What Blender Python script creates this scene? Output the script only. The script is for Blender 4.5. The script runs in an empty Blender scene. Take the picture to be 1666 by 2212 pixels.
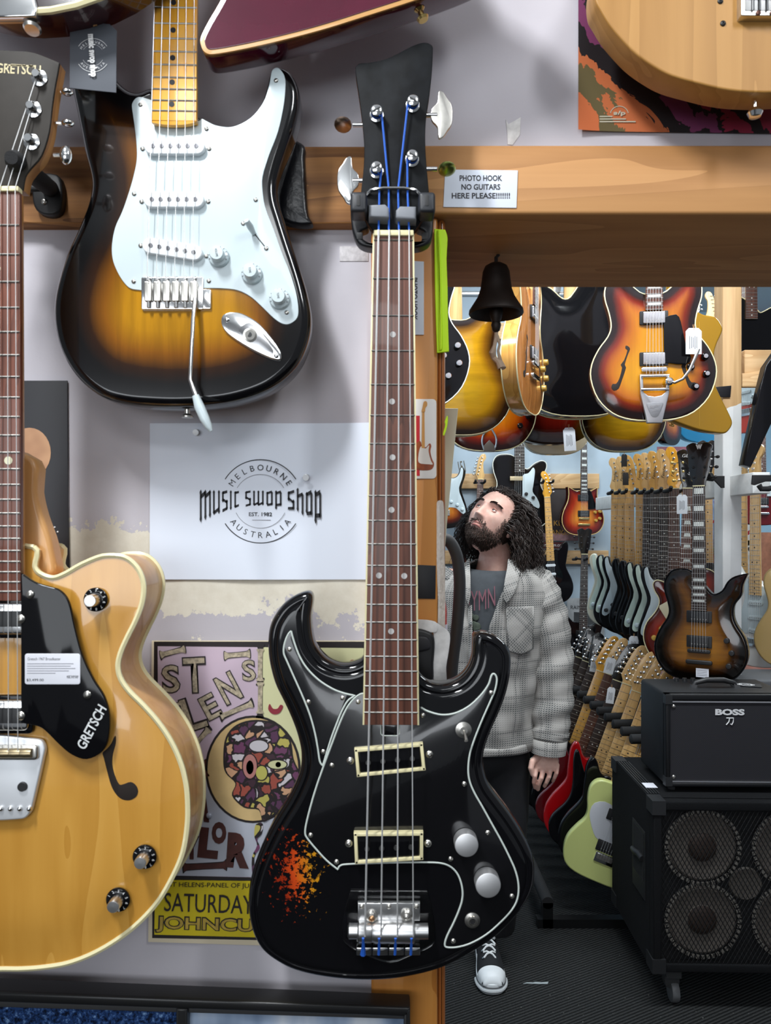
import bpy, bmesh, math, random
import numpy as np
from mathutils import Vector, Matrix, Euler, geometry
random.seed(7)
R = math.radians
SC = bpy.context.scene
COL = SC.collection
# ---------------------------------------------------------------- camera, world, lights, exposure
F, CX, CY, HC = 1662.0, 833.0, 1150.0, 1.56      # focal length and horizon in pixels of the 1666x2212 frame, eye height
DW = 1.04                                        # distance of the plaster wall in front of the camera
cam = bpy.data.cameras.new('camera'); cam_o = bpy.data.objects.new('camera', cam); COL.objects.link(cam_o)
cam_o.location = (0, 0, HC); cam_o.rotation_euler = (R(90), 0, 0)
cam.sensor_fit = 'HORIZONTAL'; cam.sensor_width = 36; cam.lens = 36 * F / 1666
cam.shift_y = (CY - 1106) / 1666; cam.clip_start = 0.02
cam.dof.use_dof = True; cam.dof.focus_distance = 2.2; cam.dof.aperture_fstop = 18
SC.camera = cam_o
SC.view_settings.view_transform = 'Standard'; SC.view_settings.look = 'None'
SC.view_settings.gamma = 1; SC.view_settings.use_curve_mapping = False
SC.view_settings.exposure = -0.1
w = bpy.data.worlds.new('world'); SC.world = w; w.use_nodes = True
w.node_tree.nodes['Background'].inputs[0].default_value = (0.85, 0.92, 1.0, 1)
w.node_tree.nodes['Background'].inputs[1].default_value = 0.21
def area(name, loc, sx, sy, power, col=(1, 1, 1), target=None):
    l = bpy.data.lights.new(name, 'AREA'); l.shape = 'RECTANGLE'; l.size = sx; l.size_y = sy
    l.energy = power; l.color = col
    o = bpy.data.objects.new(name, l); COL.objects.link(o); o.location = loc
    if target is not None:
        o.rotation_euler = (Vector(target) - Vector(loc)).to_track_quat('-Z', 'Y').to_euler()
    return o
area('ceiling_lamp_front', (-0.62, 0.05, 2.95), 0.14, 0.4, 34, (0.95, 0.98, 1.0), (-0.2, 0.9, 1.2))
area('ceiling_lamp_side', (1.0, -0.35, 2.95), 0.2, 0.6, 13, (0.95, 0.98, 1.0), (0.2, 1.0, 1.4))
area('ceiling_lamp_rear', (-0.3, -1.8, 2.95), 1.2, 0.3, 12, (0.95, 0.98, 1.0), (0.0, 1.0, 1.2))
area('added_fill_rear', (-1.1, -2.8, 1.65), 2.4, 1.3, 46, (0.90, 0.95, 1.0), (0.3, 1.0, 1.75))  # unseen fill light added behind the camera to brighten the lintel underside
area('shop_lamp_near', (0.9, 1.75, 3.45), 1.4, 0.25, 70, (0.90, 0.96, 1.0), (0.9, 3.0, 1.5))
area('added_fill_left', (-0.35, 1.9, 3.4), 0.9, 0.25, 34, (0.90, 0.96, 1.0), (0.35, 3.0, 1.7))  # extra fill light added to lift the dull yellow burst guitar
area('shop_lamp_far', (1.2, 4.3, 3.55), 1.8, 0.3, 62, (0.84, 0.94, 1.0), (1.0, 4.8, 1.0))
area('shop_lamp_right', (3.0, 4.0, 3.5), 0.4, 1.6, 90, (0.86, 0.95, 1.0), (2.3, 4.4, 1.0))
# ---------------------------------------------------------------- helpers
def P(px, py, d): return Vector(((px - CX) / F * d, d, HC - (py - CY) / F * d))
def lin(h):
    if isinstance(h, str):
        h = h.lstrip('#'); h = [int(h[i:i + 2], 16) / 255 for i in (0, 2, 4)]
        h = [c / 12.92 if c <= .04045 else ((c + .055) / 1.055) ** 2.4 for c in h]
    return (h[0], h[1], h[2], 1)
class MB:
    def __init__(s): s.v = []; s.f = []; s.edge = {}; s.uv = {}
    def add(s, vs, fs):
        b = len(s.v); s.v += [tuple(v) for v in vs]; s.f += [tuple(i + b for i in f) for f in fs]; return b
    def box(s, c, d, m=None):
        x, y, z = d[0] / 2, d[1] / 2, d[2] / 2
        vs = [Vector((i * x, j * y, k * z)) for i in (-1, 1) for j in (-1, 1) for k in (-1, 1)]
        if m is not None: vs = [m @ v for v in vs]
        s.add([v + Vector(c) for v in vs], [(0, 1, 3, 2), (4, 6, 7, 5), (0, 4, 5, 1), (2, 3, 7, 6), (0, 2, 6, 4), (1, 5, 7, 3)]); return s
    def rings(s, rs, closed=True, cap0=True, cap1=True):
        n = len(rs[0]); b = len(s.v)
        for r in rs: s.v += [tuple(p) for p in r]
        m = n if closed else n - 1
        for k in range(len(rs) - 1):
            for i in range(m):
                j = (i + 1) % n
                s.f.append((b + k * n + i, b + k * n + j, b + (k + 1) * n + j, b + (k + 1) * n + i))
        if cap0: s.f.append(tuple(b + i for i in reversed(range(n))))
        if cap1: s.f.append(tuple(b + (len(rs) - 1) * n + i for i in range(n)))
        return b
    def tube(s, pts, r, n=8, caps=True, flat=1.0):
        pts = [Vector(p) for p in pts]; m = len(pts)
        rr = r if isinstance(r, (list, tuple)) else [r] * m
        rs = []; up = None
        for i in range(m):
            t = (pts[min(i + 1, m - 1)] - pts[max(i - 1, 0)])
            if t.length < 1e-9: t = Vector((0, 0, 1))
            t.normalize()
            if up is None: up = Vector((0, 1, 0)) if abs(t.y) < .9 else Vector((1, 0, 0))
            a = (up - t * up.dot(t))
            if a.length < 1e-6: a = t.orthogonal()
            a.normalize(); c = t.cross(a); up = a
            rs.append([pts[i] + (a * math.cos(2 * math.pi * k / n) * flat + c * math.sin(2 * math.pi * k / n)) * rr[i] for k in range(n)])
        s.rings(rs, True, caps, caps); return s
    def cyl(s, p0, p1, r0, r1=None, n=16): return s.tube([p0, p1], [r0, r0 if r1 is None else r1], n)
    def lathe(s, prof, o=(0, 0, 0), ax=(0, 0, 1), n=24, cap0=True, cap1=True):
        ax = Vector(ax).normalized(); a = ax.orthogonal().normalized(); c = ax.cross(a); o = Vector(o)
        s.rings([[o + ax * h + (a * math.cos(2 * math.pi * k / n) + c * math.sin(2 * math.pi * k / n)) * r for k in range(n)] for r, h in prof], True, cap0, cap1); return s
    def ball(s, c, r, nu=16, nv=10, m=None):
        if not isinstance(r, (tuple, list)): r = (r, r, r)
        rs = []
        for j in range(nv + 1):
            ph = math.pi * (j / nv - .5); ph = max(-1.5, min(1.5, ph))
            ring = []
            for i in range(nu):
                v = Vector((math.cos(ph) * math.cos(2 * math.pi * i / nu) * r[0], math.cos(ph) * math.sin(2 * math.pi * i / nu) * r[1], math.sin(ph) * r[2]))
                ring.append((m @ v if m is not None else v) + Vector(c))
            rs.append(ring)
        s.rings(rs); return s
    def plate(s, out, y, th, r=.003, prof=None, grid=None, dome=0, domew=.05, backround=0):
        """solid slab in the XZ plane, front face at y (towards -Y), rounded front edge; 'edge' = distance from the outline"""
        out = ccw(out); nr = normals(out); n = len(out)
        if prof is None:
            prof = [(0, r)] + [(r * (1 - math.cos(a)), r * (1 - math.sin(a))) for a in (R(30), R(60))] + [(r, 0)] if r > 0 else [(0, 0)]
        if grid and r > 0: prof = list(prof) + [(prof[-1][0] + .0006, prof[-1][1]), (prof[-1][0] + .0022, prof[-1][1])]
        rs = []
        mx = max(p[0] for p in prof)
        lim = limits(out, nr, mx) if mx > .004 else [mx] * n
        br = backround
        if br: rs += [[(p[0] - q[0] * i, y + th - (br - dd), p[1] - q[1] * i) for p, q in zip(out, nr)] for i, dd in ((br, br), (br * .5, br * .87), (br * .13, br * .5))]
        rs.append([(p[0], y + th - br, p[1]) for p in out])
        for i, dd in prof: rs.append([(p[0] - q[0] * min(i, l), y + dd, p[1] - q[1] * min(i, l)) for p, q, l in zip(out, nr, lim)])
        b = s.rings(rs, True, grid is None, grid is None)
        k0 = len(rs) - len(prof)
        for k in range(len(rs)):
            for i in range(n): s.edge[b + k * n + i] = prof[k - k0][0] if k >= k0 else 0
        if grid:
            A0 = [(p[0], p[2]) for p in rs[0]]
            rv, _, rf, ov, _, _ = geometry.delaunay_2d_cdt([Vector(p) for p in A0], [], [list(range(n))], 1, 1e-7)
            if len(rf):
                ok = inside(np.array([[sum(rv[i].x for i in f) / len(f), sum(rv[i].y for i in f) / len(f)] for f in rf]), np.array(A0))
                for f, o_ in zip(rf, ok):
                    if o_ and all(ov[i] for i in f): s.f.append(tuple(b + ov[i][0] for i in reversed(f)))
            cap = [(p[0] - q[0] * min(mx, l), p[1] - q[1] * min(mx, l)) for p, q, l in zip(out, nr, lim)]
            A = np.array(cap); O = np.array(out)
            x0, z0 = A.min(0); x1, z1 = A.max(0)
            gx = np.arange(x0, x1, grid); gz = np.arange(z0, z1, grid)
            G = np.array([(a + (grid / 2 if j % 2 else 0), c) for j, c in enumerate(gz) for a in gx])
            if len(G):
                ins = inside(G, A) & (dist(G, A) > grid * .45); G = G[ins]
            V2 = [Vector(p) for p in cap] + [Vector((float(g[0]), float(g[1]))) for g in G]
            rv, re, rf, ov, oe, of = geometry.delaunay_2d_cdt(V2, [], [list(range(n))], 1, 1e-7)
            E = dist(np.array([(v.x, v.y) for v in rv]), O)
            base = len(s.v); last = b + (len(rs) - 1) * n; mp = []
            for k, v in enumerate(rv):
                if ov[k] and ov[k][0] < n: mp.append(last + ov[k][0]); continue
                t = min(1, max(0, (E[k] - prof[-1][0]) / domew)); t = t * t * (3 - 2 * t)
                mp.append(len(s.v)); s.edge[len(s.v)] = float(E[k]); s.v.append((v.x, y - dome * t, v.y))
            if len(rf):
                cen = np.array([[sum(rv[i].x for i in f) / len(f), sum(rv[i].y for i in f) / len(f)] for f in rf])
                ok = inside(cen, O)
                for f, o_ in zip(rf, ok):
                    if o_: s.f.append(tuple(mp[i] for i in f))
        return s
def ccw(o):
    o = [(p[0], p[1]) for p in o]
    a = sum(o[i][0] * o[(i + 1) % len(o)][1] - o[(i + 1) % len(o)][0] * o[i][1] for i in range(len(o)))
    return o if a > 0 else o[::-1]
def normals(o):
    n = len(o); res = []
    for i in range(n):
        a, b, c = o[i - 1], o[i], o[(i + 1) % n]
        e1 = Vector((b[0] - a[0], b[1] - a[1])); e2 = Vector((c[0] - b[0], c[1] - b[1]))
        if e1.length < 1e-9: e1 = e2
        if e2.length < 1e-9: e2 = e1
        e1.normalize(); e2.normalize()
        m = Vector((e1.y + e2.y, -e1.x - e2.x))
        if m.length < 1e-6: m = Vector((e1.y, -e1.x))
        m.normalize(); cs = max(.6, m.dot(Vector((e1.y, -e1.x))))
        res.append((m.x / cs, m.y / cs))
    return res
def limits(o, nr, mx):
    A = np.array(o); Nn = np.array(nr); lim = np.full(len(o), mx)
    for f in (1, .9, .8, .7, .6, .5, .4, .3, .2):
        i = mx * f; D = dist(A - Nn * i, A); bad = (D < i * .93) & (lim >= i - 1e-9)
        lim[bad] = mx * max(.1, f - .1)
    k = np.copy(lim)
    for _ in range(2): k = np.minimum(k, (np.roll(k, 1) + np.roll(k, -1) + k) / 3)
    return list(k)
def inside(G, A):
    res = np.zeros(len(G), bool); j = len(A) - 1
    for i in range(len(A)):
        xi, yi = A[i]; xj, yj = A[j]
        c = ((yi > G[:, 1]) != (yj > G[:, 1])) & (G[:, 0] < (xj - xi) * (G[:, 1] - yi) / (yj - yi + 1e-15) + xi)
        res ^= c; j = i
    return res
def dist(G, A):
    best = np.full(len(G), 1e9)
    for i in range(len(A)):
        a = A[i - 1]; b = A[i]; ab = b - a; L = (ab ** 2).sum() + 1e-15
        t = np.clip(((G - a) @ ab) / L, 0, 1)
        best = np.minimum(best, np.hypot(*(G - a - t[:, None] * ab).T))
    return best
def spline(pts, k=5, closed=True):
    n = len(pts); out = []
    P2 = [Vector((p[0], p[1])) for p in pts]; sh = [len(p) > 2 for p in pts]
    for i in range(n if closed else n - 1):
        j = (i + 1) % n
        a, b = P2[i], P2[j]
        pa = P2[i - 1] if (closed or i) else a; nb = P2[(j + 1) % n] if (closed or j < n - 1) else b
        ma = (b - a) if sh[i] else (b - pa) / 2; mb_ = (b - a) if sh[j] else (nb - a) / 2
        L = (b - a).length
        if ma.length > 1.3 * L and L > 0: ma = ma.normalized() * L * 1.3
        if mb_.length > 1.3 * L and L > 0: mb_ = mb_.normalized() * L * 1.3
        for q in range(k):
            t = q / k; t2 = t * t; t3 = t2 * t
            v = a * (2 * t3 - 3 * t2 + 1) + ma * (t3 - 2 * t2 + t) + b * (-2 * t3 + 3 * t2) + mb_ * (t3 - t2)
            out.append((v.x, v.y))
    if not closed: out.append(tuple(P2[-1]))
    return out
def obj(name, mb, mat, parent=None, sharp=38, uv=False):
    me = bpy.data.meshes.new(name); me.from_pydata(mb.v, [], mb.f); me.validate()
    bm = bmesh.new(); bm.from_mesh(me); bmesh.ops.recalc_face_normals(bm, faces=bm.faces); bm.to_mesh(me); bm.free()
    if mb.edge:
        a = me.attributes.new('edge', 'FLOAT', 'POINT')
        vals = np.zeros(len(me.vertices), np.float32)
        for k, e in mb.edge.items():
            if k < len(vals): vals[k] = e
        a.data.foreach_set('value', vals)
    if mb.uv:
        a = me.attributes.new('cloth', 'FLOAT_VECTOR', 'POINT')
        vals = np.zeros((len(me.vertices), 3), np.float32)
        for k, e in mb.uv.items(): vals[k] = e
        a.data.foreach_set('vector', vals.ravel())
    me.shade_smooth()
    if sharp: me.set_sharp_from_angle(angle=R(sharp))
    me.materials.append(mat)
    o = bpy.data.objects.new(name, me); COL.objects.link(o)
    if parent is not None: o.parent = parent
    return o
def thing(name, label, cat, loc=(0, 0, 0), rot=(0, 0, 0), group=None):
    o = bpy.data.objects.new(name, None); COL.objects.link(o); o.empty_display_size = .05
    o.location = loc; o.rotation_euler = rot; o['label'] = label; o['category'] = cat
    if group: o['group'] = group
    return o
def tag(o, label, cat, group=None):
    o['label'] = label; o['category'] = cat
    if group: o['group'] = group
    return o
def struct(name, mb, m, sharp=38):
    o = obj(name, mb, m, None, sharp); o['kind'] = 'structure'; return o
# ---------------------------------------------------------------- materials
MATS = {}
def N(nt, t, **kw):
    n = nt.nodes.new(t)
    for k, v in kw.items():
        if k == 'op': n.operation = v
        else: setattr(n, k, v)
    return n
def newmat(name):
    m = bpy.data.materials.new(name); m.use_nodes = True
    nt = m.node_tree; b = nt.nodes['Principled BSDF']; MATS[name] = m
    return m, nt, b
def setp(b, rough=.5, metal=0, coat=0, spec=.5):
    b.inputs['Roughness'].default_value = rough; b.inputs['Metallic'].default_value = metal
    b.inputs['Coat Weight'].default_value = coat; b.inputs['Coat Roughness'].default_value = .04
    b.inputs['Specular IOR Level'].default_value = spec
def coords(nt, scale, kind='Object'):
    tc = N(nt, 'ShaderNodeTexCoord'); mp = N(nt, 'ShaderNodeMapping'); mp.inputs['Scale'].default_value = scale
    nt.links.new(tc.outputs[kind], mp.inputs['Vector']); return mp.outputs['Vector']
def ramp(nt, fac, stops, interp='LINEAR'):
    r = N(nt, 'ShaderNodeValToRGB'); r.color_ramp.interpolation = interp
    el = r.color_ramp.elements
    while len(el) > 1: el.remove(el[-1])
    el[0].position = stops[0][0]; el[0].color = lin(stops[0][1])
    for p, c in stops[1:]:
        e = el.new(p); e.color = lin(c)
    nt.links.new(fac, r.inputs[0]); return r.outputs[0]
def noise(nt, vec, scale, detail=3, rough=.55, dist_=0):
    n = N(nt, 'ShaderNodeTexNoise'); n.inputs['Scale'].default_value = scale; n.inputs['Detail'].default_value = detail
    n.inputs['Roughness'].default_value = rough; n.inputs['Distortion'].default_value = dist_
    nt.links.new(vec, n.inputs['Vector']); return n.outputs[0]
def mixc(nt, fac, a, b, mode='MIX'):
    m = N(nt, 'ShaderNodeMix', data_type='RGBA', blend_type=mode)
    for s, v in ((0, fac), (6, a), (7, b)):
        if isinstance(v, (int, float)): m.inputs[s].default_value = v
        elif isinstance(v, (str, tuple)): m.inputs[s].default_value = lin(v)
        else: nt.links.new(v, m.inputs[s])
    return m.outputs[2]
def mth(nt, op, a, b=None):
    m = N(nt, 'ShaderNodeMath', op=op)
    for i, v in enumerate((a, b)):
        if v is None: continue
        if isinstance(v, (int, float)): m.inputs[i].default_value = v
        else: nt.links.new(v, m.inputs[i])
    return m.outputs[0]
def bump(nt, b, h, strength=.3, d=.002):
    n = N(nt, 'ShaderNodeBump'); n.inputs['Strength'].default_value = strength; n.inputs['Distance'].default_value = d
    nt.links.new(h, n.inputs['Height']); nt.links.new(n.outputs[0], b.inputs['Normal'])
def mat(name, c, rough=.5, metal=0, coat=0, var=0, vs=40, bmp=0, bs=200, spec=.5):
    if name in MATS: return MATS[name]
    m, nt, b = newmat(name); setp(b, rough, metal, coat, spec)
    b.inputs['Base Color'].default_value = lin(c)
    v = coords(nt, (1, 1, 1))
    n = noise(nt, v, vs, 4)
    if var:
        k = lin(c); d = tuple(x * (1 - var) for x in k[:3]); u = tuple(min(1, x * (1 + var * .6)) for x in k[:3])
        nt.links.new(ramp(nt, n, [(.3, d), (.7, u)]), b.inputs['Base Color'])
    if bmp: bump(nt, b, noise(nt, v, bs, 3), bmp)
    return m
def wood(name, c1, c2, ax=2, sc=1.0, rough=.45, coat=0, c3=None, streak=60, bmp=.08):
    if name in MATS: return MATS[name]
    m, nt, b = newmat(name); setp(b, rough, 0, coat)
    s = [streak * sc] * 3; s[ax] = 2.2 * sc
    v = coords(nt, s); n1 = noise(nt, v, 1.0, 5, .65, .6)
    s2 = [7 * sc] * 3; s2[ax] = .9 * sc
    v2 = coords(nt, s2); n2 = noise(nt, v2, 1.6, 2, .5, 1.2)
    rings = mth(nt, 'FRACT', mth(nt, 'MULTIPLY', n2, 7.0))
    f = mth(nt, 'ADD', mth(nt, 'MULTIPLY', n1, .65), mth(nt, 'MULTIPLY', rings, .35))
    col = ramp(nt, f, [(.22, c2), (.62, c1)] + ([(.85, c3)] if c3 else []))
    nt.links.new(col, b.inputs['Base Color'])
    if bmp: bump(nt, b, n1, bmp, .001)
    return m
def burst(name, stops, emax=.16, streak=70, amt=.35, rough=.12, coat=.35, ax=2):
    """colour by real distance from the body edge (a sprayed sunburst), with wood figure showing through"""
    if name in MATS: return MATS[name]
    m, nt, b = newmat(name); setp(b, rough, 0, coat)
    at = N(nt, 'ShaderNodeAttribute', attribute_name='edge')
    s = [streak] * 3; s[ax] = 4
    n1 = noise(nt, coords(nt, s), 1.0, 4, .6, .5)
    big = noise(nt, coords(nt, (6, 6, 6)), 1.0, 1)
    e = mth(nt, 'ADD', mth(nt, 'DIVIDE', at.outputs['Fac'], emax), mth(nt, 'MULTIPLY', mth(nt, 'SUBTRACT', big, .5), .18))
    col = ramp(nt, e, stops)
    k = ramp(nt, n1, [(.3, (1 - amt, 1 - amt, 1 - amt)), (.65, (1, 1, 1))])
    nt.links.new(mixc(nt, 1.0, col, k, 'MULTIPLY'), b.inputs['Base Color'])
    return m
def text_mb(s, shear=0, bold=0):
    cu = bpy.data.curves.new('t', 'FONT'); cu.body = s; cu.size = 1; cu.align_x = 'CENTER'; cu.resolution_u = 3
    cu.shear = shear; cu.offset = bold
    o = bpy.data.objects.new('t', cu); COL.objects.link(o)
    bpy.context.view_layer.update()
    me = bpy.data.meshes.new_from_object(o.evaluated_get(bpy.context.evaluated_depsgraph_get()))
    vs = [(v.co.x, v.co.y) for v in me.vertices]; fs = [tuple(p.vertices) for p in me.polygons]
    bpy.data.objects.remove(o); bpy.data.curves.remove(cu); bpy.data.meshes.remove(me)
    return vs, fs
def put_text(mb, s, cx, cz, wd=None, ht=None, rot=0, y=0, shear=0, bold=0, vert=False):
    vs, fs = text_mb(s, shear, bold)
    if not vs: return mb
    x0 = min(v[0] for v in vs); x1 = max(v[0] for v in vs); z0 = min(v[1] for v in vs); z1 = max(v[1] for v in vs)
    kx = wd / (x1 - x0) if wd else None; kz = ht / (z1 - z0) if ht else None
    kx = kx or kz; kz = kz or kx
    c, sn = math.cos(R(rot)), math.sin(R(rot))
    o = []
    for a, b_ in vs:
        a = (a - (x0 + x1) / 2) * kx; b_ = (b_ - (z0 + z1) / 2) * kz
        o.append((cx + a * c - b_ * sn, y, cz + a * sn + b_ * c))
    mb.add(o, fs); return mb
def circle(x, z, r, n=24, rz=None):
    return [(x + r * math.cos(2 * math.pi * i / n), z + (rz or r) * math.sin(2 * math.pi * i / n)) for i in range(n)]
def strip(pts, wd):
    """closed polygon around an open polyline"""
    L, Rr = [], []
    for i in range(len(pts)):
        a = Vector(pts[max(0, i - 1)]); b_ = Vector(pts[min(len(pts) - 1, i + 1)]); t = (b_ - a).normalized()
        n = Vector((-t.y, t.x)) * wd / 2; p = Vector(pts[i]); L.append(tuple(p + n)); Rr.append(tuple(p - n))
    return L + Rr[::-1]
def rect(x0, z0, x1, z1, r=0, k=3):
    if r <= 0: return [(x0, z0), (x1, z0), (x1, z1), (x0, z1)]
    o = []
    for cx, cz, a0 in ((x1 - r, z1 - r, 0), (x0 + r, z1 - r, 90), (x0 + r, z0 + r, 180), (x1 - r, z0 + r, 270)):
        for i in range(k + 1):
            a = R(a0 + 90 * i / k); o.append((cx + r * math.cos(a), cz + r * math.sin(a)))
    return o
def rot2(pts, a, c=(0, 0)):
    cs, sn = math.cos(R(a)), math.sin(R(a))
    return [(c[0] + (p[0] - c[0]) * cs - (p[1] - c[1]) * sn, c[1] + (p[0] - c[0]) * sn + (p[1] - c[1]) * cs) for p in pts]
class Face:
    """a thing facing the camera: its outline was measured in the photograph, its real size follows from its distance d"""
    def __init__(s, name, label, cat, px, py, d, group=None):
        s.d = d; s.S = d / F; s.o = (px, py); s.e = thing(name, label, cat, P(px, py, d), (0, 0, 0), group)
    def L(s, p): return ((p[0] - s.o[0]) * s.S, -(p[1] - s.o[1]) * s.S) + ((p[2],) if len(p) > 2 else ())
    def Ls(s, pts): return [s.L(p) for p in pts]
    def plate(s, name, pts, m, y=0, th=.002, r=.0006, sm=True, k=5, parent=None, **kw):
        q = s.Ls(pts); q = spline(q, k) if sm else [(p[0], p[1]) for p in q]
        return obj(name, MB().plate(q, y, th, r, **kw), m, parent or s.e)
    def text(s, name, t, m, cx, cy, wd=None, ht=None, rot=0, y=-.0003, parent=None, **kw):
        c = s.L((cx, cy)); mb = MB()
        put_text(mb, t, c[0], c[1], wd * s.S if wd else None, ht * s.S if ht else None, rot, y, **kw)
        return obj(name, mb, m, parent or s.e, 0)
def Z(pts, x0, y0, s): return [(x0 + p[0] / s, y0 + p[1] / s) + tuple(p[2:]) for p in pts]
# shared materials
chrome = mat('chrome', (.80, .80, .80), .12, 1); steel = mat('brushed_steel', (.62, .62, .62), .32, 1)
gold = mat('gold_plate', (.80, .58, .22), .2, 1); nickel = mat('aged_nickel', (.58, .56, .52), .3, 1, 0, .15, 60)
gblack = mat('gloss_black', (.004, .004, .005), .07, 0, 0, spec=.3); sblack = mat('satin_black', (.012, .012, .013), .45)
rubber = mat('black_foam', (.010, .010, .011), .85, bmp=.3, bs=900)
white_pl = mat('white_plastic', '#c2cfd3', .3, 0, .2); cream = mat('cream_plastic', '#e6dcae', .35, 0, .3); mint = mat('mint_plastic', '#cfe0d2', .35, 0, .3)
paper = mat('white_paper', '#d8deea', .75, bmp=.03, bs=30); ink = mat('black_ink', '#17171d', .7); grey_ink = mat('grey_ink', '#6b6b70', .8)
white_ink = mat('white_ink', '#e8e8e8', .7)
maple = wood('lacquered_maple', '#e5a83a', '#cf8c22', 2, 1, .25, .6, streak=90)
maple_pale = wood('pale_maple', '#dcb478', '#c2955a', 2, 1, .35, .3, streak=90)
rose = wood('rosewood', '#5f3a2c', '#38211a', 2, 1.5, .5, 0, streak=140)
ebony = wood('dark_rosewood', '#33251f', '#1c1513', 2, 1.5, .5, 0, streak=140)
pearl = mat('pearl_inlay', '#cfd2cc', .25, 0, .4, .2, 120)
str_m = mat('steel_string', (.85, .85, .85), .45, .8)
# ---------------------------------------------------------------- setting
def wall_paint():
    m, nt, b = newmat('peeling_wall_paint'); setp(b, .75)
    v = coords(nt, (1, 1, 1)); n1 = noise(nt, v, 9, 6, .65); n2 = noise(nt, v, 34, 5, .7); n3 = noise(nt, v, 3, 3)
    sep = N(nt, 'ShaderNodeSeparateXYZ'); tc = N(nt, 'ShaderNodeTexCoord'); nt.links.new(tc.outputs['Object'], sep.inputs[0])
    z = mth(nt, 'ADD', sep.outputs[2], mth(nt, 'MULTIPLY', mth(nt, 'SUBTRACT', n2, .5), .09))
    z = mth(nt, 'ADD', z, mth(nt, 'MULTIPLY', mth(nt, 'SUBTRACT', n1, .5), .12))
    band = mth(nt, 'MULTIPLY', mth(nt, 'GREATER_THAN', z, 1.448), mth(nt, 'LESS_THAN', z, 1.578))
    flake = mth(nt, 'MULTIPLY', mth(nt, 'GREATER_THAN', n2, .64), mth(nt, 'LESS_THAN', mth(nt, 'ABSOLUTE', mth(nt, 'SUBTRACT', sep.outputs[2], 1.45)), .13))
    msk = mth(nt, 'MAXIMUM', band, flake)
    base = ramp(nt, n3, [(.3, '#b3aeb4'), (.7, '#c3bfc6')])
    cr = ramp(nt, n2, [(.3, '#cfc7b6'), (.7, '#ddd7c8')])
    nt.links.new(mixc(nt, msk, base, cr), b.inputs['Base Color'])
    h = mth(nt, 'ADD', mth(nt, 'MULTIPLY', n1, .4), mth(nt, 'MULTIPLY', msk, -.5)); bump(nt, b, h, .6, .004)
    return m
wallm = wall_paint()
pine = wood('orange_pine', '#c08c56', '#a67442', 0, .55, .6, 0, '#c89660', streak=45)
pine_v = wood('orange_pine_post', '#cd8a42', '#b06d2c', 2, .55, .38, .25, '#d69a50', streak=45)
rough_pine = wood('rough_pine', '#a9743f', '#6f4522', 0, 1.2, .6, 0, '#c08a52', streak=70, bmp=.3)
raw_pine = wood('raw_pine', '#d2ae80', '#b58a58', 0, .8, .6, 0, streak=50)
raw_pine_v = wood('raw_pine_upright', '#caa578', '#ad8454', 2, .8, .6, 0, streak=50)
def bx(x0, x1, y0, y1, z0, z1, mb=None):
    mb = mb or MB(); mb.box(((x0 + x1) / 2, (y0 + y1) / 2, (z0 + z1) / 2), (x1 - x0, y1 - y0, z1 - z0)); return mb
WB = 1.324
zt, zb = P(0, 312, 1.02).z, P(0, 462, 1.02).z
xl, xr = P(802, 0, 1.03).x, P(946, 0, 1.03).x
struct('wall_left', bx(-2.3, xl, DW, WB, 0, 3.2), wallm)
struct('wall_above', bx(xl, 2.2, DW, WB, zt, 3.2), wallm)
struct('wall_right', bx(1.05, 2.2, DW, WB, 0, zt), wallm)
def bevbox(x0, x1, y0, y1, z0, z1, r=.004):
    mb = MB(); mb.plate(rect(x0, z0, x1, z1, r), y0, y1 - y0, r); return mb
struct('trim_1', bevbox(xl + .002, 1.3, 1.02, WB, zb, zt, .005), pine)
struct('trim_2', bevbox(xl, xr, 1.03, WB, 0, zb, .004), pine_v)
struct('trim_3', bevbox(-2.2, xl - .002, 1.018, DW, P(0, 484, 1.02).z, P(0, 317, 1.02).z, .003), rough_pine)
struct('trim_4', bevbox(xr + .0005, P(962, 0, 1.04).x, 1.036, 1.06, 0, zb, .005), wood('dark_varnished_pine', '#a2602c', '#7d431c', 2, .6, .35, .3))
def carpet():
    m, nt, b = newmat('ribbed_carpet'); setp(b, .95, spec=.15)
    v = coords(nt, (1, 1, 1))
    wv = N(nt, 'ShaderNodeTexWave'); wv.inputs['Scale'].default_value = 26; wv.inputs['Distortion'].default_value = 1.2; wv.inputs['Detail'].default_value = 2; wv.inputs['Detail Scale'].default_value = 8
    mp = N(nt, 'ShaderNodeMapping'); mp.inputs['Rotation'].default_value = (0, 0, R(62)); nt.links.new(v, mp.inputs[0]); nt.links.new(mp.outputs[0], wv.inputs[0])
    n = noise(nt, v, 260, 3); f = mth(nt, 'MULTIPLY', wv.outputs['Fac'], mth(nt, 'ADD', n, .3))
    c = ramp(nt, f, [(.1, '#141515'), (.6, '#383939')])
    sp = mth(nt, 'GREATER_THAN', noise(nt, v, 120, 2), .735)
    nt.links.new(mixc(nt, sp, c, '#8d8d88'), b.inputs['Base Color']); bump(nt, b, f, .9, .006)
    return m
struct('floor', bx(-2.3, 4.6, -3, 7.6, -.05, 0), carpet())
backwall = mat('pale_blue_wall', '#a3b2be', .8, 0, 0, .18, 2.2, .1, 20)
BY = 5.75
struct('wall_back', bx(-1.2, 1.75, BY, BY + .1, 0, 3.65), backwall)
struct('wall_far', bx(1.75, 4.6, 7.3, 7.4, 0, 3.65), mat('sky_blue_wall', '#a9cfe4', .8, 0, 0, .1, 2))
struct('wall_shop_left', bx(-1.3, -1.2, WB, BY, 0, 3.65), backwall)
struct('wall_shop_right', bx(4.5, 4.6, WB, 7.4, 0, 3.65), backwall)
struct('ceiling', bx(-2.3, 4.6, WB, 7.5, 3.65, 3.72), mat('white_ceiling', '#d8dcde', .8))
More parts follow.
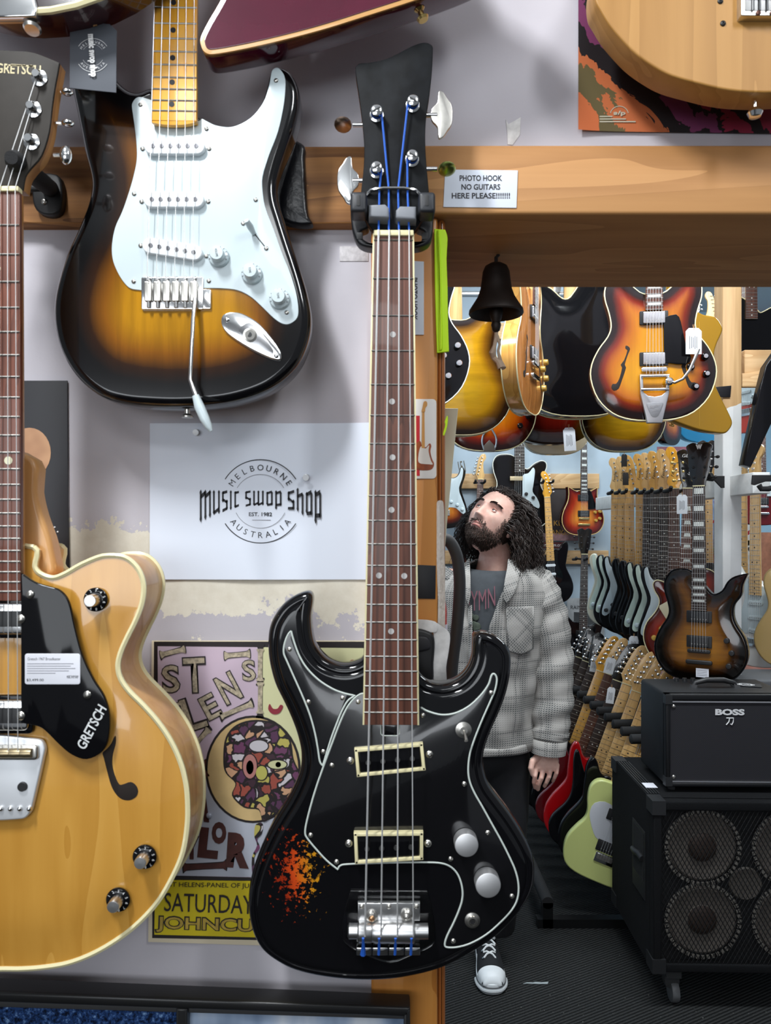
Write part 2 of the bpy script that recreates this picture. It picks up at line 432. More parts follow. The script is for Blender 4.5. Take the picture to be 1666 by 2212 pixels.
struct('ceiling_front', bx(-2.3, 2.2, -3, WB, 3.2, 3.27), mat('white_ceiling', '#d8dcde', .8))
def wallrail(n, px0, py0, px1, py1, d=BY, m=None):
    a = P(px0, py1, d); b_ = P(px1, py0, d)
    return struct('trim_%d' % n, bevbox(a.x, b_.x, d - .04, d, a.z, b_.z, .004), m or raw_pine)
wallrail(5, 700, 700, 1330, 735); wallrail(6, 700, 1024, 1292, 1056); wallrail(7, 900, 1189, 1312, 1218)
wallrail(8, 600, 632, 1356, 640, BY, steel)
# upright post between the rooms at the right, with its cross rails
a = P(1562, 620, 3.05); b_ = P(1603, 620, 3.05)
def post_mat():
    m, nt, b = newmat('half_painted_post'); setp(b, .6)
    s = [40] * 3; s[2] = 2; n1 = noise(nt, coords(nt, s), 1, 4)
    n2 = noise(nt, coords(nt, (6, 6, 6)), 1, 4); tc = N(nt, 'ShaderNodeTexCoord'); sp = N(nt, 'ShaderNodeSeparateXYZ'); nt.links.new(tc.outputs['Object'], sp.inputs[0])
    k = mth(nt, 'LESS_THAN', mth(nt, 'ADD', sp.outputs[2], mth(nt, 'MULTIPLY', n2, .14)), 2.13)
    nt.links.new(mixc(nt, k, ramp(nt, n1, [(.3, '#b08a5c'), (.7, '#cfab7c')]), ramp(nt, n2, [(.3, '#cfd0cf'), (.7, '#e2e3e2')])), b.inputs['Base Color'])
    bump(nt, b, n1, .2, .002); return m
postm = post_mat()
struct('trim_9', bevbox(a.x, b_.x, 3.05, 3.13, 0, 3.65, .004), postm)
a = P(1604, 836, 3.1); b_ = P(1760, 758, 3.1)
struct('trim_10', bevbox(a.x, b_.x, 3.08, 3.12, a.z + .02, b_.z, .004), raw_pine)
a = P(1604, 836, 3.06); b_ = P(1760, 806, 3.06)
struct('trim_11', bevbox(a.x, b_.x, 3.06, 3.079, a.z, b_.z, .003), raw_pine)
# long hook rail running back along the row of hung guitars, its painted end towards the camera
a = P(1592, 1066, 2.86); b_ = P(1630, 1020, 2.86)
struct('trim_12', bevbox(a.x + .06, b_.x + .06, 2.86, 5.0, a.z, b_.z, .003), mat('white_painted_timber', '#d9dad8', .6, 0, 0, .1, 30))
# ---------------------------------------------------------------- parts shared by the near guitars
def screw(par, x, z, y, r=.003, m=None, name='screw'):
    return obj(name, MB().lathe([(r, 0), (r, r * .25), (r * .7, r * .55), (r * .25, r * .62), (r * .22, r * .3)], (x, y, z), (0, -1, 0), 12, False), m or chrome, par)
def knob_obj(par, prof, x, z, y, m, n=32, name='knob'):
    return obj(name, MB().lathe(prof, (x, y, z), (0, -1, 0), n, False), m, par)
def string(par, a, b_, r=.0005, m=None):
    return obj('string', MB().tube([a, b_], r, 6), m or str_m, par)
def neck_front(G, nutc, endc, w0, w1, yf, fbm, backm, frets, dots, th=.02, dotr=.0032, dotm=None, fret_w=.0011, bind=None, fbth=.006):
    """fretboard with its own frets and dots, and a rounded neck behind it; positions are photograph pixels of the fretboard front"""
    a = Vector(G.L(nutc)); b_ = Vector(G.L(endc)); w0 *= G.S; w1 *= G.S
    t = (b_ - a).normalized(); n = Vector((-t.y, t.x)) * -1
    if n.x < 0: n = -n
    q = [a - n * w0 / 2, a + n * w0 / 2, b_ + n * w1 / 2, b_ - n * w1 / 2]
    fb = obj('fretboard', MB().plate([tuple(p) for p in q], yf, fbth, .0007), fbm, G.e)
    if bind:
        for s in (-1, 1):
            p0, p1 = a + n * s * (w0 / 2), b_ + n * s * (w1 / 2)
            mb = MB(); mb.plate(strip([tuple(p0), tuple(p1)], .0022), yf - .0002, fbth, .0003); obj('binding', mb, bind, fb)
    rs = []
    for i in range(7):
        u = i / 6; c = a + (b_ - a) * u; hw = (w0 + (w1 - w0) * u) / 2
        rs.append([(c.x + n.x * hw * math.cos(R(k)), yf + fbth + th * math.sin(R(k)), c.y + n.y * hw * math.cos(R(k))) for k in range(0, 181, 15)])
    mb = MB(); mb.rings(rs); obj('neck', mb, backm, G.e)
    L = (b_ - a).length
    for fy in frets:
        u = (fy - nutc[1]) / (endc[1] - nutc[1]); c = a + (b_ - a) * u; hw = (w0 + (w1 - w0) * u) / 2 - .0004
        obj('fret', MB().tube([(c.x - n.x * hw, yf - .0002, c.y - n.y * hw), (c.x + n.x * hw, yf - .0002, c.y + n.y * hw)], fret_w, 6), nickel, fb)
    for p in dots:
        c = G.L(p); obj('inlay_dot', MB().lathe([(dotr, 0), (dotr, .0004)], (c[0], yf, c[1]), (0, -1, 0), 16, False), dotm or pearl, fb)
    return fb
# ---------------------------------------------------------------- the black bass
def bass():
    G = Face('bass_guitar', 'black horned electric bass hanging from the photo hook on the door post', 'bass guitar', 846, 2110, .94)
    z3 = lambda p: Z(p, 500, 1250, 2.38)
    out = z3([(690, 398), (660, 425), (600, 445), (540, 440), (480, 410), (430, 350), (412, 290), (405, 200), (415, 120), (410, 82), (385, 68), (330, 85), (270, 125), (225, 180), (195, 240), (183, 310), (185, 400), (200, 480), (225, 560), (270, 650), (310, 740), (340, 830), (355, 910), (350, 990), (325, 1060), (285, 1140), (235, 1220), (185, 1310), (140, 1410), (105, 1510), (85, 1600), (80, 1690), (90, 1780), (115, 1860), (155, 1925), (215, 1975), (300, 2022), (400, 2052), (520, 2072), (640, 2082), (760, 2082), (880, 2070), (1000, 2045), (1110, 2008), (1230, 1945), (1340, 1875), (1430, 1795), (1505, 1705), (1550, 1620), (1566, 1540), (1563, 1460), (1540, 1390), (1498, 1310), (1440, 1220), (1380, 1140), (1330, 1070), (1305, 1000), (1300, 930), (1315, 860), (1345, 780), (1385, 690), (1418, 600), (1438, 510), (1445, 430), (1438, 380), (1415, 340), (1375, 305), (1330, 283), (1280, 278), (1255, 295), (1248, 330), (1245, 400), (1225, 460), (1185, 510), (1130, 540), (1070, 548), (1010, 530), (970, 490), (955, 445), (950, 400), (820, 390)])
    q = spline(G.Ls(out), 4)
    m, nt, b = newmat('worn_black_lacquer'); setp(b, .08, 0, 0)
    v = coords(nt, (1, 1, 1)); n1 = noise(nt, v, 130, 5, .7); n2 = noise(nt, v, 18, 2)
    tc = N(nt, 'ShaderNodeTexCoord'); vm = N(nt, 'ShaderNodeVectorMath', op='SUBTRACT'); nt.links.new(tc.outputs['Object'], vm.inputs[0])
    wc = G.L((640, 1885)); vm.inputs[1].default_value = (wc[0], 0, wc[1])
    mp = N(nt, 'ShaderNodeMapping'); mp.inputs['Scale'].default_value = (1 / .027, 0, 1 / .04); nt.links.new(vm.outputs[0], mp.inputs[0])
    ln = N(nt, 'ShaderNodeVectorMath', op='LENGTH'); nt.links.new(mp.outputs[0], ln.inputs[0])
    wear = mth(nt, 'GREATER_THAN', mth(nt, 'SUBTRACT', n1, mth(nt, 'MULTIPLY', ln.outputs['Value'], .13)), .44)
    wear = mth(nt, 'MULTIPLY', wear, mth(nt, 'LESS_THAN', ln.outputs['Value'], 1.9))
    sx = N(nt, 'ShaderNodeSeparateXYZ'); nt.links.new(mp.outputs[0], sx.inputs[0])
    wc_ = ramp(nt, mth(nt, 'ADD', mth(nt, 'MULTIPLY', sx.outputs[0], .4), mth(nt, 'MULTIPLY', n2, .9)), [(.2, '#8f2a12'), (.5, '#c8481a'), (.75, '#c98a1c')])
    at = N(nt, 'ShaderNodeAttribute', attribute_name='edge')
    chip = mth(nt, 'MULTIPLY', mth(nt, 'GREATER_THAN', n1, .685), mth(nt, 'LESS_THAN', mth(nt, 'ABSOLUTE', mth(nt, 'SUBTRACT', at.outputs['Fac'], .001)), .0009))
    c = mixc(nt, wear, (.004, .004, .005), wc_); c = mixc(nt, chip, c, '#8a6a3c')
    nt.links.new(c, b.inputs['Base Color'])
    prof = [(0, .012), (.0008, .0075), (.003, .0038), (.006, .0018), (.0085, .0016), (.0095, .0028), (.011, .003), (.0125, .0012), (.015, .0003), (.0175, 0)]
    obj('body', MB().plate(q, 0, .036, prof=prof, grid=.012, backround=.006), m, G.e)
    # pickguards with their white piping
    main = z3([(690, 590), (650, 600), (610, 640), (580, 690), (550, 760), (520, 840), (490, 920), (470, 975), (440, 1060), (410, 1160), (385, 1260), (380, 1305), (390, 1330), (430, 1380), (490, 1445), (548, 1492, 's'), (556, 1475), (580, 1466), (700, 1460), (850, 1456), (1000, 1455), (1080, 1460), (1130, 1480), (1165, 1520), (1185, 1580), (1187, 1640), (1170, 1700), (1140, 1770), (1110, 1830), (1097, 1872), (1105, 1890), (1160, 1890), (1230, 1870), (1310, 1825), (1380, 1765), (1440, 1700), (1470, 1640), (1475, 1570), (1460, 1500), (1430, 1430), (1390, 1350), (1340, 1260), (1290, 1170), (1250, 1100), (1225, 1040), (1217, 980), (1225, 900), (1250, 820), (1290, 720), (1330, 630), (1355, 570), (1364, 520), (1358, 495), (1345, 488), (1335, 500), (1320, 545), (1280, 600), (1220, 655), (1150, 690), (1080, 698), (1010, 680), (960, 655)])
    horn = z3([(308, 268, 's'), (322, 320), (350, 395), (390, 460), (450, 520), (520, 565), (580, 588), (636, 600, 's'), (600, 625), (570, 675), (545, 735), (515, 815), (490, 895), (470, 962, 's'), (455, 935), (445, 870), (430, 790), (405, 700), (370, 610), (330, 520), (290, 430), (270, 380), (275, 330), (293, 285)])
    pipe = mat('white_piping', '#c9d2cc', .4)
    gd = mat('black_scratchplate', (.005, .005, .006), .14, 0, .5)
    for nm, pp in (('pickguard', main), ('horn_pickguard', horn)):
        g = G.plate(nm, pp, gd, -.0018, .002, .0004, k=4)
        pq = spline(G.Ls(pp), 4)
        if nm == 'pickguard': ring = [(p[0], -.0014, p[1]) for p in pq[:-4]]
        else: ring = [(p[0], -.0014, p[1]) for p in pq] + [(pq[0][0], -.0014, pq[0][1])]
        obj('piping', MB().tube(ring, .0012, 6), pipe, g)
    for p in z3([(300, 362), (397, 632), (572, 612), (652, 632), (473, 887), (517, 957), (408, 1315), (541, 1452), (985, 700), (1335, 585), (1197, 1052), (1318, 1302), (1127, 1437), (1441, 1628), (1140, 1858)]):
        c = G.L(p); screw(G.e, c[0], c[1], -.0018, .0029, nickel)
    # neck
    fr = [527, 609, 688, 763, 835, 900.6, 961, 1017.5, 1072, 1125, 1175, 1221, 1262.5, 1304, 1341.6, 1379, 1414.7, 1446, 1477.7, 1506, 1534]
    dots = [(848.7, 728), (847, 871), (848, 990), (846, 1102), (819, 1242), (873, 1243), (845, 1361)]
    rb = wood('bass_rosewood', '#6a4031', '#45281f', 2, 1.5, .4, .15, streak=140)
    neck_front(G, (850, 512), (844.5, 1561), 84, 117, -.012, rb, mat('aged_neck_wood', '#c7a878', .4, 0, .3), fr, dots, .018, .0036, mat('dull_pearl', '#b9b6b4', .3), .001, cream)
    obj('nut', MB().plate(rect(*G.L((808, 519)), *G.L((893, 507)), .001), -.0155, .009, .001), cream, G.e)
    obj('neck_heel', bx(G.L((800, 0))[0], G.L((893, 0))[0], -.0058, .002, G.L((0, 1555))[1], G.L((0, 1420))[1]), gblack, G.e)
    # headstock
    hs = [(768, 149, 's'), (777, 141), (799, 139), (832, 132), (858, 120.5), (885, 106), (905, 98), (921, 96), (933, 102), (935, 112), (933, 158), (928, 205), (920.5, 257), (918.6, 304), (921, 356), (926, 413), (927, 440), (915, 470), (893, 505, 's'), (809, 505, 's'), (790, 475), (782, 446), (780, 423), (786, 363), (787, 314), (782, 257), (774, 198), (769, 165)]
    hm = mat('scuffed_black_headstock', '#101215', .6, 0, 0, .6, 60, .1, 90, .15)
    h = G.plate('headstock', hs, hm, -.004, .015, .0012, k=4)
    G.plate('headstock_edge', hs, wood('headstock_side_wood', '#a5704a', '#7d4e30', 2), -.0022, .0125, .0003, k=4, parent=h)
    posts = [(814, 254), (891.5, 233), (814, 375), (890, 350)]; ends = [(841, 508), (861, 508), (818, 508), (883, 508)]
    blue = mat('blue_silk', '#1f5cc0', .6); keym = [mat('copper_key', (.55, .40, .30), .3, 1), nickel, chrome, mat('olive_key', (.35, .45, .12), .3, 1)]
    # posts sit in the top order of the four strings
    order = [1, 2, 0, 3]
    for i, p in enumerate(posts):
        c = G.L(p); s = -1 if i % 2 == 0 else 1
        tn = obj('tuner', MB().lathe([(.0085, 0), (.0085, .002), (.006, .003), (.0055, .009), (.0072, .0105), (.0068, .013), (.004, .0145)], (c[0], -.004, c[1]), (0, -1, 0), 20, False), chrome, G.e)
        obj('winding', MB().lathe([(.0066, 0), (.0071, .002), (.0066, .0042)], (c[0], -.0085, c[1]), (0, -1, 0), 16), blue, tn)
        obj('slot', bx(-.0007, .0007, -.0005, .0003, -.0045, .0045) if False else MB().box((c[0], -.0187, c[1]), (.0095, .0012, .0016), Matrix.Rotation(R(30 * s), 3, 'Y')), sblack, tn)
        ex = G.L((785 if s < 0 else 922, p[1] + 12)); kx = [-.0275, .0165, -.0265, .0155][i]
        obj('key_shaft', MB().cyl((ex[0] - s * .006, .004, ex[1]), (ex[0] + s * .013, .004, ex[1]), .0028), chrome, tn)
        cxk = ex[0] + s * .025
        if i in (1, 2):
            sh = [(0, -.007), (s * .005, -.016), (s * .006, -.030), (s * .010, -.029), (s * .013, -.022), (s * .017, -.013), (s * .018, 0), (s * .017, .013), (s * .013, .022), (s * .010, .029), (s * .006, .030), (s * .005, .016), (0, .007)]
            kq = spline([(ex[0] + s * .006 + a_ * 1.45, ex[1] + b__ * .95) for a_, b__ in sh], 3)
            obj('key', MB().plate(kq, .002, .004, .001), keym[i], tn)
        else:
            obj('key', MB().ball((cxk, .004, ex[1]), (.011, .017, .0055), 14, 10), keym[i], tn)
        e = ends[i]; ec = G.L((818 + 21.5 * order[i] + .5, 508))
        tree = G.L((820 + 20 * order[i], 415))
        obj('string_winding', MB().tube([(c[0] + (-s) * .006, -.0115, c[1]), (tree[0], -.0075, tree[1]), (ec[0], -.0155, ec[1])], .0013, 6), blue, G.e)
    t0, t1 = G.L((793, 424)), G.L((907, 424))
    obj('string_tree', MB().tube([(t0[0], -.005, t0[1]), (t0[0] + .005, -.0095, t0[1] + .003), (t0[0] + .02, -.0105, t0[1] + .005), (t1[0] - .02, -.0105, t1[1] + .005), (t1[0] - .005, -.0095, t1[1] + .003), (t1[0], -.005, t1[1])], .0024, 8), chrome, G.e)
    obj('truss_cover', MB().plate(rect(*G.L((823, 1587)), *G.L((863, 1563)), .002), -.0045, .004, .001), gd, G.e)
    obj('truss_rim', MB().tube([(*[G.L(p)[0]], -.0045, G.L(p)[1]) for p in ((823, 1563), (823, 1583), (827, 1587), (859, 1587), (863, 1583), (863, 1563))], .0007, 6), pipe, G.e)
    # pickups
    for quad in ([(643, 872), (975, 844), (988, 965), (655, 998)], [(640, 1300), (976, 1297), (976, 1420), (646, 1441)]):
        q4 = [Vector(G.L(p)) for p in z3(quad)]; c = sum(q4, Vector((0, 0))) / 4
        pk = obj('pickup', MB().plate([tuple(c + (p - c) * .93) for p in q4], -.0075, .0075, .001), gblack, G.e)
        mb = MB()
        for k in range(4):
            mb.plate(strip([tuple(q4[k] - (q4[(k + 1) % 4] - q4[k]).normalized() * .0021), tuple(q4[(k + 1) % 4] + (q4[(k + 1) % 4] - q4[k]).normalized() * .0021)], .0042), -.0105, .0105, .001)
        obj('pickup_frame', mb, cream, pk)
        for k in range(4):
            u = .165 + .225 * k; p = (q4[0] * .45 + q4[3] * .55) * (1 - u) + (q4[1] * .45 + q4[2] * .55) * u
            obj('pole', MB().lathe([(.0034, 0), (.0034, .0008), (.003, .0014)], (p.x, -.0075, p.y), (0, -1, 0), 14, False), mat('dark_steel', (.16, .16, .16), .35, 1), pk)
    for p in z3([(613, 933), (1018, 900), (605, 1357), (1010, 1357)]):
        c = G.L(p); screw(G.e, c[0], c[1], -.0018, .0045, nickel)
    c = G.L(z3([(1193, 775)])[0])
    sw = obj('toggle_switch', MB().lathe([(.0098, 0), (.0098, .001), (.007, .0016), (.007, .003), (.0045, .0035), (.0045, .005)], (c[0], -.0018, c[1]), (0, -1, 0), 28, False), nickel, G.e)
    obj('switch_lever', MB().tube([(c[0], -.006, c[1]), (c[0] + .001, -.012, c[1] - .004), (c[0] + .0015, -.018, c[1] - .009)], [.0014, .0018, .0024], 10), nickel, sw)
    km = mat('spun_aluminium', (.85, .85, .86), .5, 1)
    for p, r in (((1201, 1338), .0143), ((1310, 1540), .0152)):
        c = G.L(z3([p])[0]); knob_obj(G.e, [(r, 0), (r, .015), (r * .97, .0165), (r * .9, .017), (0.0005, .0171)], c[0], c[1], -.003, km, 40)
    c = G.L(z3([(1238, 1752)])[0])
    j = obj('output_jack', MB().lathe([(.0094, 0), (.0094, .001), (.0064, .0018), (.0064, .0045), (.0045, .0047), (.004, .003)], (c[0], -.0018, c[1]), (0, -1, 0), 24, False), nickel, G.e)
    obj('jack_hole', MB().lathe([(.0034, 0), (.0034, .0003)], (c[0], -.0056, c[1]), (0, -1, 0), 16, False), sblack, j)
    # bridge on its clear plate
    m, nt, b = newmat('clear_acrylic'); setp(b, .06); b.inputs['Transmission Weight'].default_value = 1; b.inputs['Base Color'].default_value = (.97, .98, .98, 1); b.inputs['IOR'].default_value = 1.3
    G.plate('bridge_plate', z3([(615, 1600, 's'), (1005, 1603, 's'), (1030, 1700), (1045, 1830), (1030, 1882), (920, 1932), (815, 1968), (700, 1932), (590, 1872), (570, 1810), (585, 1700)]), m, -.0035, .0033, .0006, k=3)
    br = obj('bridge', MB().plate(G.Ls(z3([(652, 1648), (968, 1648), (968, 1740), (652, 1740)])), -.010, .006, .001), steel, G.e)
    for p in z3([(672, 1664), (810, 1664), (950, 1664)]): c = G.L(p); screw(br, c[0], c[1], -.010, .003, nickel)
    for p, mm in ((z3([(723, 1712)])[0], mat('copper_bolt', (.65, .38, .20), .3, 1)), (z3([(900, 1705)])[0], nickel)):
        c = G.L(p); bb = obj('bridge_bolt', MB().lathe([(.0074, 0), (.007, .003), (.0045, .005), (.0045, .0065), (.002, .007)], (c[0], -.010, c[1]), (0, -1, 0), 20, False), nickel, br); screw(bb, c[0], c[1], -.0165, .0036, mm)
    a_, b2 = G.L(z3([(600, 1785)])[0]), G.L(z3([(1008, 1785)])[0])
    obj('bridge_roller', MB().lathe([(.006, 0), (.009, .002), (.009, .012), (.013, .014), (.013, .028), (.012, .03), (.0135, .034), (.0135, .14 * (b2[0] - a_[0]) / .17), (.009, .143 * (b2[0] - a_[0]) / .17), (.009, b2[0] - a_[0])], (a_[0], -.0125, a_[1]), (1, 0, 0), 20), steel, br)
    mb = MB()
    for k in range(4):
        x0, x1 = 645 + 82 * k, 645 + 82 * k + 77; mb.plate(rect(*G.L(z3([(x0, 1908)])[0]), *G.L(z3([(x1, 1868)])[0]), .001), -.013, .010, .001)
    obj('tailpiece', mb, chrome, br)
    xs0 = [818.3, 841, 862, 883]; xs1 = [790, 823.5, 858, 891.6]
    for k in range(4):
        a_, b2 = G.L((xs0[k], 508)), G.L((xs1[k], 1999))
        string(G.e, (a_[0], -.0168, a_[1]), (b2[0], -.026, b2[1]), [.0013, .0011, .0010, .0008][k])
        c0, c1 = G.L((xs1[k] - 4, 2002)), G.L((xs1[k] - 5, 2048))
        obj('ball_end_winding', MB().tube([(c0[0], -.026, c0[1]), (c0[0], -.018, (c0[1] + c1[1]) / 2), (c1[0], -.0145, c1[1])], [.0016, .002, .0035] if k == 0 else .0017, 7), blue, G.e)
    c = G.L((835, 2117))
    obj('strap_button', MB().lathe([(.005, 0), (.004, .004), (.004, .008), (.009, .011), (.009, .013)], (c[0], .018, c[1] + .012), (0, 0, -1), 18), nickel, G.e)
    return G
bass()
def bass_hanger():
    G = Face('guitar_hanger', 'black self-locking wall hanger with grey pads gripping the black bass headstock', 'guitar hanger', 848, 470, .94)
    zz = lambda p: Z(p, 700, 0, 3.029)
    dk = mat('hanger_black', '#17181c', .4)
    G.plate('yoke', zz([(178, 1330), (260, 1330), (290, 1370), (290, 1450), (240, 1480), (255, 1530), (330, 1560), (600, 1560), (655, 1520), (660, 1480), (605, 1450), (605, 1370), (640, 1330), (712, 1345), (722, 1430), (708, 1530), (660, 1575), (580, 1590), (320, 1590), (240, 1570), (200, 1520), (176, 1430)]), dk, .015, .02, .003)
    for s, q in ((-1, rect(180, 1330, 285, 1460, 22)), (1, rect(612, 1332, 718, 1462, 22))):
        a = G.plate('gate_arm', zz(q), mat('hanger_grey_black', '#24262b', .45), -.034, .028, .004, sm=False)
        cx_ = 232 if s < 0 else 664
        G.plate('slot', zz(rect(cx_ - 12, 1355, cx_ + 12, 1425, 8)), sblack, -.0345, .001, .0002, sm=False, parent=a)
        G.plate('latch', zz(rect(cx_ - 20, 1490, cx_ + 20, 1535, 6)), sblack, .0145, .003, .0002, sm=False, parent=a)
    pm = mat('grey_rubber_pad', '#7d8086', .6)
    for q in ([(295, 1392), (400, 1388), (424, 1410), (426, 1470), (415, 1478), (295, 1470)], [(600, 1402), (495, 1400), (470, 1425), (468, 1470), (480, 1482), (600, 1488)]):
        G.plate('pad', zz(q), pm, -.024, .02, .003, sm=False)
    obj('stem', MB().cyl((0, .03, -.015), (0, .084, -.015), .009), dk, G.e)
bass_hanger()
# ---------------------------------------------------------------- the sunburst double-cut guitar
STRAT = [(440, 255), (470, 268), (505, 267), (540, 248), (562, 218), (573, 185), (582, 151), (597, 139), (617, 143), (634, 160), (645, 190), (645, 225), (636, 265), (622, 310), (607, 355), (598, 395), (600, 430), (612, 470), (628, 520), (645, 570), (660, 620), (670, 670), (670, 710), (660, 750), (640, 790), (605, 825), (560, 850), (500, 868), (440, 876), (380, 879), (320, 877), (270, 872), (225, 860), (185, 835), (150, 797), (125, 750), (113, 700), (112, 650), (122, 600), (140, 545), (165, 490), (185, 440), (193, 400), (190, 370), (180, 330), (170, 280), (160, 230), (152, 190), (150, 150), (158, 115), (178, 95), (203, 103), (225, 130), (245, 162), (269, 185), (294, 193), (332, 185)]
STRAT_GUARD = [(286, 227), (294, 214), (305, 211), (323, 216), (332, 222), (336, 262), (432, 262), (437, 258), (447, 263), (470, 273), (504, 275), (542, 256), (569, 223), (582, 185), (588, 155), (597, 148), (605, 151), (615, 166), (617, 189), (613, 231), (601, 286), (582, 336), (569, 378), (567, 403), (573, 447), (592, 497), (611, 551), (627, 590), (640, 633), (645, 668), (642, 688), (627, 700), (611, 700), (592, 688), (564, 661), (541, 641), (514, 628), (482, 624), (443, 623, 's'), (307, 628, 's'), (283, 624), (268, 610), (254, 587), (244, 559), (243, 528), (250, 492), (265, 458), (277, 424), (288, 387), (296, 349), (296, 315), (292, 277), (288, 248)]
def white_knob(par, x, z, y, k=1.0, txt=None):
    n = obj('knob', MB().lathe([(.0128 * k, 0), (.0128 * k, .0025), (.0118 * k, .005), (.0088 * k, .0065), (.0084 * k, .015), (.0078 * k, .0158), (.0005, .016)], (x, y, z), (0, -1, 0), 24, False), white_pl, par)
    if txt:
        mb = MB(); put_text(mb, txt, x + .0003, z, .010 if len(txt) > 4 else .007, .0026, -80, y - .0162); obj('lettering', mb, ink, n)
        mb = MB()
        for i in range(10):
            a = R(200 - 25 * i); mb.box((x + .0108 * math.cos(a), y - .0057, z + .0108 * math.sin(a)), (.0006, .0005, .0018), Matrix.Rotation(math.pi / 2 - a, 3, 'Y'))
        obj('numeral_ticks', mb, grey_ink, n)
    return n
def strat_front():
    G = Face('electric_guitar', 'two-tone sunburst double-cut guitar with white pickguard, maple neck and white whammy bar', 'guitar', 390, 880, .94)
    bm_ = burst('tobacco_sunburst', [(.0, (.003, .003, .004)), (.17, (.004, .003, .003)), (.28, '#2c1606'), (.42, '#85500c'), (.6, '#b07a10'), (1, '#c08a16')], .155, 55, .35)
    obj('body', MB().plate(spline(G.Ls(STRAT), 4), 0, .044, .011, grid=.010, backround=.008), bm_, G.e)
    g = G.plate('pickguard', STRAT_GUARD, white_pl, -.0018, .0018, .0005, k=4)
    for p in [(305, 228), (597, 176), (447, 280), (553, 433), (291, 420), (290, 609), (452, 608), (620, 676), (526, 484), (576, 538)]:
        c = G.L(p); screw(g, c[0], c[1], -.0018, .0027, nickel)
    for (cx_, cy_, ro) in ((381, 323, 0), (379, 437, 0), (376, 543, -9)):
        c = G.L((cx_, cy_))
        q = rot2(rect(c[0] - .0365, c[1] - .0095, c[0] + .0365, c[1] + .0095, .0094, 6), ro, c)
        pk = obj('pickup', MB().plate(q, -.0085, .008, .0015), mat('aged_white_cover', '#dfe3e6', .35, 0, .3), G.e)
        for k in range(6):
            p = rot2([(c[0] - .0262 + .0105 * k, c[1])], ro, c)[0]
            obj('pole', MB().lathe([(.0026, 0), (.0026, .0007)], (p[0], -.0085, p[1]), (0, -1, 0), 12, False), mat('pole_iron', (.12, .12, .13), .4, 1), pk)
        for s in (-1, 1):
            p = rot2([(c[0] + s * .0405, c[1])], ro, c)[0]; screw(pk, p[0], p[1], -.0018, .0028, nickel)
    for p, t in (((474, 557), 'VOLUME'), ((545, 594), 'TONE'), ((605, 648), 'TONE')):
        c = G.L(p); white_knob(G.e, c[0], c[1], -.002, 1, t)
    a_, b_ = G.L((548, 503)), G.L((572, 533))
    obj('switch_slot', MB().plate(strip([a_, b_], .0013), -.0022, .0005, .0001), sblack, G.e)
    c = G.L((546, 503))
    obj('switch_tip', MB().tube([(c[0] + .002, -.003, c[1] - .002), (c[0] - .001, -.012, c[1] + .003), (c[0] - .004, -.02, c[1] + .007)], [.0028, .0042, .003], 12), white_pl, G.e)
    # vibrato bridge
    br = obj('bridge', MB().plate(rect(*G.L((307, 670)), *G.L((441, 600)), .002), -.0035, .0035, .0008), chrome, G.e)
    obj('arm_socket', MB().plate(rect(*G.L((430, 669)), *G.L((457, 626)), .002), -.0030, .003, .0008), chrome, br)
    for k in range(6):
        cxk = 324 + 19.6 * k
        a_, b_ = G.L((cxk - 8, 655)), G.L((cxk + 8, 612))
        sd = obj('saddle', MB().plate(rect(a_[0], a_[1], b_[0], b_[1], .0015), -.0085, .006, .001), nickel, br)
        c = G.L((cxk, 604)); screw(br, c[0], c[1], -.0035, .0028, chrome)
        a_, b_ = G.L((cxk, 640)), G.L((cxk, 668)); obj('saddle_spring', MB().tube([(a_[0], -.006, a_[1]), (b_[0], -.006, b_[1])], .0022, 8), steel, br)
    p = [G.L(q) for q in ((426, 650), (424, 700), (423, 770), (421, 828), (428, 848), (436, 868))]
    ys = [-.008, -.016, -.02, -.022, -.023, -.024]
    arm = obj('whammy_bar', MB().tube([(q[0], yy, q[1]) for q, yy in zip(p, ys)], .0028, 10), chrome, br)
    p = [G.L(q) for q in ((433, 862), (441, 885), (452, 910), (461, 928), (466, 937))]
    obj('bar_tip', MB().tube([(q[0], -.024, q[1]) for q in p], [.0042, .0062, .006, .0045, .002], 12), white_pl, arm)
    # jack plate
    jq = Z([(970, 630), (985, 590), (1040, 577), (1100, 590), (1180, 640), (1250, 720), (1300, 800), (1298, 840), (1250, 835), (1150, 790), (1050, 730), (990, 680)], 100, 450, 2.563)
    jp = G.plate('jack_plate', jq, chrome, -.003, .004, .0015)
    G.plate('jack_cup', Z([(1070, 690), (1110, 640), (1150, 650), (1210, 710), (1260, 790), (1240, 815), (1160, 770)], 100, 450, 2.563), mat('shaded_chrome', (.35, .35, .36), .2, 1), -.0034, .001, .0003, parent=jp)
    c = G.L((541, 726)); jk = obj('jack', MB().lathe([(.0085, 0), (.0085, .002), (.006, .0025), (.006, .004), (.0032, .004)], (c[0], -.0034, c[1]), (.2, -1, -.1), 18, False), nickel, jp)
    obj('jack_hole', MB().lathe([(.0032, 0), (.0032, .0005)], (c[0], -.0072, c[1]), (0, -1, 0), 12, False), sblack, jp)
    for p in ((492, 692), (598, 770)): c = G.L(p); screw(jp, c[0], c[1], -.003, .003, chrome)
    # neck
    fr = [1, 31, 65, 97, 125, 153, 180, 205, 229, 251, -33, -70, -108, -150]
    neck_front(G, (393, -420), (381, 272), 77, 98, -.012, maple, maple, fr, [(380, 79), (379, 138), (378, 190), (377, 237), (381, 20), (384, -50)], .02, .0033, ink, .001)
    G.plate('neck_end', [(331, 271.5), (331, 272), (336, 276), (360, 280), (382, 281), (405, 280), (424, 276), (430, 272), (430, 271.5)], maple, -.0117, .006, .0004, k=2)
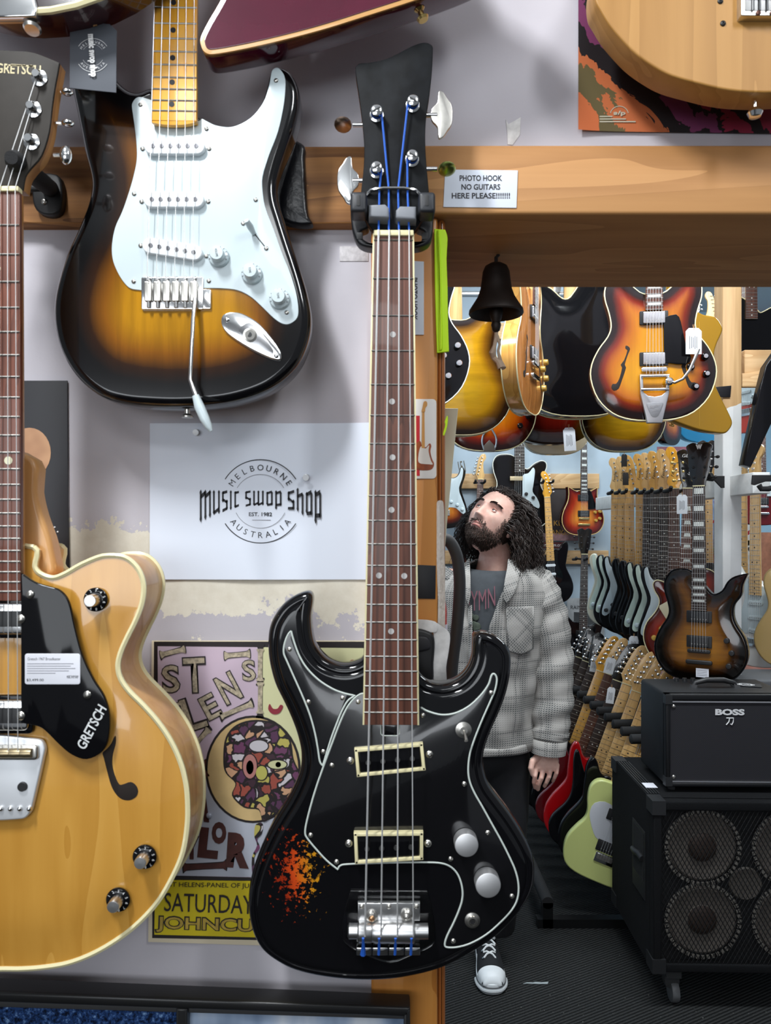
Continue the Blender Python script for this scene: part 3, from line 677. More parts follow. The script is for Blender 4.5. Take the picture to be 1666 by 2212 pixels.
    for k in range(6):
        a_, b_ = G.L((353 + 15.0 * k, -400)), G.L((324 + 19.6 * k, 612)); string(G.e, (a_[0], -.0155, a_[1]), (b_[0], -.0115, b_[1]), .0006 - .00005 * k)
    c = G.L((395, 886)); obj('strap_button', MB().lathe([(.004, 0), (.0035, .007), (.0075, .010), (.0075, .012)], (c[0], .022, c[1] + .006), (0, 0, -1), 16), nickel, G.e)
strat_front()
# ---------------------------------------------------------------- natural hollow-body guitar at the left edge
def gretsch():
    G = Face('hollow_guitar', 'amber natural hollow-body guitar with black pickguard at the left edge', 'guitar', 12, 2090, .875)
    right = Z([(160, -40), (165, 50), (190, 85), (250, 105), (310, 85), (380, 45), (460, 10), (510, 0), (580, 5), (630, 35), (665, 85), (680, 150), (670, 230), (640, 310), (600, 390), (570, 460), (558, 520), (570, 580), (610, 640), (680, 710), (750, 790), (810, 880), (855, 980), (880, 1080), (888, 1180), (885, 1280), (865, 1400), (820, 1510), (750, 1630), (660, 1730), (560, 1810), (440, 1880), (320, 1925), (200, 1945), (100, 1952), (26, 1952)], 0, 1200, 2.187)
    left = [(24 - p[0], p[1]) for p in right[::-1]][1:]
    out = right + left
    fm = wood('amber_spruce', '#cd9742', '#bb8432', 2, .7, .22, .8, '#d6a24e', streak=40, bmp=.02)
    sm_ = wood('amber_sides', '#d2a066', '#b9844c', 2, .8, .35, .25)
    q = spline(G.Ls(out), 4)
    obj('sides', MB().plate(q, .0025, .075, .0005, backround=.004), sm_, G.e)
    b = obj('body_top', MB().plate(q, 0, .004, .001, grid=.02, dome=.006, domew=.06), fm, G.e)
    for nm, yy in (('binding', -.0004), ('back_binding', .0745)):
        obj(nm, MB().tube([(p[0] * .999, yy + .001, p[1]) for p in q + q[:1]], .0032, 6), cream, G.e)
    # heel side of the neck
    obj('neck_heel', MB().plate(spline(G.Ls([(-40, 980), (62, 990), (67, 1060), (78, 1110), (96, 1160), (104, 1195), (110, 1235), (90, 1250), (-40, 1250)]), 3), .012, .022, .006), sm_, G.e)
    gd = G.plate('pickguard', [(62, 1236, 's'), (91, 1255), (119, 1264), (142, 1271), (158, 1287), (167, 1310), (176, 1351), (192, 1410), (215, 1460), (238, 1497), (249, 1538), (247, 1584), (233, 1614), (201, 1630), (169, 1620), (142, 1598), (119, 1575), (100, 1561), (62, 1553, 's')], gblack, -.019, .004, .0012, k=4)
    for p in ((82, 1281), (203, 1493)): c = G.L(p); screw(gd, c[0], c[1], -.019, .0045, nickel)
    lb = G.plate('price_label', rect(71, 1406, 188, 1471, 5), mat('grey_white_label', '#dfe0e8', .5), -.0196, .0007, .0002, sm=False, parent=gd)
    G.text('lettering', 'Gretsch 1967 Broadkaster', grey_ink, 112, 1417, 70, 6, 0, -.0198, gd)
    mb = MB()
    for k, w_ in enumerate((98, 92, 102, 88, 60)):
        c = G.L((76 + w_ / 2, 1427 + 5 * k)); mb.box((c[0], -.0198, c[1]), (w_ * G.S, .0002, .0008))
    obj('lettering_lines', mb, mat('pale_ink', '#a8a8b0', .8), gd)
    G.text('lettering', '$3,499.00', ink, 93, 1462, 36, 6, 0, -.0198, gd)
    G.text('lettering', 'MUSIC SWOP SHOP', ink, 172, 1455, 24, 6, 0, -.0198, gd)
    G.text('maker_lettering', 'GRETSCH', mat('silver_ink', '#d5d8d8', .3), 212, 1561, 100, 22, 62, -.0194, gd, bold=.02, shear=.1)
    # pickups
    for y0, y1 in ((1300, 1366), (1505, 1570)):
        a_, c_ = G.L((-54, y1)), G.L((75, y0))
        rg = obj('pickup_ring', MB().plate(rect(a_[0] - .002, a_[1] - .005, c_[0] + .003, c_[1] + .004, .005), -.012, .008, .001), gblack, G.e)
        pk = obj('pickup', MB().plate(rect(a_[0], a_[1], c_[0], c_[1], .005), -.018, .012, .002), chrome, G.e)
        obj('pickup_top', MB().plate(rect(a_[0] + .004, a_[1] + .0085, c_[0] - .004, c_[1] - .0085, .001), -.0185, .001, .0002), sblack, pk)
        c = G.L((62, (y0 + y1) / 2)); screw(pk, c[0], c[1], -.0185, .005, nickel)
    tp = G.plate('tailpiece', Z([(-180, 855), (205, 855), (236, 890), (230, 940), (180, 1160), (165, 1200), (130, 1225), (-80, 1228), (-130, 1160)], 0, 1200, 2.187), mat('satin_aluminium', (.82, .84, .87), .5, .7), -.014, .006, .002)
    obj('bridge_bar', MB().plate(rect(*G.L((-50, 1632)), *G.L((97, 1600)), .004), -.019, .006, .002), nickel, tp)
    for k in range(6):
        c = G.L((-40 + 23 * k, 1616)); obj('saddle', MB().lathe([(.005, -.006), (.0055, 0), (.005, .006)], (c[0], -.02, c[1]), (1, 0, 0), 12), mat('brass_saddle', (.45, .36, .22), .35, 1), tp)
        c = G.L((-24 + 20 * k, 1737)); obj('ball_stud', MB().ball((c[0], -.0145, c[1]), .003, 10, 8), chrome, tp)
    c = G.L((62, 1690)); obj('stud', MB().lathe([(.0055, 0), (.005, .003)], (c[0], -.014, c[1]), (0, -1, 0), 14, False), sblack, tp)
    # control knobs with numbered black skirts
    for p in ((212, 1294), (317, 1845), (260, 1937)):
        c = G.L(p)
        k = obj('knob', MB().lathe([(.0135, 0), (.0135, .002), (.0118, .0035), (.0075, .0042)], (c[0], -.006, c[1]), (0, -1, 0), 30, False), gblack, G.e)
        obj('knob_cap', MB().lathe([(.0072, 0), (.0068, .014), (.0062, .0148), (.0004, .015)], (c[0], -.010, c[1]), (0, -1, 0), 30, False), steel, k)
        mb = MB()
        for i in range(10):
            an = R(150 - 33 * i); put_text(mb, str(i + 1), c[0] + .0108 * math.cos(an), c[1] + .0108 * math.sin(an), None, .003, math.degrees(an) - 90, -.0099)
        obj('numerals', mb, white_ink, k)
    fh = Z([(552, 846), (555, 880), (543, 930), (540, 980), (552, 1030), (572, 1072), (592, 1072), (625, 1062), (650, 1078), (660, 1105), (650, 1132), (620, 1148), (585, 1143), (556, 1118), (533, 1075), (515, 1010), (500, 950), (494, 925), (515, 905), (535, 880)], 0, 1200, 2.187)
    G.plate('f_hole', fh, mat('dark_cavity', '#1c120c', .8), -.0062, .004, .0002, k=3)
    G.plate('f_hole', [(24 - p[0], p[1]) for p in fh], MATS['dark_cavity'], -.0062, .004, .0002, k=3)
    # neck
    fr = [500, 562, 620, 674.6, 726, 775, 821, 864.5, 905.6, 944.7, 981, 1016, 1049, 1080.6, 1109.4, 1137, 1163, 1188.7, 1211.8, 1233.7, 1255, 1275]
    dots = [(10, 592), (8, 700), (9, 803), (8, 888), (35, 998), (7, 1097), (6, 1155), (5, 1200)]
    neck_front(G, (12, 430), (12, 1295), 92, 100, -.018, wood('gretsch_rosewood', '#713c28', '#4d2618', 2, 1.3, .4, .2, streak=120), mat('amber_neck', '#b58048', .35, 0, .5), fr, dots, .022, .0046, mat('yellowed_pearl', '#d8d4b4', .3), .0011)
    obj('nut', MB().plate(rect(*G.L((-36, 430)), *G.L((58, 419)), .001), -.021, .01, .001), cream, G.e)
    hs = [(-20, 120), (42, 122), (75, 124), (105, 134), (136, 147, 's'), (132, 170), (126, 202), (120, 244), (114, 294), (98, 344), (75, 372), (63, 390), (58, 418, 's'), (-34, 418, 's'), (-40, 390), (-74, 344), (-90, 294), (-102, 202), (-112, 147, 's'), (-80, 132)]
    h = G.plate('headstock', hs, mat('grey_black_headstock', '#2d2925', .6, 0, 0, .3, 20, spec=.2), -.010, .003, .0005, k=3)
    G.plate('headstock_wood', hs, wood('amber_headstock', '#a8743c', '#805024', 2), -.0068, .014, .0004, k=3, parent=h)
    G.text('maker_lettering', 'GRETSCH', mat('gold_ink', '#b9ab84', .35), 49, 161, 96, 21, -3, -.0103, h, bold=.015)
    G.plate('lettering_bar', [(25, 151), (84, 153), (84, 156), (25, 154)], MATS['gold_ink'], -.0103, .0002, 0, sm=False, parent=h)
    for i, p in enumerate(((94.5, 181), (82, 248), (78, 317), (-68, 181), (-58, 248), (-54, 317))):
        c = G.L(p); s = 1 if i < 3 else -1
        t = obj('tuner', MB().lathe([(.009, 0), (.009, .0015), (.005, .0025), (.0042, .008), (.0055, .0095), (.004, .0115)], (c[0], -.010, c[1]), (0, -1, 0), 18, False), chrome, G.e)
        e = G.L((p[0] + s * (30 if i % 3 == 0 else 44), p[1] + 18)); obj('key', MB().tube([(c[0] + s * .02, 0, e[1]), (e[0] + s * .004, 0, e[1])], .0022, 8), chrome, t)
        obj('key_button', MB().ball((e[0] + s * .011, 0, e[1]), (.007, .006, .011 if i % 3 == 2 else .004), 12, 8), chrome, t)
    for k in range(6):
        n_ = G.L((-28 + 16.2 * k, 424)); b_ = G.L((-40 + 20 * k, 1612)); tp_ = G.L(((-54, 317), (-58, 248), (-68, 181), (94, 181), (82, 248), (78, 317))[k])
        string(G.e, (n_[0], -.0222, n_[1]), (b_[0], -.0235, b_[1]), .0007 - .00005 * k); string(G.e, (tp_[0], -.016, tp_[1]), (n_[0], -.0222, n_[1]), .0007 - .00005 * k)
gretsch()
def foam_hanger():
    G = Face('guitar_hanger', 'black foam-covered wall hanger at the amber hollow-body guitar headstock', 'guitar hanger', 95, 420, 1.0)
    obj('back_plate', MB().plate(spline(G.Ls([(70, 375), (118, 372), (130, 400), (128, 445), (110, 460), (80, 455), (66, 430)]), 3), .005, .013, .003), sblack, G.e)
    a_ = G.L((92, 432)); screw(G.e, a_[0], a_[1], .005, .004, nickel)
    for p0, p1 in (((104, 402), (26, 340)),):
        a_, b_ = G.L(p0), Vector(P(24, 340, .845)) - G.e.location
        c = Vector((a_[0], .008, a_[1])); obj('padded_arm', MB().tube([c, c + (b_ - c) * .3, c + (b_ - c) * .92, b_], [.0105, .011, .011, .007], 18), rubber, G.e)
        c2 = Vector((-.11, .008, a_[1])); obj('padded_arm', MB().tube([c2, c2 + Vector((-.02, -.13, .02))], .011, 16), rubber, G.e)
        obj('cross_bar', MB().tube([(c2.x, .008, c2.z), (c.x, .008, c.z)], .006, 10), sblack, G.e)
foam_hanger()
# ---------------------------------------------------------------- bodies cut off by the top of the photo
def burgundy():
    G = Face('electric_guitar', 'burgundy angular guitar with tan binding cut off at the top', 'guitar', 600, 60, .905)
    out = [(433, 92), (440, 111), (458, 118), (525, 107), (609, 88), (700, 64), (799, 33), (898, 1), (1010, -40), (1080, -80), (1110, -130), (1060, -200), (960, -260), (900, -340), (880, -420), (900, -520), (700, -560), (640, -480), (640, -400), (610, -300), (570, -180), (520, -80), (475, 5), (450, 48), (435, 78)]
    q = spline(G.Ls(out), 4)
    obj('body', MB().plate(q, 0, .042, .0015, grid=.03, backround=.006), mat('burgundy_lacquer', '#4d1026', .12, 0, 1, .25, 9), G.e)
    obj('binding', MB().plate(q, -.0008, .006, .0004), mat('tan_binding', '#bf8c4c', .4, 0, .4), G.e)
    nr = normals(ccw(q)); iq = [(p[0] - n[0] * .0052, p[1] - n[1] * .0052) for p, n in zip(ccw(q), nr)]
    obj('top', MB().plate(iq, -.0016, .003, .0005, grid=.03), MATS['burgundy_lacquer'], G.e)
    c = G.L((908, 10)); obj('strap_button', MB().lathe([(.0065, 0), (.0035, .003), (.0035, .008), (.0075, .011), (.006, .014)], (c[0], .017, c[1] + .006), (.35, 0, -1), 18), gold, G.e)
burgundy()
def top_left():
    G = Face('hollow_guitar', 'dark red guitar with cream binding and metal tailpiece cut off at top left', 'guitar', 60, 0, .86)
    out = circle(55, -400, 420, 48, 425)
    q = G.Ls(out)
    obj('sides', MB().plate(q, .002, .045, .001), mat('dark_cherry_sides', '#3a1014', .2, 0, .8), G.e)
    obj('body_top', MB().plate(q, 0, .004, .001, grid=.03), mat('black_cherry_top', '#1c0a10', .15, 0, 1), G.e)
    obj('binding', MB().tube([(p[0], .001, p[1]) for p in q + q[:1]], .0038, 6), cream, G.e)
    G.plate('tailpiece', [(-30, -80), (60, -80), (84, 20), (80, 40), (-30, 42)], chrome, -.004, .012, .002, sm=False)
    c = G.L((62, 30)); obj('strap_button', MB().lathe([(.006, 0), (.004, .004), (.004, .008), (.010, .011), (.008, .014)], (c[0], .012, c[1]), (0, -.3, -1), 18), nickel, G.e)
top_left()
def natural_tele():
    G = Face('electric_guitar', 'worn natural wood guitar body with metal bridge cut off at top right', 'guitar', 1640, 200, .94)
    out = [(1287, 0), (1298, 22), (1317, 53), (1340, 81), (1373, 115), (1412, 143), (1452, 164), (1508, 180), (1564, 193), (1620, 199), (1680, 199), (1760, 190), (1850, 160), (1930, 100), (1965, 20), (1960, -80), (1920, -170), (1870, -250), (1880, -330), (1910, -420), (1880, -480), (1800, -470), (1730, -420), (1680, -440), (1500, -520), (1390, -500), (1340, -430), (1345, -330), (1370, -250), (1350, -170), (1300, -90), (1285, -40)]
    q = spline(G.Ls(out), 4)
    fm = wood('worn_natural_ash', '#b58443', '#a27232', 2, .6, .5, 0, '#bb8c4c', streak=38, bmp=.04)
    obj('body', MB().plate(q, 0, .042, .0025, grid=.02, backround=.004), fm, G.e)
    br = G.plate('bridge', rect(1592, -90, 1720, 48, 3), nickel, -.012, .012, .0008, sm=False)
    G.plate('bridge_floor', rect(1600, -80, 1712, 38, 2), mat('dark_bridge_floor', (.18, .18, .18), .35, 1), -.0125, .001, .0002, sm=False, parent=br)
    for k in range(3):
        c = G.L((1622 + 30 * k, 5)); obj('saddle', MB().tube([(c[0] - .007, -.015, c[1]), (c[0] + .007, -.015, c[1])], .004, 12), chrome, br)
        for dx in (-6, 8):
            c2 = G.L((1622 + 30 * k + dx, 18)); obj('saddle_screw', MB().tube([(c2[0], -.014, c2[1] + .012), (c2[0], -.014, c2[1] - .012)], .0013, 8), chrome, br)
        c3 = G.L((1628 + 30 * k, 43)); screw(br, c3[0], c3[1], -.0125, .003, mat('rusty_screw', '#6a4a40', .5, .6))
    for p in ((1556, 3), (1562, 51)): c = G.L(p); screw(G.e, c[0], c[1], 0, .0035, sblack)
    c = G.L((1644, 205)); obj('strap_button', MB().lathe([(.003, 0), (.003, .007), (.0075, .010), (.0095, .014), (.007, .019), (.004, .02)], (c[0], .015, c[1]), (0, 0, -1), 18), chrome, G.e)
natural_tele()
# ---------------------------------------------------------------- papers, posters and labels on the near wall
def blackletter(G, par, text, x0, x1, ytop, ymid, ydrop, m):
    """pen-drawn gothic letters: upright bars with pointed ends joined by slanting strokes; letters grow towards both ends"""
    V, D = 'V', 'D'
    gl = {'m': (1.0, [(V, 0, 0, 1), (V, .42, 0, 1), (V, .84, 0, 1), (D, 0, .80, .42, .98), (D, .42, .80, .84, .98)]),
          'u': (.62, [(V, 0, .05, 1), (V, .46, 0, 1), (D, 0, .05, .46, .2)]),
          's': (.52, [(V, 0, .5, .95), (V, .36, .05, .5), (D, 0, .92, .40, 1), (D, 0, .58, .38, .42), (D, -.04, .02, .36, .1)]),
          'i': (.2, [(V, 0, 0, 1)]), 'c': (.45, [(V, 0, .05, .95), (D, 0, .90, .34, .97), (D, 0, .06, .34, .14)]),
          'w': (1.0, [(V, 0, .05, 1), (V, .40, .02, 1), (V, .80, .05, 1), (D, 0, .02, .40, .2), (D, .40, .02, .80, .2)]),
          'o': (.6, [(V, 0, .08, .92), (V, .42, .08, .92), (D, 0, .86, .42, 1.0), (D, 0, 0.02, .42, .14)]),
          'p': (.6, [(V, 0, -.15, 1), (V, .42, .12, .92), (D, 0, .86, .42, 1.0), (D, 0, .08, .42, .18)]),
          'S': (.62, [(V, 0, .5, .95), (V, .44, .05, .5), (D, 0, .90, .50, 1.02), (D, 0, .60, .46, .40), (D, -.06, .0, .44, .1)]),
          'h': (.62, [(V, 0, .05, 1.12), (V, .44, -.05, .85), (D, 0, .74, .44, .9)]), ' ': (.14, [])}
    tot = sum(gl[c][0] + .2 for c in text) - .2; k = (x1 - x0) / tot; u = 0; mb = MB()
    def mapp(a, b_):
        x = x0 + a * k; t = abs((x - (x0 + x1) / 2) / ((x1 - x0) / 2)); bot = ymid + ydrop * t ** 2.0
        return G.L((x, bot + (ytop - bot) * b_))
    for c in text:
        for st in gl[c][1]:
            if st[0] == V:
                x, a, b_ = u + st[1] + .08, st[2], st[3]; h = .10
                pts = [(x, a - .09), (x + h, a + .03), (x + h * .75, a + .12), (x + h * .75, b_ - .12), (x + h, b_ - .03), (x, b_ + .06), (x - h, b_ - .03), (x - h * .75, b_ - .12), (x - h * .75, a + .12), (x - h, a + .03)]
            else:
                a0, b0, a1, b1 = u + st[1] + .08, st[2], u + st[3] + .08, st[4]; pts = [(a0, b0 - .08), (a1, b1 - .10), (a1, b1 + .05), (a0, b0 + .07)]
            q = [mapp(*p) for p in pts]; mb.add([(p[0], -.0008, p[1]) for p in q], [tuple(range(len(q)))])
        u += gl[c][0] + .2
    return obj('gothic_lettering', mb, m, par)
def arc_text(G, par, t, cx, cy, r, a0, a1, ht, m, flip=False):
    mb = MB(); n = len(t)
    for i, c in enumerate(t):
        a = a0 + (a1 - a0) * i / (n - 1); p = G.L((cx + r * math.cos(R(a)), cy - r * math.sin(R(a))))
        put_text(mb, c, p[0], p[1], None, ht * G.S, (a + 90) if flip else (a - 90), -.0008)
    return obj('lettering', mb, m, par)
def arc_line(G, par, cx, cy, r, a0, a1, wd, m):
    pts = [G.L((cx + r * math.cos(R(a0 + (a1 - a0) * i / 30)), cy - r * math.sin(R(a0 + (a1 - a0) * i / 30)))) for i in range(31)]
    q = strip(pts, wd * G.S); n = len(pts); mb = MB()
    mb.add([(p[0], -.0008, p[1]) for p in q], [(i, i + 1, 2 * n - 2 - i, 2 * n - 1 - i) for i in range(n - 1)])
    return obj('ring_line', mb, m, par)
def shop_logo(G, par, cx, cy, k, m, gm):
    arc_line(G, par, cx, cy, 90 * k, 32, 148, 2 * k, m); arc_line(G, par, cx, cy, 90 * k, 212, 328, 2 * k, m)
    arc_line(G, par, cx, cy, 58 * k, 30, 150, 1 * k, gm); arc_line(G, par, cx, cy, 58 * k, 205, 335, 1 * k, gm)
    arc_text(G, par, 'MELBOURNE', cx, cy, 73 * k, 147, 33, 12.5 * k, m); arc_text(G, par, 'AUSTRALIA', cx, cy, 73 * k, 218, 322, 12.5 * k, m, True)
def shop_sign():
    G = Face('shop_sign', 'white paper sign with round music shop logo below the sunburst guitar', 'sign', 562, 1252, DW - .004)
    sh = MB(); a_, b_ = G.L((323, 1252)), G.L((800, 914)); nx, nz = 24, 18; vs = []
    for j in range(nz + 1):
        for i in range(nx + 1):
            u, v = i / nx, j / nz; y = .0012 * math.sin(u * 9 + v * 2) + (-.010 * max(0, u - .86) / .14 * max(0, v - .55)) - .001
            vs.append((a_[0] + (b_[0] - a_[0]) * u, y + .0015, a_[1] + (b_[1] - a_[1]) * v))
    sh.add(vs, [(j * (nx + 1) + i, j * (nx + 1) + i + 1, (j + 1) * (nx + 1) + i + 1, (j + 1) * (nx + 1) + i) for j in range(nz) for i in range(nx)])
    o = obj('sheet', sh, paper, G.e, 0)
    shop_logo(G, G.e, 563, 1083, 1.0, ink, grey_ink)
    bar = blackletter(G, G.e, 'music swop Shop', 432, 694, 1061, 1091, 33, ink)
    G.text('lettering', 'EST. 1982', ink, 563, 1111, 50, 8.5, 0, -.0008, bold=.02)
    G.plate('rule', [(545, 1123), (585, 1123), (585, 1124), (545, 1124)], grey_ink, -.0008, .0003, 0, sm=False)
shop_sign()
for (x, y, lab) in ((425, 934, 'clear push pin at the top left of the paper logo sign'), (661, 1031, 'clear push pin beside the ring of the paper logo sign')):
    o = thing('push_pin', lab, 'push pin', P(x, y, DW - .003), (0, 0, 0), 'push pins in the logo sign')
    obj('pin_head', MB().lathe([(.004, 0), (.0045, .0012), (.0022, .002), (.002, .007), (.0042, .008), (.004, .009)], (0, -.001, 0), (.1, -1, -.15), 14), mat('clear_pin', '#c9ccd0', .15, 0, .5), o)
def photo_labels():
    G = Face('hook_label', 'white label reading photo hook no guitars here please on the lintel', 'label', 1039, 408, 1.0185)
    G.plate('card', [(962, 366), (1119, 368), (1116, 449), (958, 447)], paper, 0, .001, .0002, sm=False)
    for t, y, w_ in (('PHOTO HOOK', 385, 92), ('NO GUITARS', 404, 84), ('HERE PLEASE!!!!!!!', 423, 126)): G.text('lettering', t, mat('print_black', '#2e2c33', .7), 1039, y, w_, 12.5, 0, -.0003, bold=.025)
    G = Face('hook_label', 'white label reading photo hook turned sideways on the door post', 'label', 903, 640, 1.0285)
    G.plate('card', [(868, 562), (916, 565), (916, 723), (868, 723)], paper, 0, .001, .0002, sm=False)
    G.text('lettering', 'PHOTO HOOK', MATS['print_black'], 896, 646, 92, 12, -90, -.0003, bold=.025)
photo_labels()
def guitar_card():
    G = Face('guitar_sticker', 'white and red sticker printed with a sunburst guitar on the door post', 'sticker', 905, 950, 1.0285)
    G.plate('card', rect(850, 862, 943, 1034, 8), mat('sticker_white', '#e9e6e2', .4), 0, .001, .0002, sm=False)
    G.plate('red_panel', [(862, 898), (907, 898), (907, 1028), (862, 1028)], mat('sticker_red', '#c8202a', .45), -.0003, .0003, 0, sm=False)
    G.plate('printed_body', [(893, 985), (900, 958), (908, 953), (912, 963), (920, 966), (928, 958), (932, 963), (930, 975), (933, 990), (938, 1003), (932, 1014), (915, 1016), (898, 1013), (890, 1003)], mat('sticker_sunburst', '#a04a18', .5, 0, 0, .5, 60), -.0006, .0003, 0)
    G.plate('printed_guard', [(904, 985), (909, 965), (919, 969), (927, 962), (926, 975), (931, 995), (935, 1003), (926, 1003), (906, 1000)], mat('sticker_guard', '#e4ded6', .5), -.0009, .0003, 0)
    G.plate('printed_neck', [(912, 890), (917, 890), (918, 968), (911, 968)], mat('sticker_maple', '#d69a4e', .5), -.0011, .0003, 0, sm=False)
    G.plate('printed_headstock', [(911, 890), (913, 880), (916, 868), (922, 868), (923, 876), (919, 882), (918, 890)], MATS['sticker_maple'], -.0011, .0003, 0)
guitar_card()
def bits():
    tg = tag
    G = Face('tape_patch', 'square black tape patch low on the door post beside the bass neck', 'tape', 915, 1255, 1.0285)
    G.plate('tape', [(880, 1219), (942, 1222), (941, 1294), (880, 1292)], mat('black_tape', '#17161a', .35), 0, .001, .0003, sm=False)
    G = Face('fluorescent_strip', 'long fluorescent yellow cloth strip on the corner of the door post', 'cloth strip', 953, 630, 1.026)
    G.plate('strip', [(938, 495, 's'), (962, 497, 's'), (967, 515), (965, 560), (967, 620), (968, 690), (970, 760, 's'), (944, 763, 's'), (940, 640)], mat('fluorescent_yellow', '#c6f00c', .6), -.002, .003, .001, k=3)
    G.plate('fold', [(944, 500), (950, 500), (953, 620), (956, 755), (948, 757), (947, 620)], MATS['fluorescent_yellow'], -.005, .004, .002, k=3)
    G = Face('fluorescent_scrap', 'small torn scrap of fluorescent yellow cloth low on the door post edge', 'cloth strip', 962, 920, 1.0255)
    G.plate('scrap', [(966, 898), (968, 904), (966, 922), (960, 941), (957, 938), (962, 918), (961, 910)], MATS['fluorescent_yellow'], -.001, .002, .0005, k=3)
    m, nt, b = newmat('crinkled_clear_tape'); setp(b, .12, 0, .5); b.inputs['Base Color'].default_value = lin('#d9cfc4'); bump(nt, b, noise(nt, coords(nt, (1, 1, .5)), 120, 3), .9, .004); b.inputs['Alpha'].default_value = .75
    G = Face('clear_tape', 'crinkled clear packing tape hanging down the door post edge', 'tape', 952, 1250, 1.033)
    G.plate('tape', [(943, 1086), (958, 1085), (960, 1180), (962, 1300), (960, 1420), (958, 1478), (945, 1478), (944, 1400), (946, 1300), (942, 1200)], m, -.002, .002, .0006, k=4)
    G = Face('torn_paper', 'torn white paper with grey smudges taped near the bass cutaway', 'paper', 957, 1410, 1.024)
    G.plate('paper', [(936, 1345), (962, 1358), (972, 1372), (970, 1402), (964, 1440), (963, 1476), (938, 1472), (934, 1430), (938, 1390)], mat('smudged_paper', '#e6e4e2', .6, 0, 0, .3, 45, .3, 60), -.003, .003, .001)
    G.plate('paper_flap', [(895, 1338), (940, 1342), (943, 1364), (915, 1362), (893, 1352)], MATS['smudged_paper'], -.006, .002, .001)
    G = Face('black_pouch', 'black folded pouch on the door post behind the bass neck', 'pouch', 917, 1420, 1.024)
    G.plate('pouch', [(890, 1364), (925, 1362), (938, 1380), (936, 1430), (932, 1472), (890, 1470)], sblack, -.012, .014, .004)
    G.plate('flap', [(890, 1374), (920, 1372), (930, 1388), (926, 1400), (890, 1404)], mat('pouch_flap', '#26262a', .5), -.016, .006, .003)
    G = Face('black_cloth_bag', 'black plastic bag hung on the timber rail behind the sunburst guitar', 'bag', 640, 490, 1.015)
    G.plate('bag', [(596, 312), (655, 318), (660, 352), (663, 420), (668, 470), (677, 490), (655, 494), (622, 488), (600, 470)], mat('black_plastic_bag', '#101116', .3, 0, 0, 0, 40, .6, 60), -.012, .014, .005)
    for x, y, w_, h_, l in ((765, 548, 62, 32, 'small clear tape piece on the wall left of the bass neck'), ):
        G = Face('tape_piece', l, 'tape', x, y, DW - .001); G.plate('tape', rect(x - w_ / 2, y - h_ / 2, x + w_ / 2, y + h_ / 2), mat('frosted_tape', '#c9c4c6', .3, 0, 0, .25, 150), 0, .0008, .0002, sm=False)
    G = Face('torn_label', 'torn white label remnant on the wall above the lintel', 'label', 1108, 282, DW - .001)
    G.plate('label', [(1093, 258), (1098, 268), (1110, 262), (1125, 253), (1124, 290), (1108, 313), (1097, 312), (1096, 285)], mat('torn_label_grey', '#cfccca', .7, 0, 0, .3, 60), 0, .0008, .0002, sm=False)
bits()
def black_poster():
    G = Face('black_poster', 'black poster with a tan round figure and white script behind the hollow-body neck', 'poster', 60, 1230, DW - .004)
    G.plate('sheet', [(-60, 822), (145, 822), (147, 1090), (150, 1232), (-60, 1232)], mat('poster_black', '#212126', .45, 0, 0, .15, 5), 0, .002, .0004, sm=False)
    m, nt, b = newmat('poster_tan'); setp(b, .5); nt.links.new(ramp(nt, noise(nt, coords(nt, (14, 14, 14)), 1.2, 2), [(.3, '#7d4d33'), (.6, '#c79a74')]), b.inputs['Base Color'])
    G.plate('printed_shape', circle(64, 978, 46, 28, 54), m, -.0004, .0004, 0, sm=False)
    sc = [(78, 1140), (84, 1128), (88, 1130), (86, 1150), (92, 1136), (98, 1134), (97, 1146), (103, 1140), (110, 1132), (108, 1140), (100, 1146), (104, 1150), (114, 1142), (120, 1138)]
    p = spline(G.Ls(sc), 4, False); obj('script', MB().tube([(a, -.0006, b_) for a, b_ in p], .0011, 5), white_ink, G.e)
    c = G.L((125, 1149)); obj('script_dot', MB().ball((c[0], -.0006, c[1]), .0013, 8, 6), white_ink, G.e)
black_poster()
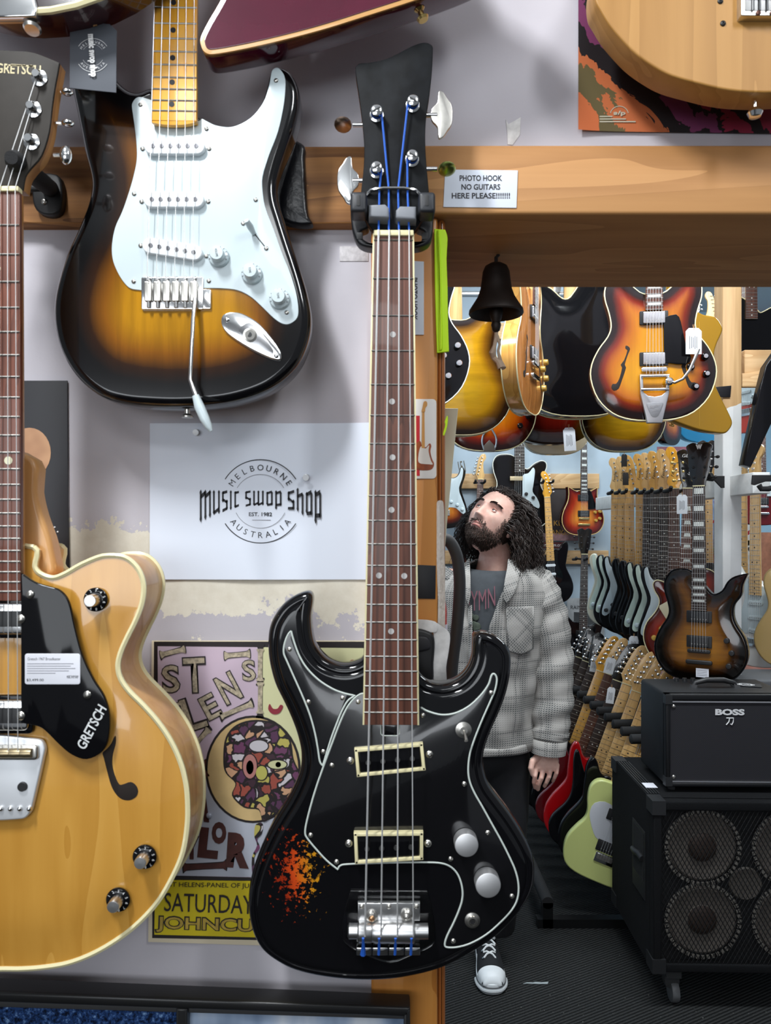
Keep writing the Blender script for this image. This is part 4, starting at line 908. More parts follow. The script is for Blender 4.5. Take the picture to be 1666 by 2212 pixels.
def gig_poster():
    G = Face('gig_poster', 'illustrated gig poster with bone letters between the amber guitar and the black bass', 'poster', 560, 2035, DW - .004)
    pl = lambda n, pts, m, lay=1, sm=False, par=None: G.plate(n, pts, m, -.0004 * lay, .0004, 0, sm=sm, k=4, parent=par)
    G.plate('sheet', [(328, 1384), (800, 1384), (800, 2050), (320, 2035), (324, 1700)], mat('poster_cream_edge', '#d6c9ae', .7), 0, .0015, .0003, sm=False)
    blk = mat('poster_ink', '#1d1517', .6); pl('black_border', [(333, 1386), (792, 1386), (792, 2035), (329, 2026)], blk)
    pl('pink_panel', [(341, 1396), (563, 1398), (561, 1640), (560, 1895), (344, 1890)], mat('poster_pink', '#c4b0c0', .6, 0, 0, .08, 12), 2)
    pl('blue_panel', [(342, 1660), (560, 1640), (640, 1640), (640, 1895), (342, 1890)], mat('poster_lilac_grey', '#b0b4c0', .6), 3)
    pl('lemon_panel', [(568, 1398), (786, 1400), (786, 1680), (568, 1660)], mat('poster_lemon', '#d3d2a4', .6), 2)
    pl('yellow_panel', [(336, 1900), (786, 1905), (786, 2030), (334, 2018)], mat('poster_yellow', '#cdb80a', .6), 3)
    bone = mat('poster_bone', '#b5a890', .6, 0, 0, .5, 250); red = mat('poster_dark_red', '#5b1f20', .6); wood_ = mat('poster_brown', '#4a221c', .6, 0, 0, .3, 80)
    def letter(t, cx, cy, h, rot, w_=None):
        a = G.text('lettering', t, blk, cx, cy, (w_ or h * .62) * 1.12, h * 1.08, rot, -.0016, bold=.05); b_ = G.text('lettering', t, bone, cx, cy, w_ or h * .62, h, rot, -.0020, bold=.012)
    letter('S', 370, 1466, 58, 4); letter('T', 421, 1458, 74, 3); letter('N', 494, 1486, 62, 28); letter('S', 538, 1448, 44, 4)
    letter('H', 352, 1548, 40, 28); letter('E', 384, 1540, 42, 20); letter('L', 419, 1540, 70, 18); letter('E', 455, 1526, 52, 28)
    def bonebar(x0, y0, x1, y1, m=bone, w_=10):
        d = Vector((x1 - x0, y1 - y0)); d.normalize(); n = Vector((-d.y, d.x)) * w_ / 2
        q = [(x0 - n.x * 1.6, y0 - n.y * 1.6), (x0 + d.x * 8 - n.x, y0 + d.y * 8 - n.y), (x1 - d.x * 8 - n.x, y1 - d.y * 8 - n.y), (x1 - n.x * 1.6, y1 - n.y * 1.6), (x1 + n.x * 1.6, y1 + n.y * 1.6), (x1 - d.x * 8 + n.x, y1 - d.y * 8 + n.y), (x0 + d.x * 8 + n.x, y0 + d.y * 8 + n.y), (x0 + n.x * 1.6, y0 + n.y * 1.6)]
        c = (x0 + x1) / 2, (y0 + y1) / 2
        pl('bone_outline', [(c[0] + (a - c[0]) * 1.06, c[1] + (b_ - c[1]) * 1.3) for a, b_ in q], blk, 4, True); pl('bone', q, m, 5, True)
    for b_ in ((348, 1414, 400, 1402), (486, 1416, 540, 1412), (478, 1546, 545, 1520), (412, 1618, 452, 1575), (563, 1402, 562, 1470), (563, 1474, 562, 1540)): bonebar(*b_)
    for b_ in ((420, 1645, 445, 1650), (420, 1690, 448, 1668)): bonebar(*b_, wood_, 11)
    cc = []
    for t, cx, cy, h, ro in (('A', 437, 1742, 62, -8), ('L', 452, 1820, 66, -6), ('O', 474, 1798, 48, 0), ('R', 516, 1836, 76, -4), ('Y', 415, 1830, 50, 0)):
        G.text('log_lettering', t, wood_, cx, cy, h * .66, h, ro, -.0020, bold=.07)
    bonebar(398, 1872, 488, 1868, wood_, 12)
    # sawn disc with the patchwork head
    pl('disc_rim', circle(547, 1661, 103, 40, 116), blk, 4); pl('disc', circle(547, 1661, 98, 40, 111), mat('poster_disc', '#cfb27c', .6, 0, 0, .15, 30), 5)
    hd = [(487, 1640), (492, 1595), (515, 1568), (555, 1558), (600, 1568), (625, 1600), (632, 1640), (648, 1680), (630, 1705), (640, 1735), (600, 1750), (570, 1770), (560, 1745), (530, 1740), (505, 1715), (512, 1690), (492, 1668)]
    m, nt, b = newmat('poster_patchwork'); setp(b, .6)
    v = N(nt, 'ShaderNodeTexVoronoi'); v.inputs['Scale'].default_value = 75; co = coords(nt, (1, 0, 1)); n3 = noise(nt, co, 60, 2)
    ad = N(nt, 'ShaderNodeVectorMath', op='MULTIPLY_ADD'); nt.links.new(n3, ad.inputs[0]); ad.inputs[1].default_value = (.02, 0, .02); nt.links.new(co, ad.inputs[2]); nt.links.new(ad.outputs[0], v.inputs['Vector'])
    v2 = N(nt, 'ShaderNodeTexVoronoi', feature='DISTANCE_TO_EDGE'); v2.inputs['Scale'].default_value = 75; nt.links.new(ad.outputs[0], v2.inputs['Vector'])
    sp = N(nt, 'ShaderNodeSeparateColor'); nt.links.new(v.outputs['Color'], sp.inputs[0])
    cr = ramp(nt, sp.outputs[0], [(0, '#54304e'), (.18, '#b8ad58'), (.32, '#9a4a3c'), (.45, '#c9c3c8'), (.6, '#6a3a5c'), (.72, '#c79a78'), (.85, '#3c2430')], 'CONSTANT')
    nt.links.new(mixc(nt, mth(nt, 'LESS_THAN', v2.outputs['Distance'], .09), cr, '#1d1517'), b.inputs['Base Color'])
    pl('head_outline', [(566 + (x - 566) * 1.05, 1660 + (y - 1660) * 1.04) for x, y in hd], blk, 6, True); pl('head', hd, m, 7, True)
    for x, y, rx, rz, c in ((541, 1654, 15, 26, '#b47a74'), (541, 1656, 8, 15, '#3a2430'), (566, 1668, 12, 15, '#b9b45c'), (600, 1650, 20, 9, '#c8c89a'), (602, 1650, 6, 6, '#8a8a20'), (560, 1610, 20, 12, '#c6c2c8')):
        pl('head_detail', circle(x, y, rx + 2.5, 18, rz + 2.5), blk, 8); pl('head_detail', circle(x, y, rx, 18, rz), mat('poster_' + c[1:], c, .6), 9)
    for x0, x1 in ((560, 572), (556, 570)): pass
    G.plate('rope', [(553, 1780), (568, 1778), (566, 1800), (556, 1812), (562, 1830), (550, 1850), (552, 1890), (546, 1890), (545, 1850), (556, 1825), (550, 1805)], m, -.0022, .0004, 0, k=3)
    for q in ([(583, 1520), (590, 1530), (600, 1530), (606, 1522), (612, 1526), (604, 1540), (590, 1542), (580, 1532)], [(745, 1440), (760, 1425), (775, 1432), (770, 1445), (755, 1440)], [(600, 1462), (612, 1455), (622, 1466), (616, 1478)]): pl('red_cane', q, mat('poster_red', '#8c2634', .6), 4, True)
    G.text('lettering', 'ST HELENS-PANEL OF JUDGES', blk, 472, 1912, 212, 13, -1, -.0024)
    G.text('lettering', 'SATURDAY', blk, 452, 1950, 192, 40, -2, -.0024)
    G.text('lettering', 'JOHNCURTIN', blk, 500, 2000, 330, 38, -2, -.0020, bold=.06); G.text('lettering', 'JOHNCURTIN', mat('poster_gold', '#b79a3c', .6, 0, 0, .3, 90), 500, 2000, 322, 33, -2, -.0024, bold=.015)
    c = G.L((453, 1760)); obj('pin', MB().ball((c[0], -.003, c[1]), (.004, .003, .004), 12, 8), mat('pin_blue_grey', '#a4a9b8', .3), G.e)
gig_poster()
def red_poster():
    G = Face('red_black_poster', 'crimson black and orange poster behind the natural guitar body', 'poster', 1460, 285, DW - .004)
    m, nt, b = newmat('collage_print'); setp(b, .5)
    co = coords(nt, (1, 1, 1)); n1 = noise(nt, co, 10, 5, .62, .8); n2 = noise(nt, co, 4.5, 2)
    sp = N(nt, 'ShaderNodeSeparateXYZ'); tc = N(nt, 'ShaderNodeTexCoord'); nt.links.new(tc.outputs['Object'], sp.inputs[0])
    d = mth(nt, 'ADD', mth(nt, 'MULTIPLY', sp.outputs[0], 1.0), mth(nt, 'MULTIPLY', sp.outputs[2], 1.0))   # runs along the diagonal of the print
    f = mth(nt, 'ADD', mth(nt, 'MULTIPLY', d, 3.0), mth(nt, 'MULTIPLY', n1, .6))
    c = ramp(nt, f, [(0, '#c4683c'), (.04, '#5f5435'), (.15, '#b8643a'), (.235, '#171418'), (.36, '#74345c'), (.46, '#171418'), (.50, '#8e2440'), (.58, '#171418'), (.66, '#8e2440')], 'CONSTANT')
    nt.links.new(c, b.inputs['Base Color'])
    mb = MB(); a_, b_ = G.L((1248, 283)), G.L((1760, -260)); nx = 20; vs = []
    for i in range(nx + 1):
        u = i / nx; y = -.004 * max(0, 1 - u * 5) ** 2
        x = a_[0] + (b_[0] - a_[0]) * u; vs += [(x, y, a_[1] - .004 * u), (x, y, b_[1])]
    mb.add(vs, [(2 * i, 2 * i + 2, 2 * i + 3, 2 * i + 1) for i in range(nx)]); obj('sheet', mb, m, G.e, 0)
    for k, w_ in enumerate((12, 36, 66, 95, 116)):
        G.plate('small_print', rect(1257, 240 + 5.6 * k, 1257 + w_, 242.6 + 5.6 * k), mat('print_pale', '#b3ac98', .7), -.0012, .0003, 0, sm=False)
    G.text('lettering', 'a/p', mat('print_pale', '#b3ac98', .7), 1338, 246, 26, 12, 0, -.0012, bold=.04)
    arc_line(G, G.e, 1338, 250, 20, 15, 165, 1.6, MATS['print_pale'])
    G.plate('white_figure', [(1271, 172), (1280, 182), (1283, 205), (1275, 225), (1268, 236), (1271, 210), (1267, 190)], mat('print_grey', '#a9a9a6', .7), -.0012, .0003, 0, k=3)
red_poster()
def swing_tag():
    G = Face('swing_tag', 'dark grey swing tag with round white shop logo on the sunburst guitar', 'price tag', 203, 45, .90)
    q = [(151, 58), (163, 45), (237, 52), (252, 66), (251, 200), (150, 190)]
    G.plate('card', q, mat('slate_card', '#474b53', .7), 0, .001, .0003, sm=False)
    shop_logo(G, G.e, 201, 120, .40, white_ink, white_ink)
    vs = MB()
    g2 = blackletter
    G.text('lettering', 'music swop shop', white_ink, 200, 122, 92, 20, -86, -.0022, bold=.05)
    p = [G.L(a) for a in ((205, 58), (203, 46), (208, 40), (214, 48), (207, 56))]
    obj('twine', MB().tube([(a, -.004 if i in (1, 2) else -.001, b_) for i, (a, b_) in enumerate(p)], .0016, 7), mat('jute_twine', '#b58a5c', .9), G.e)
swing_tag()
def bottom_frame():
    G = Face('framed_display', 'black framed display of two dark blue pictures along the bottom edge', 'picture frame', 400, 2400, 1.0)
    fm = mat('frame_black', '#1b1b1c', .35)
    q = [(-120, 2126), (400, 2140), (885, 2168), (885, 2210), (885, 2640), (-120, 2640)]
    G.plate('backing', [(-115, 2140), (880, 2175), (880, 2636), (-115, 2636)], sblack, .004, .02, .001, sm=False)
    G.plate('frame_top', [(-120, 2126), (885, 2166), (885, 2186), (-120, 2150)], fm, -.012, .03, .004, sm=False)
    G.plate('frame_lip', [(-120, 2152), (885, 2188), (885, 2196), (-120, 2166)], mat('frame_lip_grey', '#3a3a3b', .4), -.006, .012, .001, sm=False)
    G.plate('frame_divider', [(385, 2166), (410, 2168), (410, 2640), (385, 2640)], fm, -.012, .02, .003, sm=False)
    G.plate('frame_side', [(872, 2170), (886, 2170), (886, 2640), (872, 2640)], fm, -.012, .03, .003, sm=False)
    m, nt, b = newmat('dark_blue_print'); setp(b, .25); n1 = noise(nt, coords(nt, (1, 1, 1)), 140, 5, .75)
    nt.links.new(ramp(nt, n1, [(.42, '#0c1426'), (.55, '#2c4c84'), (.68, '#8fb4dc')]), b.inputs['Base Color'])
    G.plate('print', [(-115, 2160), (386, 2178), (386, 2630), (-115, 2630)], m, .0, .003, 0, sm=False)
    m, nt, b = newmat('pale_blue_print'); setp(b, .25); n1 = noise(nt, coords(nt, (14, 14, 5)), 1, 3)
    nt.links.new(ramp(nt, n1, [(.3, '#4c6484'), (.55, '#9fb0c8'), (.7, '#cdd4de')]), b.inputs['Base Color'])
    G.plate('print', [(409, 2180), (874, 2196), (874, 2630), (409, 2630)], m, .0, .003, 0, sm=False)
bottom_frame()
def bell():
    G = Face('hanging_bell', 'dark bronze bell hanging under the lintel', 'bell', 1072, 690, 1.17)
    s = G.S; br = mat('dark_bronze', '#2a2320', .55, .5, 0, .3, 40, .15, 120)
    prof = [(5, 112), (14, 110), (24, 104), (29, 92), (31, 75), (34, 55), (40, 38), (50, 22), (58, 10), (59, 3), (57, 0), (54, 2), (47, 14), (37, 34), (30, 54), (27, 76), (20, 98), (1, 104)]
    z0 = G.L((1072, 680))[1]
    obj('shell', MB().lathe([(r * s, h * s) for r, h in prof], (0, 0, z0), (0, 0, 1), 40, False, False), br, G.e)
    obj('hook', MB().tube([(0, 0, z0 + 110 * s), (0, 0, z0 + 124 * s), (.003, 0, z0 + 128 * s), (.002, 0, z0 + 155 * s)], .0028, 8), br, G.e)
    cl = obj('clapper', MB().lathe([(3, 95), (3, 40), (8, 32), (14, 14), (15, 4), (12, -8), (9, -16), (11, -22), (8, -34), (3, -38)], (0, 0, z0), (0, 0, 1), 16), br, G.e)
    cl.data.transform(Matrix.Diagonal((1, 1, 1, 1)))
    me = cl.data
    for v in me.vertices: v.co = Vector((v.co.x * s, v.co.y * s, z0 + (v.co.z - z0) * s))
    rp = mat('frayed_cord', '#b09a86', .95)
    def pth(pts): return [(G.L(p)[0], .004 * math.sin(i * 2), G.L(p)[1]) for i, p in enumerate(pts)]
    c = obj('cord', MB().tube(pth([(1073, 712), (1072, 730), (1068, 748), (1064, 762), (1068, 772), (1076, 782), (1082, 795)]), [.0028, .003, .003, .0055, .004, .004, .0055], 8), rp, cl)
    obj('cord_strand', MB().tube(pth([(1071, 714), (1077, 730), (1079, 745), (1076, 758), (1082, 778), (1088, 796)]), [.002, .0025, .002, .002, .003, .004], 8), rp, cl)
bell()
# ---------------------------------------------------------------- the guitars of the back room, built in metres from the strap button up
def half(pts): return pts + [(-p[0],) + tuple(p[1:]) for p in pts[::-1] if abs(p[0]) > 1e-6]
SS = .94 / F
SHAPES = {
 'strat': [((p[0] - 390) * SS, (879 - p[1]) * SS) for p in STRAT],
 'lp': [(0, 0), (.08, .005), (.13, .03), (.16, .08), (.168, .13), (.155, .18), (.125, .22), (.108, .255), (.108, .285), (.125, .315), (.133, .345), (.120, .362), (.095, .358), (.07, .345), (.045, .335), (.03, .35), (-.03, .40), (-.07, .418), (-.105, .408), (-.128, .38), (-.132, .34), (-.122, .30), (-.115, .265), (-.12, .235), (-.14, .20), (-.16, .16), (-.168, .12), (-.16, .075), (-.13, .03), (-.08, .005)],
 'hollow': half([(0, 0), (.07, .004), (.13, .026), (.178, .075), (.201, .14), (.198, .19), (.175, .24), (.146, .28), (.135, .315), (.142, .36), (.155, .405), (.154, .445), (.135, .47), (.10, .472), (.065, .445), (.03, .42)]),
 'venetian': [(0, 0), (.09, .008), (.15, .04), (.19, .10), (.203, .165), (.19, .225), (.155, .27), (.138, .305), (.14, .34), (.155, .38), (.15, .415), (.125, .425), (.09, .41), (.055, .38), (.028, .385), (-.028, .46), (-.09, .465), (-.13, .445), (-.15, .41), (-.15, .375), (-.135, .335), (-.135, .305), (-.155, .27), (-.19, .225), (-.203, .165), (-.19, .10), (-.15, .04), (-.09, .008)],
 'tele': [(0, 0), (.09, .005), (.14, .03), (.16, .08), (.16, .13), (.14, .18), (.118, .22), (.115, .25), (.13, .29), (.145, .325), (.14, .352), (.115, .36), (.08, .345), (.05, .32), (.03, .32), (-.03, .385), (-.08, .395), (-.12, .385), (-.14, .35), (-.135, .30), (-.12, .255), (-.12, .22), (-.14, .18), (-.16, .13), (-.16, .08), (-.14, .03), (-.09, .005)],
 'sg': half([(0, 0), (.08, .006), (.13, .03), (.16, .075), (.165, .125), (.15, .18), (.128, .225), (.116, .26), (.112, .30), (.116, .345, 's'), (.095, .335), (.06, .318), (.03, .32)]),
 'wylde': [(0, 0), (.08, .005), (.13, .03), (.162, .08), (.168, .13), (.155, .18), (.128, .225), (.118, .26), (.122, .30), (.145, .335), (.15, .375), (.168, .418, 's'), (.125, .405), (.10, .385), (.08, .35), (.05, .335), (.03, .35), (-.03, .42), (-.07, .43), (-.105, .42), (-.128, .385), (-.13, .345), (-.118, .30), (-.112, .265), (-.12, .235), (-.142, .20), (-.16, .16), (-.168, .12), (-.16, .075), (-.13, .03), (-.08, .005)],
 'superstrat': [(0, .005), (.06, 0), (.12, .02), (.155, .07), (.155, .12), (.13, .18), (.115, .23), (.125, .29), (.15, .36), (.152, .395), (.138, .40), (.11, .345), (.07, .305), (.03, .30), (-.03, .32), (-.07, .33), (-.11, .38), (-.14, .425), (-.155, .42), (-.15, .38), (-.125, .30), (-.115, .24), (-.125, .19), (-.155, .13), (-.16, .08), (-.13, .03), (-.07, .008)],
}
HEADS = {
 'fender': [(.0215, 0, 's'), (.022, .012), (.030, .03), (.022, .06), (.018, .10), (.02, .13), (.032, .148), (.036, .168), (.026, .188), (.006, .187), (-.008, .172), (-.022, .135), (-.036, .038), (-.032, .028), (-.022, .012), (-.0215, 0, 's')],
 'lp': half([(0, .158), (.02, .168), (.046, .156), (.042, .13), (.034, .05), (.024, .02), (.0215, 0, 's')]),
 'point': [(.0215, 0, 's'), (.03, .03), (.022, .08), (.03, .14), (.05, .20, 's'), (-.01, .17), (-.036, .04), (-.0215, 0, 's')],
}
BODY_Z = dict(strat=(.118, .648, 21), lp=(.128, .628, 22), hollow=(.165, .628, 20), venetian=(.165, .628, 20), tele=(.11, .648, 21), sg=(.118, .628, 22), wylde=(.118, .628, 24), superstrat=(.11, .648, 24))
GUARDS = {
 'strat': [((p[0] - 390) * SS, (879 - p[1]) * SS) for p in STRAT_GUARD],
 'tele': [(.026, .30), (.028, .17), (-.0, .165), (-.045, .163), (-.07, .18), (-.10, .225), (-.112, .26), (-.105, .295), (-.07, .315), (-.03, .31)],
 'lp': [(.03, .30, 's'), (.105, .255), (.10, .235), (.06, .175), (.036, .165), (.030, .17, 's')],
 'hollow': [(.03, .335, 's'), (.07, .345), (.085, .32), (.10, .25), (.118, .20), (.10, .18), (.05, .185), (.032, .19, 's')],
 'sg': [(.03, .32, 's'), (.055, .315), (.085, .24), (.10, .21), (.085, .19), (.034, .185, 's')],
}
CNT = [0]
def guitar(name, label, group, loc, rot, shape, top, side=None, guard=None, fb='maple', head='fender', headm=None, hw=None, pk='sss', inlay='dot', bind=None, th=.045, dome=0, knobs='white', pkm=None, mirror=False, back=False, scale=1.0, tail='bridge', grid=.02, fholes=False, cat='guitar', neckm=None, tuners=True, guard_pts=None, detail=True):
    if mirror and isinstance(rot, Euler): pass
    e = thing(name, label, cat, loc, rot, group); e.scale = (scale,) * 3 if not mirror else (-scale, scale, scale)
    hw = hw or chrome; q = spline(SHAPES[shape], 3)
    bz, sl, nf = BODY_Z[shape]; nz = bz + sl; ez = nz - sl * (1 - 2 ** (-nf / 12))
    if side is not None:
        obj('sides', MB().plate(q, .002, th, .0005, backround=.003), side, e)
        obj('body_top', MB().plate(q, 0, .004, .0008, grid=grid, dome=dome, domew=.06), top, e)
        if back:
            mb = MB(); mb.plate(q, -th - .001, .004, .0008, grid=grid, dome=dome, domew=.06); mb.v = [(-v[0], -v[1], v[2]) for v in mb.v]
            qq = [(-p[0], p[1]) for p in q]; mb2 = MB(); mb2.plate(qq, 0, .004, .0008, grid=grid, dome=dome, domew=.06)
            mb2.v = [(-v[0], th + .0025 - v[1], v[2]) for v in mb2.v]; obj('body_back', mb2, top, e)
    else:
        obj('body', MB().plate(q, 0, th, .006, grid=grid, dome=dome, domew=.05, backround=.005), top, e)
    if bind is not None:
        for yy in ((.0005, th + .001) if back else (.0005,)): obj('binding', MB().tube([(p[0], yy, p[1]) for p in q + q[:1]], .0024, 5), bind, e)
    y0 = -dome
    fbm = {'maple': maple_bg, 'pale': maple_pale, 'rose': rose, 'ebony': ebony}[fb]; nm = neckm or (maple_bg if fb in ('maple',) else maple_pale)
    fy = y0 - .011
    w1 = .056
    f = obj('fretboard', MB().plate([(-.0215, nz), (.0215, nz), (w1 / 2, ez), (-w1 / 2, ez)], fy, .006, .0006), fbm, e)
    rs = []
    for u in (0, .1, .5, .9, 1.0):
        z = nz + (ez - nz) * u; hw_ = .0215 + (w1 / 2 - .0215) * u
        rs.append([(hw_ * math.cos(R(k)), fy + .006 + .017 * math.sin(R(k)), z) for k in range(0, 181, 20)])
    mb = MB(); mb.rings(rs); obj('neck', mb, nm, e)
    if detail:
        mb = MB(); ml = MB(); prev = nz; fine = grid <= .022 or 'bright' in label; dots = {3, 5, 7, 9, 12, 15, 17, 19, 21}
        for k in range(1, nf + 1):
            z = nz - sl * (1 - 2 ** (-k / 12)); u = (nz - z) / (nz - ez); hw_ = .0212 + (w1 / 2 - .0215) * u
            mb.box((0, fy - .0004, z), (2 * hw_, .0014, .0016))
            if fine: obj('fret', mb, nickel, f); mb = MB()
            mz = (z + prev) / 2; gap = prev - z; prev = z
            if k in dots or (inlay == 'block' and k == 1):
                xs = (-.011, .011) if (k == 12 and inlay == 'dot') else (0,)
                for x in xs:
                    if inlay == 'dot': ml.lathe([(.0032, 0), (.0032, .0006)], (x, fy, mz), (0, -1, 0), 10)
                    elif inlay == 'block': ml.box((0, fy - .0002, mz), (hw_ * 1.5, .0008, gap * .62))
                    elif inlay == 'trap': ml.add([(-hw_ * .62, fy - .0005, mz - gap * .3), (hw_ * .62, fy - .0005, mz - gap * .3), (hw_ * .45, fy - .0005, mz + gap * .3), (-hw_ * .45, fy - .0005, mz + gap * .3)], [(0, 1, 2, 3)])
                    if ml.v: obj('inlay', ml, (ink if fb in ('maple', 'pale') else pearl), f); ml = MB()
        if mb.v: obj('merged_frets', mb, nickel, f)  # raised frets of the whole neck, joined into one mesh
    obj('nut', MB().box((0, fy, nz + .002), (.043, .006, .004)), cream, e)
    # headstock
    hq = spline([(p[0], nz + p[1]) + tuple(p[2:]) for p in HEADS[head]], 3)
    hm = headm or nm
    h = obj('headstock', MB().plate(hq, fy + .005, .014, .001), hm, e)
    if tuners:
        if head == 'lp': ps = [(s * (.030 + .004 * k), nz + .035 + .038 * k, s) for s in (-1, 1) for k in range(3)]
        else: ps = [(-.023 + .0052 * k, nz + .038 + .0245 * k, -1) for k in range(6)]
        for x, z, s in ps:
            mb = MB(); x2 = x * .6 if head == 'lp' else x + .004
            mb.lathe([(.0058, 0), (.0055, .002), (.0034, .003), (.003, .010)], (x2, fy + .005, z), (0, -1, 0), 10)
            ex = (x + s * .012) if head == 'lp' else x - .014
            mb.tube([(x2, fy + .021, z), (ex + s * .008, fy + .018, z)], .0022, 6); mb.ball((ex + s * .014, fy + .018, z), (.008, .0045, .0065), 8, 6)
            obj('tuner', mb, hw, e)
    # electrics
    pkm = pkm or (white_pl if pk in ('sss', 'ss') else sblack); yb = y0 - .0015
    if guard is not None:
        key = guard_pts or ({'venetian': 'hollow', 'wylde': 'lp', 'superstrat': 'strat'}.get(shape, shape))
        gy = y0 - (.0015 if shape in ('strat', 'tele') else .008)
        obj('pickguard', MB().plate(spline(GUARDS[key], 2), gy, .0025, .0004), guard, e)
    zs = {'s': 0}
    span = ez - bz
    if pk == 'sss': pos = [(bz + .158, 's', 0), (bz + .095, 's', 0), (bz + .036, 's', -9)]
    elif pk == 'ss': pos = [(bz + .15, 's', 0), (bz + .035, 's', -12)]
    elif pk == 'h': pos = [(bz + .03, 'h', 0)]
    elif pk == 'hh': pos = [(ez - .026, 'h', 0), (bz + .036, 'h', 0)]
    else: pos = []
    for z, kd, ro in pos:
        if kd == 's': a, b_, t_ = .035, .009, .0085
        else: a, b_, t_ = .035, .019, .0
        qq = rot2(rect(-a, z - b_, a, z + b_, b_ * .9 if kd == 's' else .003, 3), ro, (0, z))
        if kd == 'h':
            r_ = obj('pickup_ring', MB().plate(rect(-.0455, z - .0225, .0455, z + .0225, .003), yb - .004, .006, .001), sblack, e)
            p_ = obj('pickup', MB().plate(qq, yb - .009, .009, .0012), pkm, e)
        else: p_ = obj('pickup', MB().plate(qq, yb - .0055, .0055, .0012), pkm, e)
        if detail:
            mb = MB()
            for k in range(6):
                c = rot2([(-.0255 + .0102 * k, z + (0 if kd == 's' else -.009))], ro, (0, z))[0]; mb.lathe([(.0022, 0), (.0022, .0008)], (c[0], yb - (.0055 if kd == 's' else .009), c[1]), (0, -1, 0), 8)
            obj('pole_pieces', mb, nickel, p_)
    if tail in ('bridge', 'stop', 'bigsby', 'harp', 'black'):
        bm_ = sblack if tail == 'black' else hw
        if shape in ('strat', 'tele', 'superstrat') and tail == 'bridge':
            b_ = obj('bridge', MB().plate(rect(-.038, bz - .03, .038, bz + .008, .002), yb - .004, .005, .001), bm_, e)
            mb = MB()
            for k in range(6): mb.box((-.0265 + .0106 * k, yb - .006, bz - .006), (.009, .006, .02))
            obj('saddles', mb, nickel, b_)
        else:
            obj('bridge', MB().plate(rect(-.042, bz - .007, .042, bz + .007, .006), yb - .012, .008, .002), bm_, e)
            if tail in ('stop', 'black'):
                obj('tailpiece', MB().plate(rect(-.048, bz - .05, .048, bz - .034, .007), yb - .012, .010, .003), bm_, e)
            if tail == 'harp':
                p1 = [(-.02, .0), (-.03, .03), (-.028, .06), (-.012, .09), (-.006, .12)]
                for s in (-1, 1): obj('tailpiece_arm', MB().tube([(s * -x, yb - .006, z) for x, z in spline(p1, 4, False)], .004, 6), bm_, e)
                obj('tailpiece', MB().plate([(-.024, -.004), (.024, -.004), (.022, .022), (0, .045), (-.022, .022)], yb - .010, .006, .001), mat('dull_tailpiece', '#77706a', .4, .6), e)
            if tail == 'bigsby':
                tz = .005; al = mat('cast_aluminium', (.50, .50, .51), .38, 1)
                t_ = obj('tailpiece', MB().plate([(-.024, -.012), (.024, -.012), (.026, .0), (.046, .085), (.047, .148), (.038, .148), (.036, .09), (.022, .078), (0, .074), (-.022, .078), (-.036, .09), (-.038, .148), (-.047, .148), (-.046, .085), (-.026, .0)], yb - .016, .014, .002), al, e)
                for z in (.098, .142): obj('roller', MB().tube([(-.044, yb - .017, z), (.044, yb - .017, z)], .005, 10), chrome, t_)
                obj('crest', MB().plate(spline([(-.024, .054), (.024, .054), (.026, .045), (.012, .012), (0, .006), (-.012, .012), (-.026, .045)], 2), yb - .0165, .001, .0003), mat('sunk_aluminium', (.28, .28, .29), .5, 1), t_)
                mb = MB(); put_text(mb, 'Bigsby', 0, .042, .036, .010, 12, yb - .0172, shear=.3, bold=.03); put_text(mb, 'VIBRATO', 0, .028, .028, .006, 12, yb - .0172); obj('lettering', mb, al, t_)
                ar = obj('tremolo_arm', MB().tube([(.048, yb - .02, .122), (.06, yb - .026, .117), (.085, yb - .03, .128), (.105, yb - .034, .155), (.13, yb - .037, .215), (.133, yb - .037, .222)], [.005, .005, .0048, .0048, .0055, .0045], 10), nickel, t_)
                obj('arm_pivot', MB().lathe([(.013, 0), (.013, .012), (.008, .016), (.007, .022), (.002, .023)], (.045, yb - .012, .122), (0, -1, 0), 18), chrome, t_)
    if fholes:
        fq = [(.075, .235), (.083, .238), (.084, .228), (.078, .222), (.088, .19), (.098, .175), (.094, .165), (.102, .13), (.112, .112), (.122, .112), (.126, .10), (.118, .09), (.104, .096), (.094, .125), (.082, .165), (.086, .175), (.076, .21), (.070, .226)]
        fq = [(a * 1.08, b_ * 1.0 + .01) for a, b_ in fq]
        dk = mat('dark_cavity', '#1c120c', .8)
        for s in (-1, 1): obj('f_hole', MB().plate([(s * a, b_) for a, b_ in spline(fq, 2)], y0 - .0006, .006, .0002), dk, e)
    kp = {'strat': [(.047, .182), (.088, .161), (.122, .131)], 'tele': [(.115, .13), (.125, .095)], 'lp': [(.095, .155), (.125, .115), (.075, .105), (.105, .065)], 'wylde': [(.098, .165), (.115, .12), (.105, .07)], 'hollow': [(.163, .205), (.118, .172), (.168, .148), (.133, .107)], 'sg': [(.088, .165), (.125, .17), (.095, .105), (.125, .12)], 'superstrat': [(.08, .14), (.10, .10)]}.get({'venetian': 'hollow'}.get(shape, shape), [])
